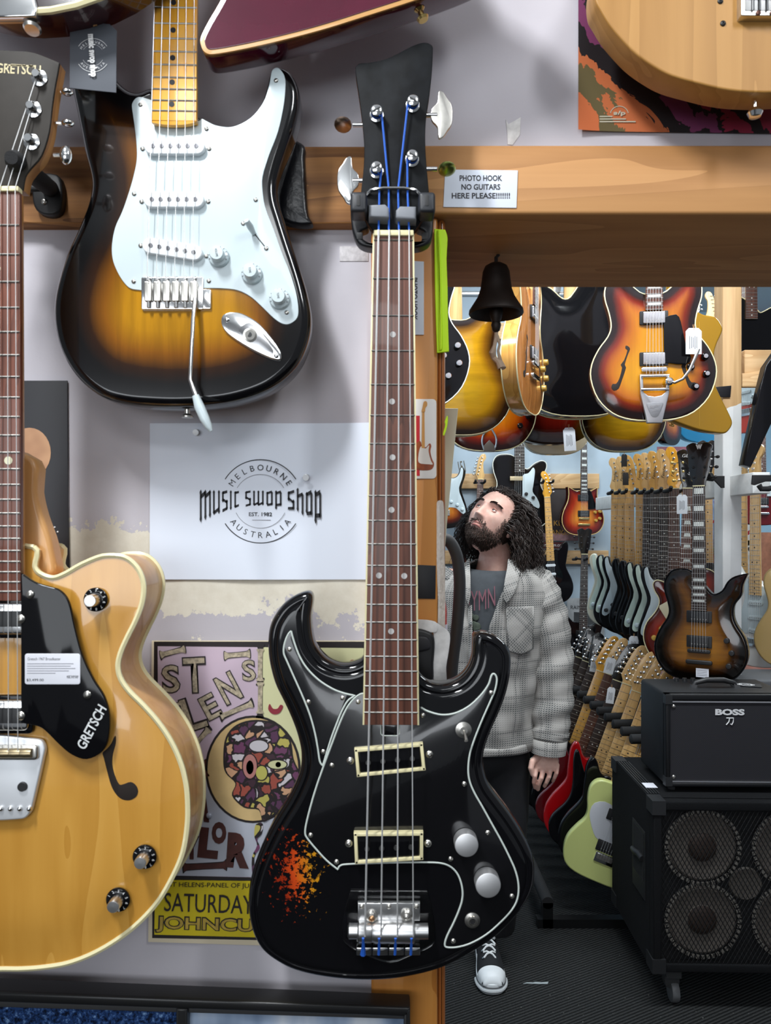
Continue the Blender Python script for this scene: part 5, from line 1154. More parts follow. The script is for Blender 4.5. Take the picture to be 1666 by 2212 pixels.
    if knobs:
        for x, z in kp:
            if knobs == 'white': o_ = obj('knob', MB().lathe([(.0125, 0), (.011, .005), (.0082, .0065), (.0078, .015), (.0005, .016)], (x, yb, z), (0, -1, 0), 16), white_pl, e)
            elif knobs == 'gold': o_ = obj('knob', MB().lathe([(.0125, 0), (.0118, .006), (.0105, .014), (.009, .0155), (.0005, .016)], (x, yb, z), (0, -1, 0), 16), mat('gold_knob', '#c9a24a', .25, .3, .6), e)
            elif knobs == 'hat': 
                o_ = obj('knob', MB().lathe([(.0125, 0), (.0118, .004), (.0085, .006), (.008, .012)], (x, yb, z), (0, -1, 0), 16), gblack, e)
                obj('knob_cap', MB().lathe([(.0075, 0), (.007, .0016), (.0005, .002)], (x, yb - .012, z), (0, -1, 0), 14), chrome, o_)
            else: o_ = obj('knob', MB().lathe([(.0105, 0), (.010, .012), (.0085, .0135), (.0005, .014)], (x, yb, z), (0, -1, 0), 16), sblack if knobs == 'black' else chrome, e)
    if detail and tail:
        for k in range(6):
            x0 = -.0175 + .007 * k; x1 = -.026 + .0104 * k; zb_ = .15 if tail == 'bigsby' else bz
            obj('string', MB().tube([(x0, fy - .002, nz), (x1, yb - .013, zb_)], .0005, 4), str_m, e)
    return e
maple_bg = wood('honey_maple', '#d9a656', '#c08c40', 2, 1, .3, .4, streak=90)
def RZ(yaw=0, roll=0, pitch=0):
    """yaw turns the face towards the camera's left when positive, roll leans the neck to the right, pitch leans it back"""
    return (Matrix.Rotation(R(-yaw), 3, 'Z') @ Matrix.Rotation(R(-pitch), 3, 'X') @ Matrix.Rotation(R(roll), 3, 'Y')).to_euler()
def swingtag(lab, px, py, d, w_, h_, m=None, rot=0, lines=True, grp=None):
    G = Face('price_tag', lab, 'price tag', px, py, d, grp)
    q = [(-w_ / 2, 0), (w_ / 2, 0), (w_ / 2, h_ * .88), (w_ * .3, h_), (-w_ * .3, h_), (-w_ / 2, h_ * .88)]
    q = rot2(q, rot, (0, h_))
    obj('card', MB().plate(q, 0, .0008, .0002), m or mat('white_tag', '#dfe4ea', .6), G.e)
    if lines:
        mb = MB()
        for k in range(5):
            p = rot2([(-w_ * .25 + w_ * .11 * k, h_ * .45)], rot, (0, h_))[0]; mb.box((p[0], -.0004, p[1]), (w_ * .035, .0003, h_ * (.5 - .06 * (k % 3))), Matrix.Rotation(R(-rot), 3, 'Y'))
        obj('printed_lines', mb, grey_ink, G.e)
    obj('loop', MB().tube([(0, -.001, h_ * .93), (.002, 0, h_ + .012), (-.002, .002, h_ + .012), (0, .001, h_ * .93)], .0008, 5), mat('jute_twine', '#b58a5c', .9), G.e)
    return G
def foam_hook(lab, loc, dx, grp):
    e = thing('guitar_hook', lab, 'guitar hook', loc, (0, 0, 0), grp)
    for s in (-1, 1): obj('padded_prong', MB().tube([(dx, .02, 0), (s * .034, 0, -.004), (s * .034, -.075, .0), (s * .034, -.085, .012)], [.007, .009, .009, .008], 10), rubber, e)
    return e
# finishes
B = burst
cherry = B('cherry_sunburst', [(0, '#2a0503'), (.12, '#5a0c07'), (.4, '#9c2a10'), (.75, '#c06a1c'), (1, '#cf8828')], .12, 55, .25)
choc = B('brown_sunburst', [(0, '#0a0404'), (.14, '#1c0806'), (.28, '#74200a'), (.45, '#b0600f'), (.7, '#c4800f'), (1, '#c98a12')], .15, 55, .15)
yburst = B('yellow_flame_burst', [(0, '#120a06'), (.1, '#2c1808'), (.26, '#8a5c10'), (.45, '#d09a18'), (1, '#e0b024')], .15, 30, .3, ax=0)
guild = B('orange_sunburst', [(0, '#1c0604'), (.12, '#3a0a06'), (.3, '#8c2008'), (.55, '#d4650c'), (1, '#e8901a')], .16, 55, .2)
redback = B('red_back_burst', [(0, '#100404'), (.25, '#300806'), (.5, '#6a140a'), (1, '#8c2210')], .17, 55, .2)
tobac = B('walnut_flame_burst', [(0, '#060403'), (.2, '#0a0604'), (.38, '#3a200a'), (.6, '#7a4c14'), (1, '#98641c')], .12, 40, .4, ax=0)
tob2 = B('three_tone_burst', [(0, '#060404'), (.2, '#0a0504'), (.4, '#5a1a08'), (.7, '#b4601a'), (1, '#c88a30')], .13, 55, .25)
blk = gblack
cream_body = mat('vintage_white_lacquer', '#d9d6c0', .15, 0, .8); olive = mat('gold_top_lacquer', '#a87c10', .3, .35, .6)
blonde_s = wood('blonde_sides', '#d8a04e', '#b87a30', 2, .6, .2, .9); blonde_t = wood('blonde_top', '#cf8a48', '#b06c30', 2, .7, .2, .9)
redm = mat('bright_red_lacquer', '#b00c14', .12, 0, 1); dred = mat('dark_red_lacquer', '#5c0a12', .12, 0, 1)
lime = mat('lime_lacquer', '#c9d284', .3, 0, .4); blue_b = mat('turquoise_lacquer', '#1a7fae', .15, 0, .9)
headblk = mat('black_headstock_face', '#101114', .2, 0, .6)
# ---------- hung overhead inside the doorway
def H(px, py, d): return tuple(P(px, py, d))
grp = None
guitar('hollow_guitar', 'brown sunburst semi-hollow with Bigsby style tailpiece and white price tag'.replace(' Bigsby style', ' silver vibrato'), None, H(1411, 908, 2.55), RZ(6), 'hollow', choc, wood('brown_sides', '#7a4a22', '#4e2a12', 2, .8, .25, .8), gblack, 'rose', 'lp', headblk, chrome, 'hh', 'block', cream, .045, .008, 'hat', chrome, tail='bigsby', fholes=True, grid=.014)
swingtag('white price tag hanging over the brown sunburst semi-hollow guitar', 1499, 765, 2.505, .052, .085)
guitar('hollow_guitar', 'glossy black hollow-body turned backwards beside the brown sunburst semi-hollow', None, H(1238, 906, 3.0), RZ(178), 'venetian', gblack, gblack, None, 'rose', 'lp', headblk, chrome, '', 'dot', cream, .07, .008, None, back=True, tail=None, grid=.014, scale=1.17)
guitar('hollow_guitar', 'blonde hollow-body seen from its side below the bell', None, H(1148, 893, 2.62), RZ(-66), 'hollow', blonde_t, blonde_s, None, 'rose', 'lp', headblk, chrome, 'hh', 'dot', cream, .05, .006, 'gold', chrome, tail='stop', fholes=True, back=True, grid=.016)
guitar('hollow_guitar', 'yellow flame burst hollow-body turned backwards left of the bell cord', None, H(985, 943, 2.85), RZ(176), 'hollow', yburst, gblack, None, 'rose', 'lp', headblk, chrome, '', 'dot', cream, .045, .008, None, back=True, tail=None, grid=.014)
guitar('hollow_guitar', 'black guitar with cream binding and metal knobs half hidden by the door post', None, H(880, 885, 2.5), RZ(0), 'hollow', gblack, gblack, None, 'rose', 'lp', headblk, chrome, 'hh', 'dot', mat('ivory_binding', '#e8e6d8', .4), .045, .006, 'metal', chrome, tail='stop')
guitar('hollow_guitar', 'orange sunburst archtop with harp tailpiece behind the yellow flame burst', None, H(1056, 974, 3.3), RZ(0), 'venetian', guild, guild, gblack, 'rose', 'lp', headblk, chrome, 'hh', 'block', cream, .06, .008, 'hat', chrome, tail='harp', grid=.016)
guitar('hollow_guitar', 'red burst hollow-body turned backwards under the black hollow-body', None, H(1188, 963, 3.45), RZ(180), 'venetian', redback, redback, None, 'rose', 'lp', headblk, chrome, '', 'dot', None, .06, .008, None, back=True, tail=None, grid=.018)
guitar('electric_guitar', 'cream solid guitar turned backwards below the red burst hollow-body', None, H(1196, 984, 3.75), RZ(180), 'lp', mat('cream_lacquer', '#d3c8ab', .2, 0, .7), None, None, 'rose', 'lp', headblk, chrome, '', 'dot', None, .045, 0, None, tail=None)
swingtag('white price tag hanging below the black backwards hollow-body', 1229, 974, 2.955, .046, .09, rot=4)
guitar('hollow_guitar', 'yellow flame burst body turned backwards below the brown sunburst semi-hollow', None, H(1342, 977, 3.25), RZ(180), 'hollow', yburst, gblack, None, 'rose', 'lp', headblk, chrome, '', 'dot', cream, .045, .006, None, back=True, tail=None, scale=.86, grid=.014)
def drop_posts():
    k = 13
    for px, py, d, h in ((1411, 908, 2.55, .86), (1238, 906, 3.0, .98), (1148, 893, 2.62, .86), (985, 943, 2.85, .86), (880, 885, 2.5, .86), (1056, 974, 3.3, .86), (1188, 963, 3.45, .86), (1196, 984, 3.75, .84), (1342, 977, 3.25, .75), (1460, 430, 2.8, -.05)):
        a = P(px, py, d); struct('trim_%d' % k, bx(a.x - .03, a.x + .03, a.y + .028, a.y + .07, a.z + h, 3.65), raw_pine_v); k += 1
drop_posts()
def explorer():
    G = Face('electric_guitar', 'gold angular solid guitar turned backwards right of the brown sunburst semi-hollow', 'guitar', 1500, 930, 2.8)
    pts = [(1470, 640), (1485, 655), (1498, 667), (1521, 679), (1547, 685), (1560, 703), (1561, 716), (1549, 744), (1544, 765), (1542, 816), (1554, 849), (1577, 895), (1583, 915), (1572, 933), (1557, 936), (1508, 928), (1457, 910), (1410, 893), (1385, 870), (1390, 830), (1420, 780), (1435, 720), (1440, 670), (1450, 640)]
    G.plate('body', pts, olive, 0, .045, .006, grid=.02, backround=.005)
    a_, b_ = G.L((1460, 655)), G.L((1460, 430))
    obj('neck', MB().tube([(a_[0], .03, a_[1]), (b_[0], .03, b_[1])], .024, 12), mat('gold_neck', '#a87c14', .3, .2, .5), G.e)
    obj('center_seam', MB().box((G.L((1511, 0))[0], -.0004, (G.L((0, 690))[1] + G.L((0, 925))[1]) / 2), (.0012, .0008, .38)), mat('seam_gold', '#c49a34', .3, .3), G.e)
    c = G.L((1458, 911)); obj('strap_button', MB().lathe([(.004, 0), (.004, .006), (.009, .010), (.009, .013)], (c[0], .02, c[1]), (-.3, 0, -1), 14), gold, G.e)
explorer()
for (px, py, d, sh, m, lab, yw) in ((1452, 962, 4.35, 'strat', tob2, 'orange burst guitar hanging far behind the gold angular guitar', -50), (1500, 958, 4.6, 'strat', blue_b, 'turquoise guitar hanging far behind the gold angular guitar', 160), (1562, 905, 4.2, 'tele', blue_b, 'turquoise guitar partly hidden behind the painted upright post', 10), (1535, 945, 5.0, 'lp', cream_body, 'cream guitar hanging behind the turquoise guitar', 180)):
    guitar('electric_guitar', lab, None, H(px, py, d), RZ(yw), sh, m, None, None, 'rose', 'fender', None, chrome, '', 'dot', None, detail=False, tail=None, knobs=None)
# ---------- on the back wall
D5 = BY - .12
guitar('electric_guitar', 'sunburst double-cut guitar with white pickguard on the back wall by the door post', None, H(960, 1142, D5 - .15), RZ(0), 'strat', tob2, None, white_pl, 'rose', 'fender', None, chrome, 'sss', scale=1.05)
guitar('electric_guitar', 'guitar with pale maple headstock hung above the man on the back wall', None, H(1030, 1262, D5), RZ(0, 2), 'strat', tob2, None, white_pl, 'rose', 'fender', maple_pale, chrome, 'sss')
guitar('electric_guitar', 'black single-cut guitar with a white control plate behind the curly-haired man', None, H(1122, 1142, D5), RZ(0), 'tele', gblack, None, None, 'ebony', 'lp', headblk, chrome, '', bind=mat('ivory_binding', '#e8e6d8', .4), scale=1.38, knobs=None, tail='stop')
def dano_plate():
    G = Face('control_plate', 'x', 'x', 1140, 1080, D5 - .012); e = G.e
    pts = [(1130, 1027), (1142, 1022), (1152, 1010), (1156, 1018), (1153, 1045), (1151, 1062), (1160, 1075), (1166, 1090), (1163, 1098), (1145, 1088), (1130, 1078), (1129, 1060)]
    par = [o for o in SC.objects if o.get('label', '').startswith('black single-cut guitar with a white')][0]
    off = G.e.location - par.location; k = par.scale[0]
    def mv(o, nm):
        o.parent = par; o.location = off / k; o.scale = (1 / k,) * 3
    mv(G.plate('pickguard', pts, white_pl, 0, .004, .001, k=3), 'p')
    for x, y in ((1137, 1067), (1152, 1075)): c = G.L((x, y)); mv(obj('knob', MB().lathe([(.013, 0), (.012, .012), (.0005, .013)], (c[0], 0, c[1]), (0, -1, 0), 14), sblack, e), 'k')
    mv(G.plate('pickup', rect(1102, 1029, 1130, 1038), mat('pale_gold_pickup', '#c9b692', .3, .4), -.004, .006, .001, sm=False), 'l')
    bpy.data.objects.remove(e)
dano_plate()
guitar('electric_guitar', 'black double-cut guitar with honey maple neck hung head up on the back wall', None, H(1194, 1304, D5 - .09), RZ(0, -3), 'strat', gblack, None, gblack, 'maple', 'fender', maple, chrome, 'sss', pkm=mat('aged_white_cover', '#dfe3e6', .35, 0, .3), mirror=True)
guitar('electric_guitar', 'cherry sunburst twin-horn guitar with gold hardware on the back wall', None, H(1260, 1156, D5 - .1), RZ(-14), 'sg', cherry, None, gblack, 'ebony', 'lp', headblk, gold, 'hh', 'block', mat('gold_cream_binding', '#d8b878', .4), .05, .006, 'gold', sblack, tail='stop')
guitar('electric_guitar', 'black guitar with dark headstock hung below the lower back wall rail', None, H(1258, 1452, 4.95), RZ(0, 1), 'superstrat', gblack, None, None, 'ebony', 'lp', headblk, sblack, 'hh', 'dot', tail='black', knobs='black')
guitar('acoustic_guitar', 'dark guitar neck with white bird inlays hanging down the back wall', None, H(1252, 1160, D5 - .04), RZ(0), 'sg', redm, None, None, 'ebony', 'lp', headblk, gold, '', 'dot', tail=None, detail=False, knobs=None) if False else None
for px, py, lab in ((1035, 1042, 'black foam hook holding the pale maple headstock on the back wall'), (1180, 1042, 'black foam hook holding the honey maple neck on the back wall'), (1250, 1207, 'black foam hook holding the dark headstock on the lower rail')):
    foam_hook(lab, tuple(P(px, py, (D5 - .10 if px == 1180 else D5 - .02) if py < 1100 else 4.95)), 0, 'black hooks on the back wall rails')
def back_posters():
    G = Face('dark_poster', 'dark poster with gold capitals behind the black maple-neck guitar', 'poster', 1205, 1168, BY - .03)
    G.plate('sheet', [(1140, 1055), (1272, 1055), (1272, 1168), (1140, 1168)], mat('murky_print', '#2a2020', .5, 0, 0, .6, 8), 0, .003, .0004, sm=False)
    G.plate('pink_band', [(1140, 1152), (1272, 1152), (1272, 1168), (1140, 1168)], mat('mottled_pink', '#a07a7c', .6, 0, 0, .4, 30), -.001, .001, 0, sm=False)
    gm = mat('poster_gold_text', '#a3782c', .6)
    G.text('lettering', 'ONA  KLED', gm, 1192, 1130, 82, 11, 0, -.002); G.text('lettering', 'NO  RANGER', gm, 1195, 1150, 88, 11, 0, -.002)
    G = Face('red_banner', 'dark red web address strip under the dark poster', 'sign', 1178, 1182, BY - .03)
    G.plate('strip', [(1140, 1171), (1222, 1171), (1222, 1184), (1140, 1184)], mat('banner_red', '#4a1216', .5), 0, .003, .0004, sm=False)
    G.text('lettering', 'www.themusem.com', white_ink, 1182, 1177, 74, 7, 0, -.001)
    G = Face('grey_poster', 'grey photo poster beside the dark hanging neck low on the back wall', 'poster', 1265, 1400, BY - .03)
    G.plate('sheet', [(1225, 1292), (1306, 1292), (1306, 1402), (1225, 1402)], mat('grey_print', '#9b9c9d', .6, 0, 0, .3, 12), 0, .003, .0004, sm=False)
    G.plate('dark_photo', [(1240, 1322), (1302, 1325), (1302, 1352), (1240, 1350)], mat('dark_print', '#3a3b3d', .6, 0, 0, .4, 15), -.001, .001, 0, sm=False)
    G.text('lettering', 'RAINING', ink, 1254, 1312, 42, 8, 0, -.001)
    for x in (1262, 1270, 1278, 1286): G.plate('printed_figure', [(x - 1.5, 1388), (x + 1.5, 1388), (x + 2.5, 1372), (x, 1362), (x - 2.5, 1372)], mat('dark_print', '#3a3b3d', .6), -.001, .001, 0, sm=False)
    G = Face('wall_scrawl', 'small dark scrawled figure 151 on the pale back wall', 'marking', 998, 1010, BY - .002)
    G.text('lettering', '151', mat('scrawl_brown', '#5c5240', .8), 998, 1008, 14, 24, 10, -.001)
back_posters()
# ---------- the long row of guitars hung from the rail at the right
row = [
 (1330, 1062, 4.30, 'strat', cream_body, mint, 'maple', 'fender', 'cream guitar with honey neck, farthest of the hung row', 'white', 'black'),
 (1346, 1061, 4.18, 'strat', gblack, mint, 'maple', 'fender', 'black mint-guard guitar with blond neck, second from the far end of the hung row', 'white', None),
 (1361, 1060, 4.06, 'strat', gblack, white_pl, 'maple', 'fender', 'black guitar with slim white guard, third from the far end of the hung row', 'black', None),
 (1384, 1060, 3.94, 'strat', gblack, gblack, 'maple', 'fender', 'all-black guitar with deep honey neck in the middle of the hung row', 'black', None),
 (1400, 1060, 3.82, 'strat', gblack, gblack, 'ebony', 'fender', 'all-black guitar with dark fretboard in the middle of the hung row', 'black', None),
 (1416, 1059, 3.70, 'strat', gblack, mint, 'ebony', 'fender', 'black guitar with mint guard and price tag on its bottom edge', 'white', None),
 (1436, 1058, 3.57, 'strat', gblack, mint, 'ebony', 'fender', 'black guitar with mint guard just left of the cherry single-cut', 'white', None),
 (1457, 1056, 3.44, 'strat', gblack, white_pl, 'rose', 'fender', 'black guitar with rosewood neck half hidden by the cherry single-cut', 'white', None),
]
bz_, sl_, _n = BODY_Z['strat']
for i, (px, py, d, sh, bm_, gm, fb, hd, lab, kn, _x) in enumerate(row):
    n = P(px, py, d); yaw = 26
    gt = guitar('electric_guitar', lab, 'guitars in the hung row', (n.x, n.y, n.z - (bz_ + sl_)), RZ(yaw), sh, bm_, None, gm, fb, hd, (maple_pale, maple_pale, maple_bg, maple_bg, maple_pale, maple_bg, maple_pale, maple)[i], chrome, 'sss', grid=.03, knobs=kn, mirror=True)
    mb = MB(); put_text(mb, 'Fender', -.004, bz_ + sl_ + .085, .062, .013, 82, -.0066, shear=.3); mb.v = [(-v[0], v[1], v[2]) for v in mb.v]; obj('lettering', mb, ink, gt)
    foam_hook(('farthest foam hook of the hung row, at the cream guitar', 'foam hook at the blond neck, second from the far end of the row', 'foam hook third from the far end of the hung row', 'foam hook at the deep honey neck in the hung row', 'foam hook right of the deep honey neck in the hung row', 'foam hook sixth from the far end of the hung row', 'foam hook second before the cherry single-cut headstock', 'foam hook just left of the cherry single-cut headstock')[i], (n.x, n.y + .03, n.z - .006), .05, 'foam hooks of the hung row')
n = P(1479, 1056, 3.28)
guitar('electric_guitar', 'cherry sunburst single-cut guitar with cream pickguard behind the walnut burst', 'guitars in the hung row', (n.x, n.y, n.z - .756), RZ(18, 1), 'lp', cherry, None, mat('ivory_guard', '#d9cfae', .35), 'rose', 'lp', headblk, gold, 'hh', 'trap', cream, .048, .008, 'gold', chrome, tail='stop', grid=.016, mirror=True)
swingtag('white price tag hanging from the cherry single-cut headstock', 1474, 1110, 3.2, .045, .08)
n = P(1512, 1050, 2.945)
guitar('electric_guitar', 'walnut burst single-cut with black flame-shaped horn beside the painted post', 'guitars in the hung row', (n.x, n.y, n.z - .748), RZ(33, 0), 'wylde', tobac, None, None, 'ebony', 'lp', headblk, sblack, 'hh', 'block', gblack, .05, .008, 'black', sblack, tail='black', grid=.014)
def wylde_extras():
    par = [o for o in SC.objects if o.get('label', '').startswith('walnut burst single-cut')][0]
    mb = MB(); put_text(mb, 'w', 0, .762 + .135, .024, .018, 0, -.0155, bold=.06); obj('lettering', mb, white_ink, par)
    obj('price_label', MB().plate(rect(-.012, .018, .034, .052), -.0095, .001, .0002), mat('grey_white_label', '#dfe0e8', .5), par)
    mb = MB()
    for k in range(4): mb.box((.010, -.0098, .026 + .006 * k), (.036, .0002, .0012))
    obj('label_lines', mb, grey_ink, par)
    par = [o for o in SC.objects if o.get('label', '').startswith('cherry sunburst single-cut')][0]
    mb = MB(); put_text(mb, 'Gibson', 0, .756 + .14, .05, .014, 0, -.0145, shear=.2); put_text(mb, 'Les Paul', .008, .756 + .08, .045, .009, 70, -.0145, shear=.3); mb.v = [(-v[0], v[1], v[2]) for v in mb.v]; obj('lettering', mb, white_ink, par)
wylde_extras()
swingtag('white price tag on the bottom of the mint-guard black guitar', 1370, 1410, 3.6, .045, .078, rot=-3)
for px, py, d, lab in ((1349, 1008, 4.1, 'black swing tag on the blond headstocks of the hung row, upper one'), (1352, 1048, 4.0, 'black swing tag on the blond headstocks of the hung row, lower one')):
    swingtag(lab, px, py, d - .1, .03, .065, mat('black_card', '#15171a', .6), lines=False)
def rail_hanger():
    G = Face('rail_hanger', 'black steel arm hook on the painted post holding the walnut burst guitar', 'guitar hanger', 1540, 1045, 3.02)
    G.plate('bracket', [(1530, 1028), (1566, 1028), (1566, 1054), (1560, 1054), (1545, 1038), (1530, 1036)], sblack, 0, .01, .001, sm=False)
    a_, b_ = G.L((1540, 1034)), G.L((1512, 1032)); obj('padded_arm', MB().tube([(a_[0], .0, a_[1]), (b_[0], -.02, b_[1]), (b_[0] - .003, -.07, b_[1] - .006), (b_[0] + .01, -.09, b_[1] + .004)], .011, 12), rubber, G.e)
    G = Face('rail_hanger', 'black steel arm hook on the short timber at the right edge', 'guitar hanger', 1650, 1035, 2.8)
    G.plate('bracket', [(1628, 1026), (1700, 1026), (1700, 1040), (1655, 1040), (1632, 1048), (1626, 1046)], sblack, 0, .012, .001, sm=False)
    p = [G.L(q) for q in ((1640, 1048), (1645, 1056), (1660, 1056), (1675, 1052))]; obj('padded_arm', MB().tube([(a, 0, b_) for a, b_ in p], .010, 10), rubber, G.e)
rail_hanger()
# ---------- things beyond the painted post at the right
guitar('electric_guitar', 'black and sunburst body seen edge-on right of the painted post', None, H(1606, 1432, 3.45), RZ(62), 'tele', tob2, gblack, None, 'pale', 'fender', None, chrome, '', th=.045, grid=.03, tail=None, knobs=None)
guitar('electric_guitar', 'pearl white guitar body right of the painted post', None, H(1634, 1442, 3.30), RZ(60), 'strat', mat('pearl_white_lacquer', '#d2d0cc', .2, 0, .8), None, white_pl, 'pale', 'fender', None, chrome, 'sss', grid=.03)
guitar('electric_guitar', 'gold guitar body cut off by the right edge', None, H(1728, 1448, 3.1), RZ(30), 'lp', mat('champagne_gold', '#a98d58', .3, .4, .6), None, None, 'pale', 'lp', None, chrome, 'hh', grid=.03, tail='stop', knobs='gold')
guitar('electric_guitar', 'deep red semi-hollow guitar far beyond the painted post', None, H(1645, 1135, 4.9), RZ(0), 'sg', dred, None, white_pl, 'rose', 'lp', headblk, chrome, 'hh', tail='stop', knobs='black')
guitar('electric_guitar', 'black guitar with rosewood neck above the cross rail at the right', None, H(1622, 830, 3.6), RZ(0), 'lp', gblack, None, None, 'rose', 'lp', headblk, chrome, '', bind=cream, tail=None, knobs=None)
guitar('electric_guitar', 'red-orange guitar body hanging below the cross rail at the right', None, H(1612, 935, 4.0), RZ(70), 'strat', mat('red_orange_lacquer', '#b8341c', .15, 0, .9), None, white_pl, 'rose', 'fender', None, chrome, 'sss', grid=.03)
guitar('electric_guitar', 'sea-green guitar body just left of the painted post foot', None, H(1552, 1330, 4.4), RZ(10), 'strat', mat('sea_green_lacquer', '#7fb89c', .2, 0, .7), None, mint, 'ebony', 'fender', None, chrome, 'sss', grid=.03)
guitar('electric_guitar', 'dark red guitar body behind the flame-shaped horn', None, H(1528, 1345, 3.9), RZ(10), 'lp', dred, None, None, 'pale', 'lp', headblk, chrome, 'hh', grid=.03, tail='stop', knobs='gold')
def v_guitar():
    G = Face('electric_guitar', 'black pointed V-shaped guitar hanging head down at the right edge', 'guitar', 1650, 1010, 2.9)
    G.plate('body', [(1607, 1004, 's'), (1623, 1010, 's'), (1672, 905), (1700, 840), (1760, 1010), (1790, 1004), (1730, 790), (1690, 740), (1655, 790), (1640, 850)], gblack, 0, .042, .004, grid=.03, sm=False)
    a_, b_ = G.L((1693, 760)), G.L((1693, 420)); obj('neck', MB().tube([(a_[0], .01, a_[1]), (b_[0], .01, b_[1])], .024, 10), gblack, G.e)
v_guitar()
def far_posters():
    specs = [('pale poster printed with small purple guitars at the right edge', (1632, 650, 1760, 752), 7.295, '#cfc3d8'), ('white line-drawing poster behind the maple necks at the right', (1597, 1120, 1640, 1240), 7.295, '#dddad8'), ('orange and brown photo poster at the right edge', (1636, 1150, 1760, 1260), 7.295, '#b8795c'), ('blue and red poster behind the walnut burst neck', (1524, 1075, 1590, 1205), 7.295, '#8fa2c4'), ('colourful crowded poster above the hung row headstocks', (1420, 965, 1500, 1035), 7.295, '#b46c78')]
    for lab, (x0, y0, x1, y1), d, c in specs:
        G = Face('shop_poster', lab, 'poster', (x0 + x1) / 2, y1, d)
        G.plate('sheet', rect(x0, y1, x1, y0), mat('print_' + c[1:], c, .5, 0, 0, .45, 9), 0, .004, .0005, sm=False)
        rnd = random.Random(len(lab))
        for k in range(6):
            x = rnd.uniform(x0 + 5, x1 - 14); y = rnd.uniform(y0 + 6, y1 - 8)
            cc = rnd.choice(['#3a4c9c', '#a81c2c', '#26262c', '#e2e0dc', '#6f4c8c', '#c8a040'])
            G.plate('printed_shape', rot2(rect(x, y, x + rnd.uniform(8, 26), y + rnd.uniform(4, 12)), rnd.uniform(-40, 40), (x, y)), mat('ink_' + cc[1:], cc, .5), -.001, .001, 0, sm=False)
far_posters()

G = Face('tape_patch', 'black tape folded round the edge of the painted upright post', 'tape', 1566, 846, 3.045)
G.plate('tape', [(1546, 836), (1580, 833), (1578, 858), (1560, 858), (1546, 850)], mat('black_tape', '#17161a', .35), -.002, .006, .001, sm=False)
# ---------------------------------------------------------------- table, floor rack and amplifiers
def tabletop():
    e = thing('display_table', 'red-brown wooden display table under the hung row of guitars', 'table', (1.62, 4.0, 0))
    m = wood('red_brown_timber', '#8a4a30', '#6a3220', 0, .8, .45, .2)
    a_ = P(1372, 1452, 3.7); b_ = P(1560, 1470, 3.1)
    obj('table_top', bx(-.34, .75, -.78, .7, .84, .875), m, e)
    for x in (-.30, .70):
        for y in (-.72, .66): obj('leg', bx(x - .03, x + .03, y - .03, y + .03, 0, .84), m, e)
tabletop()
def case():
    e = thing('guitar_case', 'grey flat case lying behind the black amplifier', 'case', tuple(P(1640, 1480, 3.05)))
    e.location = (1.62, 3.05, .876)
    obj('shell', MB().plate(rect(-.27, 0, .5, .12, .01), -.12, .24, .008), mat('grey_case_cloth', '#55575a', .7, bmp=.2, bs=300), e)
    obj('latch', bx(-.12, -.09, -.13, -.12, .05, .08), gold, e)
case()
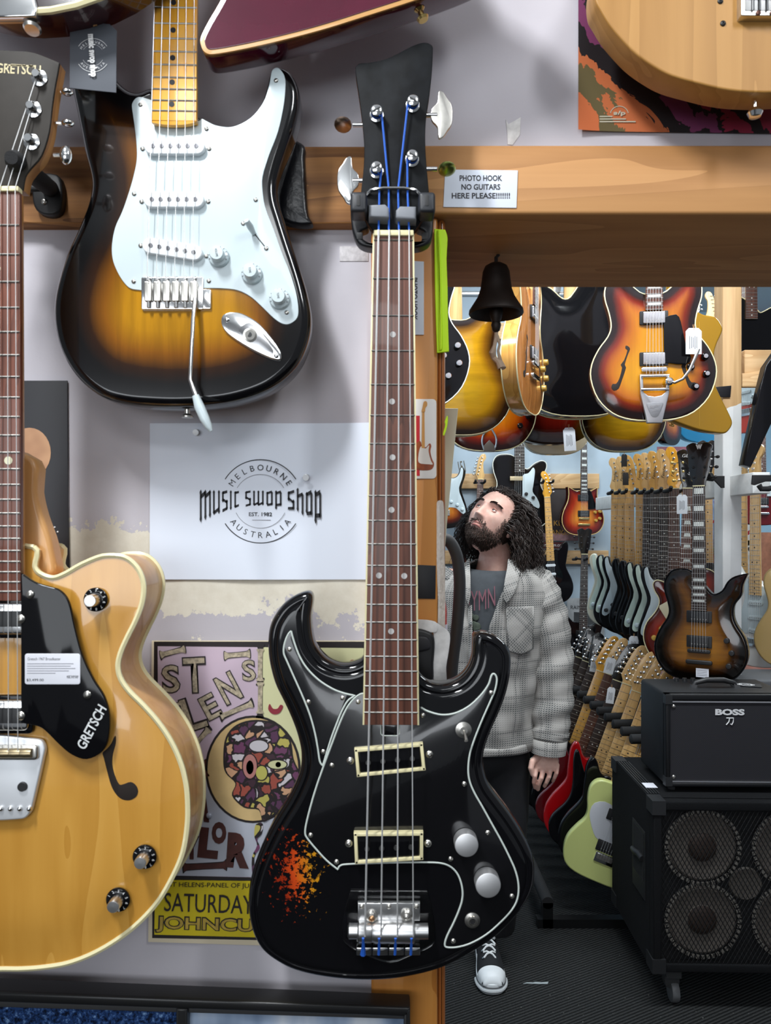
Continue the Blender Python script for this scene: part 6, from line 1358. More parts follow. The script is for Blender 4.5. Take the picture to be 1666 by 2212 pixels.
def rack():
    rk = thing('guitar_rack', 'black metal floor rack with foam pegs holding a row of leaning guitars', 'guitar rack', (.86, 3.6, 0))
    bk = mat('black_steel', '#141516', .4, .3)
    lb = MB()
    for y in (-.55, .95): obj('foot_bar', bx(-.26, .38, y - .02, y + .02, .0, .035), bk, rk)
    for x in (-.22, .20): obj('foam_rail', MB().tube([(x, -.57, .10), (x, .97, .10)], .024, 14), rubber, rk)
    obj('foot_post', bx(-.24, -.20, -.57, -.53, 0, .10), bk, rk); obj('foot_post', bx(.18, .22, -.57, -.53, 0, .10), bk, rk)
    obj('foot_post', bx(-.24, -.20, .93, .97, 0, .10), bk, rk); obj('foot_post', bx(.18, .22, .93, .97, 0, .10), bk, rk)
    obj('upright', MB().tube([(.35, -.55, .02), (.35, -.55, .74)], .016, 10), bk, rk); obj('upright', MB().tube([(.35, .95, .02), (.35, .95, .74)], .016, 10), bk, rk)
    obj('top_rail', MB().tube([(.35, -.55, .74), (.35, .95, .74)], .016, 10), bk, rk)
    for k in range(13):
        y = -.53 + .12 * k
        obj('foam_peg', MB().tube([(.37, y, .745), (.33, y, .74), (.12, y, .735), (.115, y, .735)], [.012, .02, .02, .012], 12), rubber, rk)
    guards = mat('frosted_guard', '#c9ccd2', .3, 0, .3)
    specs = [
     ('tele', lime, guards, 'maple', 'fender', 'lime green single-cut guitar at the front of the floor rack', None, 'hs'),
     ('strat', gblack, gblack, 'pale', 'fender', 'black guitar with pale maple neck right behind the lime green guitar', None, ''),
     ('superstrat', gblack, None, 'pale', 'fender', 'black guitar with blond neck, third in the floor rack', None, ''),
     ('strat', redm, None, 'pale', 'fender', 'bright red guitar in the middle of the floor rack', None, ''),
     ('superstrat', dred, None, 'ebony', 'point', 'dark red guitar with black pointed headstock in the floor rack', headblk, ''),
     ('strat', gblack, None, 'rose', 'fender', 'black guitar with rosewood neck behind the dark red one in the floor rack', None, ''),
     ('tele', gblack, None, 'maple', 'fender', 'black guitar with honey neck and price tag toward the back of the floor rack', maple, ''),
     ('lp', gblack, None, 'ebony', 'lp', 'black bound single-cut toward the back of the floor rack', headblk, ''),
     ('strat', gblack, None, 'ebony', 'lp', 'dark guitar with bright fretboard edges near the back of the floor rack', headblk, ''),
     ('strat', cream_body, None, 'ebony', 'fender', 'cream guitar at the back of the floor rack beside the man hand', headblk, ''),
    ]
    for i, (sh, bm_, gm, fb, hd, lab, hm, x) in enumerate(specs):
        y = 3.09 + .122 * i
        lab = lab.replace('beside the man hand', "behind the man's hand")
        gt = guitar('electric_guitar', lab, 'guitars in the floor rack', (.845 - .005 * i, y, .155), RZ(10, 19, 3), sh, bm_, None, gm, fb, hd, hm, chrome, 'hh' if i == 0 else '', 'dot', cream if sh == 'lp' else None, grid=.022 if i == 0 else .04, knobs='metal' if i == 0 else None, tail='bridge' if i == 0 else None, pkm=sblack, detail=True)
        if sh == 'lp':
            mb = MB(); put_text(mb, 'Epiphone', 0, .756 + .14, .055, .014, 0, -.0068, shear=.2); obj('lettering', mb, white_ink, gt)
    swingtag('white price tag on the blond headstock of the floor rack', 1322, 1456, 3.55, .045, .075, rot=-14)
    swingtag('white price tag on the black headstock near the back of the floor rack', 1287, 1452, 3.9, .035, .085, rot=-10)
    swingtag('white price tag dangling among the foam pegs of the floor rack', 1322, 1520, 3.3, .034, .07, rot=-8)
rack()
def cab():
    e = thing('speaker_cabinet', 'black carpeted four-speaker bass cabinet with wire mesh grille on castors', 'speaker cabinet', (1.19, 2.75, 0)); e.rotation_euler = (0, 0, R(-1.5))
    cm = mat('black_carpet_covering', '#101113', .95, 0, 0, .3, 200, .6, 500, .2)
    w_, h0, h1, dp = .62, .125, .682, .50
    obj('body', bx(-w_ / 2, w_ / 2, -dp / 2 + .035, dp / 2, h0, h1), cm, e)
    fr = MB()
    for q in (rect(-w_ / 2, h0, -w_ / 2 + .028, h1), rect(w_ / 2 - .028, h0, w_ / 2, h1), rect(-w_ / 2, h1 - .03, w_ / 2, h1), rect(-w_ / 2, h0, w_ / 2, h0 + .028)): fr.plate(q, -dp / 2, .04, .006)
    obj('front_frame', fr, cm, e)
    obj('baffle', bx(-w_ / 2 + .02, w_ / 2 - .02, -dp / 2 + .032, -dp / 2 + .034, h0 + .02, h1 - .02), mat('baffle_black', '#0c0d10', .8), e)
    cone = mat('paper_cone', '#5c5650', .8, 0, 0, .2, 30); dust = mat('brown_dust_cap', '#33261f', .7, 0, 0, .3, 40); rim = mat('pale_surround', '#77736c', .6)
    for sx in (-1, 1):
        for z in (.285, .525):
            s = obj('speaker', MB().lathe([(.126, 0), (.126, .006), (.117, .008)], (sx * .142, -dp / 2 + .031, z), (0, -1, 0), 44, False, False), sblack, e)
            mb = MB()
            for k in range(44):
                a = 2 * math.pi * k / 44; mb.box((sx * .142 + .119 * math.cos(a), -dp / 2 + .022, z + .119 * math.sin(a)), (.012, .004, .010), Matrix.Rotation(-a, 3, 'Y'))
            obj('surround', mb, rim, s)
            obj('cone', MB().lathe([(.112, -.001), (.104, .005), (.098, .002), (.05, -.0), (.048, .002)], (sx * .142, -dp / 2 + .0285, z), (0, -1, 0), 40, True, True), cone, s)
            obj('dust_cap', MB().lathe([(.047, 0), (.042, .006), (.03, .010), (.015, .012), (.001, .0125)], (sx * .142, -dp / 2 + .0265, z), (0, -1, 0), 30), dust, s)
    obj('horn', MB().lathe([(.055, 0), (.05, .006), (.03, .001), (.012, -.004 + .006)], (0, -dp / 2 + .031, .405), (0, -1, 0), 28), mat('horn_grey', '#55504a', .6), e)
    # wire mesh: expanded-metal diamonds
    mb = MB(); x0, x1, z0, z1 = -w_ / 2 + .026, w_ / 2 - .026, h0 + .026, h1 - .028
    pw, ph = .0145, .026
    def clipline(ax, az, bx_, bz2):
        d = (bx_ - ax, bz2 - az); t0, t1 = 0, 1
        for p, q in ((-d[0], ax - x0), (d[0], x1 - ax), (-d[1], az - z0), (d[1], z1 - az)):
            if abs(p) < 1e-12:
                if q < 0: return None
            else:
                r = q / p
                if p < 0: t0 = max(t0, r)
                else: t1 = min(t1, r)
        return None if t0 >= t1 else ((ax + d[0] * t0, az + d[1] * t0), (ax + d[0] * t1, az + d[1] * t1))
    H_ = z1 - z0; run = H_ * pw / ph
    n0 = int((x1 - x0 + run) / pw) + 2
    for k in range(n0):
        xx = x0 - run + k * pw
        for s in (1, -1):
            c = clipline(xx if s > 0 else xx + run, z0, xx + run if s > 0 else xx, z1)
            if c: mb.tube([(c[0][0], -dp / 2 + .006, c[0][1]), (c[1][0], -dp / 2 + .006, c[1][1])], .00125, 4)
    obj('mesh_grille', mb, mat('grille_black', '#0c0c0d', .5, .3), e)
    cp = mat('corner_plastic', '#1b1c1e', .5)
    for z in (h0 + .02, h1 - .02):
        for sx in (-1, 1):
            for yy in (-dp / 2 + .03, dp / 2 - .03): obj('corner', MB().box((sx * (w_ / 2 - .018), yy, z), (.044, .066, .046)), cp, e)
    mb = MB()
    for k in range(5): mb.box((-w_ / 2 + .006 + .009 * k, 0, h1 + .001), (.005, dp - .14, .006))
    obj('ribbed_edge', mb, cp, e)
    # side handle, recessed
    xs = -w_ / 2 - .0015
    obj('handle_plate', bx(xs - .002, xs + .001, -.17, -.03, .32, .55), cp, e)
    obj('handle_recess', bx(xs - .003, xs - .0005, -.16, -.04, .38, .54), mat('handle_black', '#050506', .9), e)
    obj('handle_grip', MB().tube([(xs - .004, -.155, .455), (xs - .008, -.12, .46), (xs - .008, -.08, .45), (xs - .004, -.045, .445)], .011, 10), cp, e)
    for sx in (-1, 1):
        for yy in (-dp / 2 + .06, dp / 2 - .06):
            c = obj('caster', MB().box((sx * .235, yy, .107), (.05, .07, .03)), mat('caster_grey', '#3c3d3e', .5, .4), e)
            obj('fork', MB().plate(spline([(sx * .235 - .02, .055), (sx * .235 - .02, .1), (sx * .235 + .02, .1), (sx * .235 + .02, .055)], 3), yy - .02, .03, .002), MATS['caster_grey'], c)
            obj('wheel', MB().lathe([(.018, -.014), (.034, -.012), (.036, -.006), (.036, .006), (.034, .012), (.018, .014)], (sx * .235 + .008, yy - .005, .036), (1, 0, .0), 24), mat('wheel_grey', '#56585a', .5), c)
    obj('label', MB().box((-w_ / 2 + .035, -.10, h1 + .0045), (.04, .05, .001)), mat('grey_white_label', '#dfe0e8', .5), e)
cab()
def amp():
    e = thing('guitar_amplifier', 'black guitar amplifier with silver trim and BOSS badge on the speaker cabinet'.replace('BOSS', 'silver lettered'), 'amplifier', (1.165, 2.73, .689)); e.rotation_euler = (0, 0, R(-1.5))
    tx = mat('black_tolex', '#0d0e11', .5, 0, 0, .2, 400, .35, 700, .3)
    w_, h_, dp = .43, .325, .28
    obj('cabinet', MB().plate(rect(-w_ / 2, .012, w_ / 2, h_, .012), -dp / 2 + .012, dp - .012, .006, backround=.006), tx, e)
    fr = MB()
    for q in (rect(-w_ / 2, .012, -w_ / 2 + .016, h_), rect(w_ / 2 - .016, .012, w_ / 2, h_), rect(-w_ / 2, h_ - .022, w_ / 2, h_), rect(-w_ / 2, .012, w_ / 2, .026)): fr.plate(q, -dp / 2, .03, .005)
    obj('front_rim', fr, tx, e)
    m, nt, b = newmat('grille_cloth'); setp(b, .8)
    ck = N(nt, 'ShaderNodeTexChecker'); ck.inputs['Scale'].default_value = 330; nt.links.new(coords(nt, (1, .001, 1)), ck.inputs['Vector'])
    nt.links.new(mixc(nt, ck.outputs['Fac'], '#0c0c10', '#232229'), b.inputs['Base Color'])
    obj('grille_cloth', bx(-w_ / 2 + .016, w_ / 2 - .016, -dp / 2 + .006, -dp / 2 + .02, .03, h_ - .024), m, e)
    for z in (h_ - .0255, .030): obj('silver_trim', bx(-w_ / 2 + .016, w_ / 2 - .016, -dp / 2 + .002, -dp / 2 + .006, z - .0025, z + .0025), steel, e)
    for sx in (-1, 1):
        for z in (.045, h_ - .042): screw(e, sx * (w_ / 2 - .028), z, -dp / 2 + .006, .006, nickel)
    bd = mat('badge_silver', (.8, .8, .8), .45, .3)
    mb = MB(); put_text(mb, 'BOSS', 0, h_ - .060, .098, .021, 0, -dp / 2 + .0035, bold=.05); obj('lettering', mb, bd, e)
    mb = MB()
    for st in ([(-.012, .010), (.012, .010), (.011, -.004), (.006, -.013), (.002, -.010)], [(-.001, .010), (-.003, -.002), (-.012, -.013)]): mb.tube([(x, -dp / 2 + .004, h_ - .090 + z) for x, z in st], .0019, 6)
    obj('kanji_badge', mb, bd, e)
    obj('handle', MB().tube([(-.075, -.01, h_ + .002), (-.068, -.01, h_ + .014), (-.03, -.01, h_ + .024), (.03, -.01, h_ + .024), (.068, -.01, h_ + .014), (.075, -.01, h_ + .002)], [.007, .008, .010, .010, .008, .007], 12), sblack, e)
    for sx in (-1, 1): obj('handle_bracket', MB().box((sx * .075, -.01, h_ + .004), (.02, .018, .008)), chrome, e)
    for k in range(3): obj('control_knob', MB().lathe([(.009, 0), (.008, .012), (.0005, .013)], (-.10 + .03 * k, .09, h_), (0, 0, 1), 14), sblack, e)
    for sx in (-1, 1):
        for yy in (-.12, .12): obj('foot', MB().cyl((sx * .19, yy, 0), (sx * .19, yy, .013), .012), rubber, e)
    for sx in (-1, 1):
        for z in (.03, h_ - .018): obj('corner_cap', MB().box((sx * (w_ / 2 - .010), -dp / 2 + .012, z), (.023, .028, .03)), mat('corner_plastic', '#1b1c1e', .5), e)
    c = thing('swing_tag', 'black swing tag with white shop logo lying on the amplifier', 'price tag', (1.285, 2.745, 1.0165), (R(-90), 0, R(-20)))
    obj('card', MB().plate(rect(-.05, -.03, .05, .03, .004), -.0006, .0012, .0002), mat('black_card', '#15171a', .6), c)
    mb = MB(); put_text(mb, 'music swop shop', 0, 0, .06, .014, 0, -.0010, bold=.06); obj('lettering', mb, white_ink, c)
    mb = MB(); q = strip([(.022 * math.cos(R(10 * k)), .022 * math.sin(R(10 * k))) for k in range(37)], .0025); n = 37
    mb.add([(p[0], -.0009, p[1]) for p in q], [(i, i + 1, 2 * n - 2 - i, 2 * n - 1 - i) for i in range(n - 1)]); obj('ring_line', mb, white_ink, c)
amp()
def extinguisher():
    e = thing('fire_extinguisher', 'red fire extinguisher with black hose behind the door post', 'fire extinguisher', (.052, 1.40, 1.26))
    rd = mat('extinguisher_red', '#c01a1e', .25, 0, .6)
    obj('cylinder', MB().lathe([(.03, .0), (.056, .008), (.06, .025), (.06, .24), (.054, .27), (.035, .295), (.018, .31), (.016, .33)], (0, 0, -.08), (0, 0, 1), 32), rd, e)
    obj('label', MB().lathe([(.0606, .13), (.0606, .215)], (0, 0, -.08), (0, 0, 1), 32, False, False), mat('extinguisher_label', '#d4cad4', .5), e)
    obj('valve', MB().lathe([(.018, 0), (.02, .02), (.014, .03)], (0, 0, .245), (0, 0, 1), 16), sblack, e)
    p = [tuple(P(x, y, 1.335) - e.location) for x, y in ((950, 1172), (963, 1165), (976, 1176), (988, 1205), (993, 1250), (992, 1300), (987, 1360), (979, 1420), (974, 1480), (970, 1540))]
    p = [Vector(a) for a in p]; xz = spline([(a.x, a.z) for a in p], 6, False); p = [Vector((a, p[0].y, c)) for a, c in xz]; obj('hose', MB().tube(p, .0105, 14), mat('hose_black', '#2c2c2e', .6), e)
    g = Face('cream_board', 'narrow cream plastic board leaning in the doorway beside the door post', 'board', 965, 1300, 1.30)
    obj('board', MB().plate([g.L(q)[:2] for q in ((930, 882), (990, 882), (966, 1130), (950, 1340), (905, 1340))], 0, .006, .001), mat('cream_board', '#d3d0b8', .5), g.e)
extinguisher()
for px, py, lab, k in ((1198, 2122, 'grey plastic strip of litter lying on the carpet', 1), ):
    t = thing('litter_scrap', lab, 'litter', (.52, 2.66, .002))
    obj('scrap', MB().plate([(-.045, -.002), (-.03, .004), (-.01, .003), (0, .006), (.02, .004), (.045, .006), (.04, -.003), (.01, -.003), (-.01, -.002), (-.03, -.001)], 0, .003, .0005), mat('scrap_grey', '#8f989a', .6), t)
    t.rotation_euler = (R(-80), 0, 0)
# ---------------------------------------------------------------- the man in the doorway
def person():
    D = 2.75; S = D / F; X0 = (1060 - CX) * S
    e = thing('person', 'man with long dark curly hair and beard in grey plaid overshirt looking up', 'person', (X0, D, 0))
    px = lambda x: (x - 1060) * S
    pz = lambda y: HC - (y - CY) * S
    V3 = lambda x, y, yy=0: Vector(((x - CX) / F * (D + yy) - X0, yy, HC - (y - CY) / F * (D + yy)))
    rnd = random.Random(11)
    # ---- head surface, facing -Y before it is turned
    g = lambda x, c, s: math.exp(-((x - c) / s) ** 2)
    def surf(u, v):
        cv, sv = math.cos(v), math.sin(v); cu, su = math.cos(u), math.sin(u)
        z = .118 * sv if sv > 0 else .122 * sv
        t = max(0, -sv)
        a = .077 * (1 - .20 * t ** 2); f = .098 * (1 - .02 * t); bk = .100 * (1 - .35 * t)
        k = abs(cv) ** (.82 if sv < 0 else .9)
        x = a * su * k; y = -(f if cu > 0 else bk) * cu * k
        if cu > 0:
            w_ = min(1, cu * 1.6); ax = abs(x); d = 0
            if -.052 < z < .02:
                tt = (.014 - z) / .056; tt = max(0, min(1, tt)); fall = 1 if z > -.044 else max(0, 1 - (-.044 - z) / .008)
                d += (.003 + .022 * tt ** 1.25) * g(x, 0, .0085 + .005 * tt) * fall
            d += .008 * g(ax, .0125, .0065) * g(z, -.041, .0075)
            d -= .011 * g(ax, .031, .017) * g(z, .001, .012)
            d += .0065 * g(z, .020, .008) * g(ax, .028, .026)
            d += .006 * g(ax, .046, .018) * g(z, -.026, .018)
            d += .0065 * g(x, 0, .019) * g(z, -.0635, .0042) + .0085 * g(x, 0, .017) * g(z, -.0745, .005) - .004 * g(x, 0, .022) * g(z, -.0688, .0018)
            d -= .004 * g(x, 0, .02) * g(z, -.0865, .006); d += .013 * g(x, 0, .022) * g(z, -.105, .014)
            y -= d * w_
        return Vector((x, y, z))
    HS = .98
    M = Matrix.Rotation(R(19), 3, 'Y') @ Matrix.Rotation(R(-37), 3, 'Z') @ Matrix.Rotation(R(-23), 3, 'X')
    hc = V3(1065, 1126, -.02)
    T = lambda p: hc + M @ (p * HS)
    nu, nv = 120, 90
    body = MB()
    body.rings([[T(surf(2 * math.pi * i / nu, -math.pi / 2 * .995 + math.pi * .995 * j / nv)) for i in range(nu)] for j in range(nv + 1)])
    for s in (-1, 1):
        body.ball(T(Vector((s * .079, .012, -.010))), (.010, .018, .030), 16, 12, M); body.ball(T(Vector((s * .074, .008, -.030))), (.010, .010, .012), 12, 8, M)
    # neck, trunk, limbs
    body.tube([T(Vector((0, .02, -.05))), V3(1070, 1190, .01), V3(1066, 1235, .02), V3(1062, 1290, .02)], [.052, .056, .064, .10], 24)
    for c, r in ((V3(1058, 1300, .01), (.17, .09, .12)), (V3(1053, 1420, 0), (.145, .10, .18)), (V3(1050, 1560, 0), (.135, .10, .14))): body.ball(c, r, 24, 16)
    def limb(pts, rad, n=16):
        body.tube(pts, rad, n)
        for p, r in zip(pts, rad): body.ball(p, r, n, 10)
    limb([V3(1155, 1262, .0), V3(1190, 1430, -.01), V3(1187, 1560, -.045), V3(1184, 1628, -.065)], [.058, .046, .034, .027])
    limb([V3(968, 1262, .0), V3(935, 1430, .0), V3(940, 1560, -.03), V3(945, 1628, -.04)], [.058, .046, .034, .027])
    limb([V3(1088, 1640, 0), V3(1082, 1850, .0), V3(1076, 1995, .055)], [.078, .055, .042]); limb([V3(1018, 1640, 0), V3(1000, 1850, .13), V3(991, 1960, .24)], [.078, .055, .042])
    def hand(ox, sgn, yb):
        q = lambda x, y, yy: V3(ox + sgn * (x - 1184) * 1.08, 1622 + (y - 1618) * 1.0, yb + yy)
        body.tube([q(1184, 1618, 0), q(1183, 1632, -.004), q(1181, 1648, -.008), q(1181, 1656, -.010)], [.027, .036, .041, .034], 20, flat=.42) if False else None
        for k in range(6):
            u = k / 5; c = q(1184 - 4 * u, 1620 + 33 * u, -.010 * u); body.ball(c, (.027 + .017 * math.sin(u * 2.0), .019 - .004 * u, .020), 18, 10)
        fs = [((1162, 1650), (1158, 1672), (1156, 1686), (1158, 1697), .0094), ((1176, 1652), (1171, 1676), (1166, 1690), (1164, 1701), .0096), ((1190, 1652), (1186, 1674), (1181, 1686), (1177, 1694), .0092), ((1203, 1649), (1201, 1666), (1197, 1676), (1194, 1683), .0082)]
        for a, b_, c, d, r in fs:
            pts = [q(*a, -.010), q(*b_, -.026), q(*c, -.020), q(*d, -.006)]
            for i in range(3):
                body.tube([pts[i], pts[i + 1]], [r * (1 - .09 * i), r * (1 - .09 * (i + 1))], 12)
            for i, p in enumerate(pts): body.ball(p, r * (1 - .09 * i) * 1.02, 12, 8)
        pts = [q(1166, 1628, -.006), q(1153, 1642, -.020), q(1150, 1655, -.026), q(1153, 1668, -.024)]
        for i, r in enumerate((.014, .0115, .0102)): body.tube([pts[i], pts[i + 1]], [r, (.0115, .0102, .0085)[i]], 12); body.ball(pts[i + 1], (.0115, .0102, .0085)[i] * 1.02, 12, 8)
    hand(1184, 1, -.065); hand(945, -1, -.04)
    m, nt, b = newmat('skin'); setp(b, .5, 0, 0, .35)
    co = coords(nt, (1, 1, 1)); n1 = noise(nt, co, 16, 4); n2 = noise(nt, co, 90, 3)
    nt.links.new(mixc(nt, .25, ramp(nt, n1, [(.3, '#d39e8e'), (.6, '#e8bfae')]), ramp(nt, n2, [(.3, '#cf9888'), (.7, '#eac6b8')])), b.inputs['Base Color'])
    b.inputs['Subsurface Weight'].default_value = .12; b.inputs['Subsurface Radius'].default_value = (.02, .008, .004); b.inputs['Subsurface Scale'].default_value = .4
    bo = obj('body', body, m, e, 0)
    rm = bo.modifiers.new('Remesh', 'REMESH'); rm.mode = 'VOXEL'; rm.voxel_size = .0026; rm.use_smooth_shade = True
    sm_ = bo.modifiers.new('Smooth', 'SMOOTH'); sm_.factor = .5; sm_.iterations = 2
    bpy.context.view_layer.update(); dg = bpy.context.evaluated_depsgraph_get()
    me = bpy.data.meshes.new_from_object(bo.evaluated_get(dg)); bo.modifiers.clear(); bo.data = me; me.shade_smooth()
    if not me.materials: me.materials.append(m)
    # ---- eyes and brows
    sclera = mat('eye_white', '#d8d2cc', .2, 0, .6); iris = mat('brown_iris', '#33251c', .15, 0, .8); brow = mat('brow_hair', '#2a1d17', .7); lid = mat('eyelid_skin', '#b98474', .5)
    def on(x, z):
        best = None
        for v in np.linspace(-1.2, .8, 81):
            p = surf(math.asin(max(-1, min(1, x / .077 / max(.3, math.cos(v))))), v)
            if best is None or abs(p.z - z) < abs(best.z - z): best = p
        return best
    def on2(x, z):
        v = math.asin(max(-1, min(1, z / (.118 if z > 0 else .122)))); lo, hi = -1.45, 1.45
        for _ in range(26):
            mid = (lo + hi) / 2
            if surf(mid, v).x < x: lo = mid
            else: hi = mid
        return surf((lo + hi) / 2, v)
    for s in (-1, 1):
        p = on2(s * .031, .0); c = p + Vector((0, .0092, 0))
        ey = obj('eye', MB().ball(T(c), .0132 * HS, 20, 14), sclera, e)
        gz = Vector((-.18 , -.93, .34)).normalized()
        obj('iris', MB().ball(T(c + gz * .0096), (.0060, .0060, .0060), 14, 10), iris, ey)
        for up in (1, -1):
            arc = [T(c + Vector((math.sin(R(a)) * .0138, -math.cos(R(a)) * .0126 - .0012, (up * .0072 if up > 0 else -.0064) * math.cos(R(a * 1.55)) + .0004))) for a in range(-58, 59, 12)]
            obj('eyelid', MB().tube(arc, [.0012] + [.0026 if up > 0 else .0020] * 8 + [.0012], 8), lid, ey)
        arc = [T(c + Vector((math.sin(R(a)) * .0144, -math.cos(R(a)) * .0134 - .002, .0076 * math.cos(R(a * 1.5))))) for a in range(-58, 59, 12)]
        obj('lashes', MB().tube(arc, .0008, 5), brow, ey)
        bm_ = MB()
        for k in range(90):
            u = k / 89; x = s * (.012 + .040 * u); z = .0195 + .008 * math.sin(u * 2.3) - .006 * u + rnd.uniform(-.003, .003)
            q = on2(x, z); d = Vector((s * .8, -.35, .25 if u < .5 else -.15)).normalized() * .010
            bm_.tube([T(q), T(q + d * .5 + Vector((0, -.0015, 0))), T(q + d)], [.0008, .0009, .0003], 3)
        obj('eyebrow', bm_, brow, e)
    obj('mouth', MB().tube([T(on2(x, -.0690 + .0014 * (1 - abs(x) / .024) ** 2 - .004 * (abs(x) / .024) ** 2) + Vector((0, -.0004, 0))) for x in np.linspace(-.023, .023, 11)], [.0006] + [.0013] * 9 + [.0006], 6), mat('lip_line', '#8a4a44', .5), e)
    lp = MB()
    for zc, r in ((-.0745, .0036), (-.0642, .0022)):
        lp.tube([T(on2(x, zc - .002 * (abs(x) / .02) ** 2) + Vector((0, .0012, 0))) for x in np.linspace(-.019, .019, 9)], [.0008, r * .7, r, r, r, r, r, r * .7, .0008], 8)
    obj('lips', lp, mat('lip_skin', '#b5766c', .4), e)
    # ---- beard
    bd = MB(); nb = 0
    def beardy(p):
        ax = abs(p.x)
        if ax < .021 and -.0785 < p.z < -.0615: return False
        must = -.0625 < p.z < -.0505 and ax < .030
        jaw = p.z < -.062 - .35 * max(0, .03 - ax) * 0 and p.z < -.045 - .02 * (1 - min(1, ax / .06))
        side = ax > .058 and p.z < .0 and -.05 < p.y < .02
        chin = p.z < -.078
        return (must or (jaw and ax > .024) or side or chin) and p.y < .03
    while nb < 3200:
        u = rnd.uniform(-1.75, 1.75); v = rnd.uniform(-1.35, .05); p = surf(u, v)
        if not beardy(p): continue
        q = surf(u + .02, v); r_ = surf(u, v + .02); n = (q - p).cross(r_ - p).normalized()
        if n.y > 0 and p.y < 0: n = -n
        must = p.z > -.064 and abs(p.x) < .032
        L = rnd.uniform(.006, .010) if must else rnd.uniform(.006, .012) * (1.0 if p.z < -.06 else .55)
        d = (n * .35 + Vector((math.copysign(.55, p.x) if must else p.x * 4, -.05, -1.0))).normalized()
        j = Vector((rnd.uniform(-1, 1), rnd.uniform(-1, 1), rnd.uniform(-1, 1))) * .003
        bd.tube([T(p - n * .001), T(p + n * .003 + d * L * .5 + j * .5), T(p + n * .001 + d * L + j)], [.0009, .0008, .0002], 3, False); nb += 1
    obj('beard', bd, mat('beard_hair', '#3b2a20', .6, 0, 0, .4, 120), e, 0)
    # ---- hair: a close cap and long wavy locks
    hairm = mat('dark_curly_hair', '#30241e', .5, 0, 0, .4, 60)
    cap = MB(); rows = []
    for j in range(20):
        v = R(90) * .99 - R(118) * (j / 19); rows.append([(u_, v) for u_ in np.linspace(-math.pi, math.pi, 60, endpoint=False)])
    ids = {}
    for j, r_ in enumerate(rows):
        for i, (u_, v) in enumerate(r_): ids[i, j] = len(cap.v); p = surf(u_, v); cap.v.append(tuple(T(p + p.normalized() * .006)))
    def hairy(u_, v):
        p = surf(u_, v)
        return (v > .70 or abs(u_) > 1.12 + .5 * max(0, -v)) and not (abs(u_) < 1.2 and v < .64)
    for j in range(19):
        for i in range(60):
            if hairy(*rows[j][i]) and hairy(*rows[j + 1][i]): cap.f.append((ids[i, j], ids[(i + 1) % 60, j], ids[(i + 1) % 60, j + 1], ids[i, j + 1]))
    Mi = M.inverted()
    hd = cap; n = 0
    while n < 1500:
        u_ = rnd.uniform(-math.pi, math.pi); v = math.asin(rnd.uniform(-.25, 1))
        if not hairy(u_, v): continue
        p = surf(u_, v); sgn = 1 if p.x > .004 else (-1 if p.x < -.004 else rnd.choice((-1, 1)))
        front = abs(u_) < 1.3
        L = rnd.uniform(.15, .255) * (1 if v < .6 else 1.32)
        steps = 40; pts = [T(p)]; pos = T(p + p.normalized() * rnd.uniform(.006, .022))
        ph = rnd.uniform(0, 6.28); wl = rnd.uniform(.035, .075); am = rnd.uniform(.003, .0075)
        side = M @ Vector((sgn, 0, 0)); back = M @ Vector((0, 1, 0)); out = rnd.uniform(.05, .5) if sgn > 0 else rnd.uniform(.2, 1.0)
        l0 = (.085 if sgn > 0 else .10) if (front or v > .7) else (.018 if sgn > 0 else .04)
        for k in range(steps):
            dist_ = L * k / steps; ds = L / steps
            if dist_ < l0: d = side * .75 + back * (1.1 if front else .35) + Vector((0, 0, .15 - 1.2 * dist_ / l0))
            else: d = side * out * max(0, 1 - (dist_ - l0) / .10) + Vector((0, .03, -1))
            pos = pos + d.normalized() * ds
            w2 = 6.283 * dist_ / wl
            wv = Vector((math.sin(ph + w2), math.cos(ph * 1.7 + w2), .3 * math.sin(ph + w2))) * am * min(1, dist_ / .06)
            q = (Mi @ (pos + wv - hc)) / HS
            el = Vector((q.x / .084, q.y / .106, q.z / .126)).length
            if el < 1: q = q / max(el, .3)
            if q.y < -.005 and -.13 < q.z < .085 and abs(q.x) < .080: q.x = math.copysign(.080 + rnd.uniform(0, .012), sgn); q.y = max(q.y, -.035)
            pts.append(hc + M @ (q * HS))
        r0 = rnd.uniform(.0007, .0017)
        hd.tube(pts, [r0 * (1 - .6 * (k / len(pts)) ** 2) for k in range(len(pts))], 3, False); n += 1
    obj('hair', hd, hairm, e, 0)
    # ---- T-shirt
    RG = [(1208, 1068, 38, .068), (1222, 1066, 66, .083), (1240, 1064, 104, .102), (1270, 1060, 124, .118), (1340, 1055, 121, .13), (1420, 1051, 112, .13), (1520, 1049, 104, .128), (1632, 1049, 101, .132)]
    def ring(py):
        for a, b_ in zip(RG, RG[1:]):
            if py <= b_[0]:
                t = max(0, (py - a[0]) / (b_[0] - a[0])); t2 = t
                return [a[i] + (b_[i] - a[i]) * t2 for i in range(4)]
        return list(RG[-1])
    def yfront(x, py, off=0):
        _, c, a, bd_ = ring(py); t = max(-.98, min(.98, (x - c) / a)); return -bd_ * math.sqrt(1 - abs(t) ** 2.2) - off
    tee = MB(); rs = []
    for py in (1222, 1232, 1250, 1280, 1340, 1420, 1520, 1615):
        _, c, a, bd_ = ring(py); a *= .94; bd_ *= .93
        rs.append([(px(c + a * math.sin(t)), -bd_ * math.copysign(abs(math.cos(t)) ** .9, math.cos(t)), pz(py + (9 * max(0, math.cos(t)) if py < 1235 else 0))) for t in [2 * math.pi * k / 48 for k in range(48)]])
    tee.rings(rs, True, False, False)
    tm = mat('charcoal_tshirt', '#3f4347', .9, 0, 0, .2, 30)
    ts = obj('tshirt', tee, tm, e); ts.modifiers.new('Solidify', 'SOLIDIFY').thickness = .003
    pm = mat('dusty_pink_print', '#7a4e58', .8)
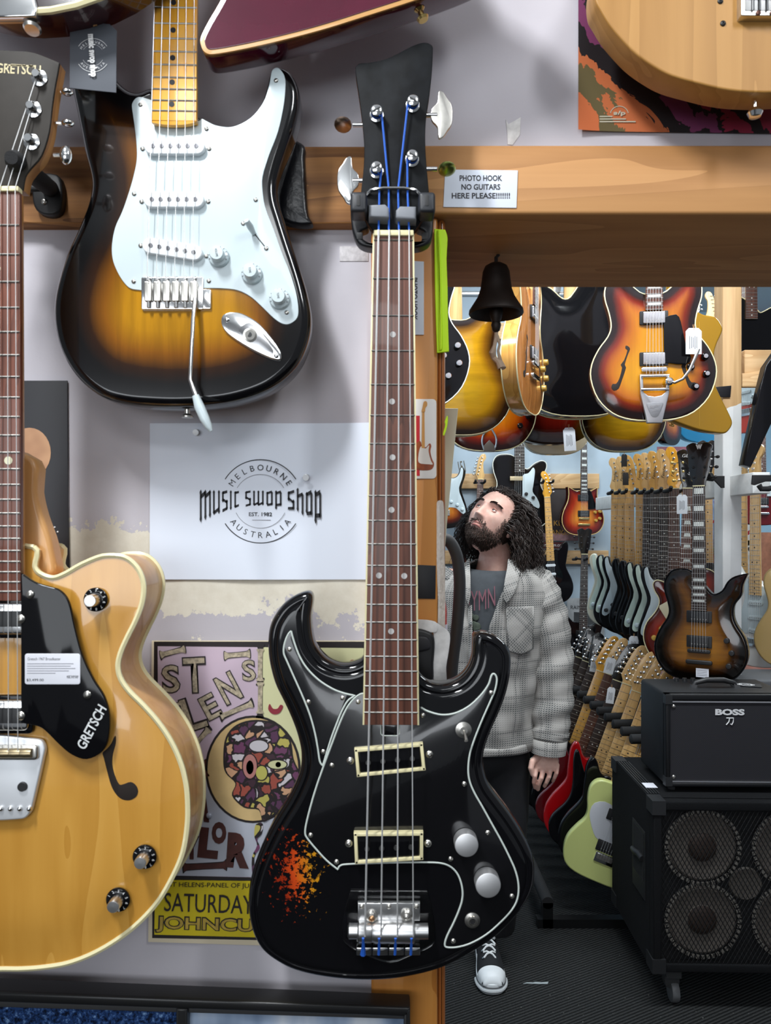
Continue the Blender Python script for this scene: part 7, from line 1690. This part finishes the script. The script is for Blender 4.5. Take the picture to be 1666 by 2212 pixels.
    mb = MB(); vs, fs = text_mb('HYMN', 0, 0)
    x0 = min(v[0] for v in vs); x1 = max(v[0] for v in vs); z0 = min(v[1] for v in vs); z1 = max(v[1] for v in vs)
    q = []
    for v in vs:
        u = (v[0] - x0) / (x1 - x0); X = 994 + 66 * u; Y = 1310 - 40 * (v[1] - z0) / (z1 - z0) - 10 * u + 6 * math.sin(u * 3)
        q.append((px(X), yfront(X, Y) * .93 - .006, pz(Y)))
    mb.add(q, fs); obj('shirt_lettering', mb, pm, ts, 0)
    mb = MB()
    for k in range(26):
        X, Y = rnd.uniform(998, 1030), rnd.uniform(1325, 1420); mb.ball((px(X), yfront(X, Y) * .93 - .004, pz(Y)), (rnd.uniform(.006, .016), .0015, rnd.uniform(.006, .018)), 8, 5)
    obj('shirt_print', mb, mat('murky_green_print', '#4a5348', .9, 0, 0, .5, 60), ts, 0)
    # ---- plaid overshirt
    m, nt, b = newmat('grey_plaid_weave'); setp(b, .95, spec=.1)
    at = N(nt, 'ShaderNodeAttribute', attribute_name='cloth'); sp = N(nt, 'ShaderNodeSeparateXYZ'); nt.links.new(at.outputs['Vector'], sp.inputs[0])
    def band(o, period, lo, ph=0):
        f = mth(nt, 'FRACT', mth(nt, 'ADD', mth(nt, 'DIVIDE', o, period), ph)); return f
    bu = ramp(nt, band(sp.outputs[0], .104, 0), [(0, (.15,) * 3), (.10, (.9,) * 3), (.16, (.25,) * 3), (.30, (.85,) * 3), (.38, (.95,) * 3), (.46, (.7,) * 3), (.56, (.2,) * 3), (.70, (.02,) * 3), (.92, (.1,) * 3)])
    bv = ramp(nt, band(sp.outputs[1], .118, 0), [(0, (.1,) * 3), (.08, (.85,) * 3), (.14, (.2,) * 3), (.30, (.75,) * 3), (.42, (.95,) * 3), (.50, (.55,) * 3), (.62, (.05,) * 3), (.85, (.02,) * 3)])
    a_ = mth(nt, 'FRACT', mth(nt, 'DIVIDE', sp.outputs[0], .0088)); c_ = mth(nt, 'FRACT', mth(nt, 'DIVIDE', sp.outputs[1], .0072))
    wx = mth(nt, 'LESS_THAN', mth(nt, 'FRACT', mth(nt, 'ADD', a_, mth(nt, 'MULTIPLY', c_, 1.0))), .5); wz = mth(nt, 'LESS_THAN', c_, .62)
    wv = mth(nt, 'MULTIPLY', wx, wz)
    bw = N(nt, 'ShaderNodeRGBToBW'); nt.links.new(bu, bw.inputs[0]); bw2 = N(nt, 'ShaderNodeRGBToBW'); nt.links.new(bv, bw2.inputs[0])
    tot = mth(nt, 'ADD', mth(nt, 'MULTIPLY', mth(nt, 'MAXIMUM', bw.outputs[0], bw2.outputs[0]), .6), mth(nt, 'MULTIPLY', mth(nt, 'MINIMUM', bw.outputs[0], bw2.outputs[0]), .5))
    f = mth(nt, 'MINIMUM', mth(nt, 'MULTIPLY', wv, mth(nt, 'ADD', mth(nt, 'MULTIPLY', tot, 1.15), .12)), 1.0)
    f2 = mth(nt, 'ADD', f, mth(nt, 'MULTIPLY', tot, .34))
    nt.links.new(mixc(nt, mth(nt, 'MINIMUM', f2, .95), '#a8a5a0', '#34393b'), b.inputs['Base Color'])
    bump(nt, b, mth(nt, 'ADD', wv, mth(nt, 'MULTIPLY', noise(nt, coords(nt, (1, 1, 1)), 22, 3), 2.0)), .3, .0015)
    PR = [(1208, 1100), (1222, 1098), (1245, 1088), (1280, 1070), (1340, 1047), (1420, 1031), (1480, 1019), (1632, 1014)]
    PL = [(1208, 1018), (1222, 1004), (1245, 1001), (1280, 1003), (1340, 1006), (1420, 1009), (1480, 1010), (1632, 1012)]
    ip = lambda T_, y: float(np.interp(y, [t[0] for t in T_], [t[1] for t in T_]))
    wr = lambda a, y: .0035 * math.sin(a * 5 + y * .045) + .003 * math.sin(a * 9 - y * .06) + .002 * math.sin(y * .11 + a * 3)
    def jacket():
        mb = MB(); ys = [1208, 1214, 1222, 1232, 1245, 1262, 1280, 1300, 1320] + list(range(1340, 1616, 14)); n = 64; rs = []
        for y in ys:
            _, c, a, bd_ = ring(y); a += 3; bd_ += .006
            tr = math.asin(max(-.97, min(.97, (ip(PR, y) - c) / a))); tl = math.asin(max(-.97, min(.97, (ip(PL, y) - c) / a))) + 2 * math.pi
            r_ = []
            for k in range(n + 1):
                t = tr + (tl - tr) * k / n; w_ = wr(t, y) * min(1, (y - 1208) / 60)
                r_.append((px(c) + (a * S + w_) * math.sin(t), -(bd_ + w_) * math.copysign(abs(math.cos(t)) ** .9, math.cos(t)) - .004, pz(y)))
                mb.uv[len(mb.v) + len(rs) * (n + 1) + k] = ((t * .17 + .03), (y - 1200) * S, 0)
            rs.append(r_)
        mb.rings(rs, False, False, False)
        return mb
    j = obj('overshirt', jacket(), m, e, 60); j.modifiers.new('Solidify', 'SOLIDIFY').thickness = .004
    def sleeve(side):
        if side > 0: C = [(1132, 1246, 0.01), (1152, 1268, .005), (1170, 1310, 0), (1184, 1370, -.005), (1191, 1440, -.015), (1192, 1510, -.03), (1188, 1570, -.05), (1185, 1600, -.058)]
        else: C = [(986, 1246, 0.01), (968, 1268, .005), (950, 1310, 0), (938, 1370, 0), (932, 1440, 0), (934, 1510, -.01), (940, 1570, -.03), (944, 1600, -.035)]
        rad = [44, 49, 51, 49, 47, 45, 41, 38]; mb = MB(); rs = []; n = 40
        yy = np.linspace(0, len(C) - 1, 46); acc = 0; prev = None
        for w_ in yy:
            i = min(int(w_), len(C) - 2); t = w_ - i
            c = [C[i][k] + (C[i + 1][k] - C[i][k]) * t for k in range(3)]; r = (rad[i] + (rad[i + 1] - rad[i]) * t) * S
            cen = V3(c[0], c[1], c[2]); d = (V3(*C[i + 1]) - V3(*C[i])).normalized()
            acc += (cen - prev).length if prev else 0; prev = cen
            ax = Vector((0, 1, 0)); bx_ = d.cross(ax).normalized(); ax = bx_.cross(d)
            r_ = []
            for k in range(n):
                a = 2 * math.pi * k / n; fold = .006 * math.sin(w_ * 5.1 + 1.6 * math.sin(a + 1)) * (.4 + .6 * math.sin(a * .5) ** 2) + .004 * math.sin(w_ * 9 + a * 2)
                rr = r + fold * (0 if w_ > 6.6 else 1) * min(1, w_)
                r_.append(cen + bx_ * math.cos(a) * rr + ax * math.sin(a) * rr * .95); mb.uv[len(rs) * n + k] = (a * .075 + .02, acc + .03, 0)
            rs.append(r_)
        mb.rings(rs, True, True, False); s_ = obj('sleeve', mb, m, e, 60); s_.modifiers.new('Solidify', 'SOLIDIFY').thickness = .003
        mb = MB(); rs = []
        for q_, (y0, r) in enumerate(((1594, 37), (1596, 40), (1612, 39), (1626, 37), (1627, 34))):
            xx = (1185 if side > 0 else 944) + (y0 - 1600) * -.05; cen = V3(xx, y0, (-.058 if side > 0 else -.035) - (y0 - 1600) * .0003)
            rs.append([cen + Vector((math.cos(a) * r * S, math.sin(a) * r * S * .95, -.004 * math.cos(a))) for a in [2 * math.pi * k / n for k in range(n)]])
            for k in range(n): mb.uv[q_ * n + k] = (2 * math.pi * k / n * .065 + .035, y0 * S + .055, 0)
        mb.rings(rs, True, False, False); obj('cuff', mb, m, s_, 60)
    sleeve(1); sleeve(-1)
    def patch(name, poly, off, th, mm, par, rotuv=0, step=4, ux=0, vy=0):
        mb = MB(); A = np.array(poly); x0, y0 = A.min(0); x1, y1 = A.max(0)
        gx = np.arange(x0 + step / 2, x1, step); gy = np.arange(y0 + step / 2, y1, step)
        G_ = np.array([(a, c) for a in gx for c in gy]); G_ = G_[inside(G_, A) & (dist(G_, A) > step * .4)]
        n_ = len(poly); V2 = [Vector(p) for p in poly] + [Vector((float(a), float(c))) for a, c in G_]
        rv, _, rf, _, _, _ = geometry.delaunay_2d_cdt(V2, [], [list(range(n_))], 1, 1e-6)
        vs = []
        for k, v in enumerate(rv):
            vs.append((px(v.x), yfront(v.x, v.y, off), pz(v.y))); c, s_ = math.cos(R(rotuv)), math.sin(R(rotuv)); uu, vv = (v.x - 1060) * S, (v.y - 1200) * S
            mb.uv[k] = (uu * c - vv * s_ + ux, uu * s_ + vv * c + vy, 0)
        cen = np.array([[sum(rv[i].x for i in f) / 3, sum(rv[i].y for i in f) / 3] for f in rf]); ok = inside(cen, A)
        mb.add(vs, [tuple(f) for f, o_ in zip(rf, ok) if o_]); o_ = obj(name, mb, mm, par, 0); md = o_.modifiers.new('Solidify', 'SOLIDIFY'); md.thickness = th; md.offset = 0
        return o_
    patch('chest_pocket', [(1081, 1303), (1140, 1303), (1140, 1392), (1112, 1403), (1082, 1392)], .018, .003, m, j, 45)
    patch('collar', [(1090, 1206), (1104, 1214), (1112, 1232), (1106, 1256), (1094, 1280), (1080, 1298), (1072, 1284), (1078, 1250), (1086, 1222)], .026, .005, m, j, 20, ux=.06, vy=.02)
    patch('collar', [(1012, 1206), (1000, 1216), (993, 1240), (996, 1280), (1003, 1306), (1008, 1280), (1009, 1240)], .024, .005, m, j, -10, ux=.06)
    patch('button_band', [(1003, 1300), (1011, 1300), (1014, 1480), (1014, 1606), (1005, 1606), (1005, 1480)], .014, .003, m, j)
    for y in (1336, 1425, 1515, 1585):
        obj('button', MB().lathe([(.006, 0), (.006, .002), (.0045, .0028), (.001, .002)], (px(1008), yfront(1008, y, .017), pz(y)), (0, -1, 0), 14), mat('grey_button', '#8f9290', .4), j)
    patch('hem', [(955, 1590), (1010, 1592), (1144, 1590), (1145, 1610), (1012, 1612), (956, 1610)], .0125, .003, m, j, 0, vy=.05)
    # ---- trousers and shoes
    tr = MB()
    def leg(pts, rad):
        tr.tube(pts, rad, 24)
        for p, r in zip(pts[:2], rad[:2]): tr.ball(p, r, 20, 12)
    leg([V3(1090, 1640, 0), V3(1090, 1760, -.005), V3(1084, 1880, -.02), V3(1080, 1950, .02), V3(1076, 2000, .055)], [.092, .085, .073, .065, .062])
    leg([V3(1012, 1640, 0), V3(1005, 1760, .06), V3(998, 1860, .14), V3(992, 1930, .22), V3(990, 1975, .25)], [.092, .085, .073, .065, .062])
    tr.ball(V3(1050, 1625, 0), (.155, .11, .10), 24, 14)
    to = obj('trousers', tr, mat('black_trousers', '#131418', .85, 0, 0, .3, 25, .2, 60), e, 0)
    rm = to.modifiers.new('Remesh', 'REMESH'); rm.mode = 'VOXEL'; rm.voxel_size = .007; rm.use_smooth_shade = True
    s2 = to.modifiers.new('Smooth', 'SMOOTH'); s2.iterations = 4
    bpy.context.view_layer.update(); dg = bpy.context.evaluated_depsgraph_get()
    me = bpy.data.meshes.new_from_object(to.evaluated_get(dg)); to.modifiers.clear(); to.data = me; me.shade_smooth()
    rub = mat('white_shoe_rubber', '#dfe4e6', .45); canvas = mat('black_canvas', '#15181c', .85, 0, 0, .2, 200); lace_m = mat('white_lace', '#d8dcdc', .8)
    def shoe(ox, oy, yaw):
        Rm = Matrix.Rotation(R(yaw), 3, 'Z'); W = lambda x, y, z: Vector((ox, oy, 0)) + Rm @ Vector((x, y, z))
        ol = spline([(0, -.150), (.028, -.143), (.046, -.118), (.052, -.085), (.050, -.04), (.042, .02), (.038, .07), (.037, .105), (.026, .132), (0, .140), (-.026, .132), (-.037, .105), (-.038, .07), (-.040, .02), (-.046, -.04), (-.048, -.085), (-.042, -.118), (-.026, -.143)], 4)
        def foot_w(y):
            xs = [p[0] for p in ol if abs(p[1] - y) < .006]; return (max(xs) if xs else .01, min(xs) if xs else -.01)
        def slab(z0, z1, k, r=.004):
            mb = MB(); mb.plate([(p[0] * k, p[1] * (k + (1 - k) * .4)) for p in ol], 0, z1 - z0, r, backround=r * .7); mb.v = [tuple(W(v[0], v[2], z1 - v[1])) for v in mb.v]; return mb
        up = MB(); rs = []; yl = np.linspace(.128, -.138, 22)
        for y in yl:
            a, b_ = foot_w(y); c = (a + b_) / 2; hw_ = (a - b_) / 2 * .95
            h = float(np.interp(y, [-.14, -.11, -.08, -.04, .0, .05, .13], [.022, .038, .050, .070, .088, .10, .088]))
            rs.append([W(c + hw_ * math.cos(t) * (1 if math.sin(t) < .5 else .96), y, .028 + h * math.sin(t) ** .85) for t in [math.pi * k / 18 for k in range(19)]])
        up.rings(rs, False, True, True); s_ = obj('shoe', up, canvas, e, 50)
        obj('sole', slab(0, .036, 1.0), rub, s_)
        obj('toe_bumper', slab(.002, .046, 1.012, .006), rub, s_).data.transform(Matrix.Identity(4)) if False else None
        for z in (.024,):
            pts = [W(p[0] * 1.012, p[1] * 1.008, z) for p in ol]; obj('stripe', MB().tube(pts + pts[:1], .0012, 5), sblack, s_)
        bmp = MB(); pts = [W(p[0] * 1.02, p[1] * 1.012, .013) for p in ol if p[1] < -.07]
        pts = sorted(pts, key=lambda v: math.atan2(v.x - ox, -(v.y - oy)))
        bmp.tube(pts, .0062, 8); obj('toe_strip', bmp, mat('ribbed_rubber', '#c4c9cb', .6, bmp=.9, bs=900), s_)
        tc = MB(); rs = []
        for y in np.linspace(-.100, -.1475, 12):
            a, b_ = foot_w(y); c = (a + b_) / 2; hw_ = (a - b_) / 2 * .99; h = float(np.interp(y, [-.148, -.138, -.12, -.088], [.010, .026, .037, .047]))
            rs.append([W(c + hw_ * math.cos(t), y, .030 + h * math.sin(t) ** .8) for t in [math.pi * k / 18 for k in range(19)]])
        tc.rings(rs, False, True, True); obj('toe_cap', tc, rub, s_, 60)
        for k in range(5):
            y = -.066 + .024 * k; h = float(np.interp(y, [-.11, -.08, -.04, .0, .05], [.038, .050, .070, .088, .10])) + .033; wd = .020 + .0015 * k
            for sg in (-1, 1):
                obj('lace', MB().tube([W(-sg * wd, y, h - .010), W(-sg * wd * .5, y + .006, h), W(sg * wd * .5, y + .014, h + .005), W(sg * wd, y + .020, h - .002)], .0035, 7), lace_m, s_)
                obj('eyelet', MB().lathe([(.004, 0), (.004, .0015), (.0022, .0015)], tuple(W(sg * (wd + .003), y, h - .011)), (sg * .6, 0, .8), 10), chrome, s_)
        for sg in (-1, 1): obj('bow_loop', MB().tube([W(0, .045, .126), W(sg * .012, .03, .134), W(sg * .026, .025, .126), W(sg * .022, .04, .118), W(0, .047, .122)], .003, 7), lace_m, s_)
    # toe of the near shoe lands at the foot of the photograph's shoe
    t = P(1066, 2150, HC * F / (2150 - CY)); shoe(t.x - X0 + .002, t.y - D + .150, -2)
    shoe(V3(984, 1980, .30).x, .27, -14)
person()
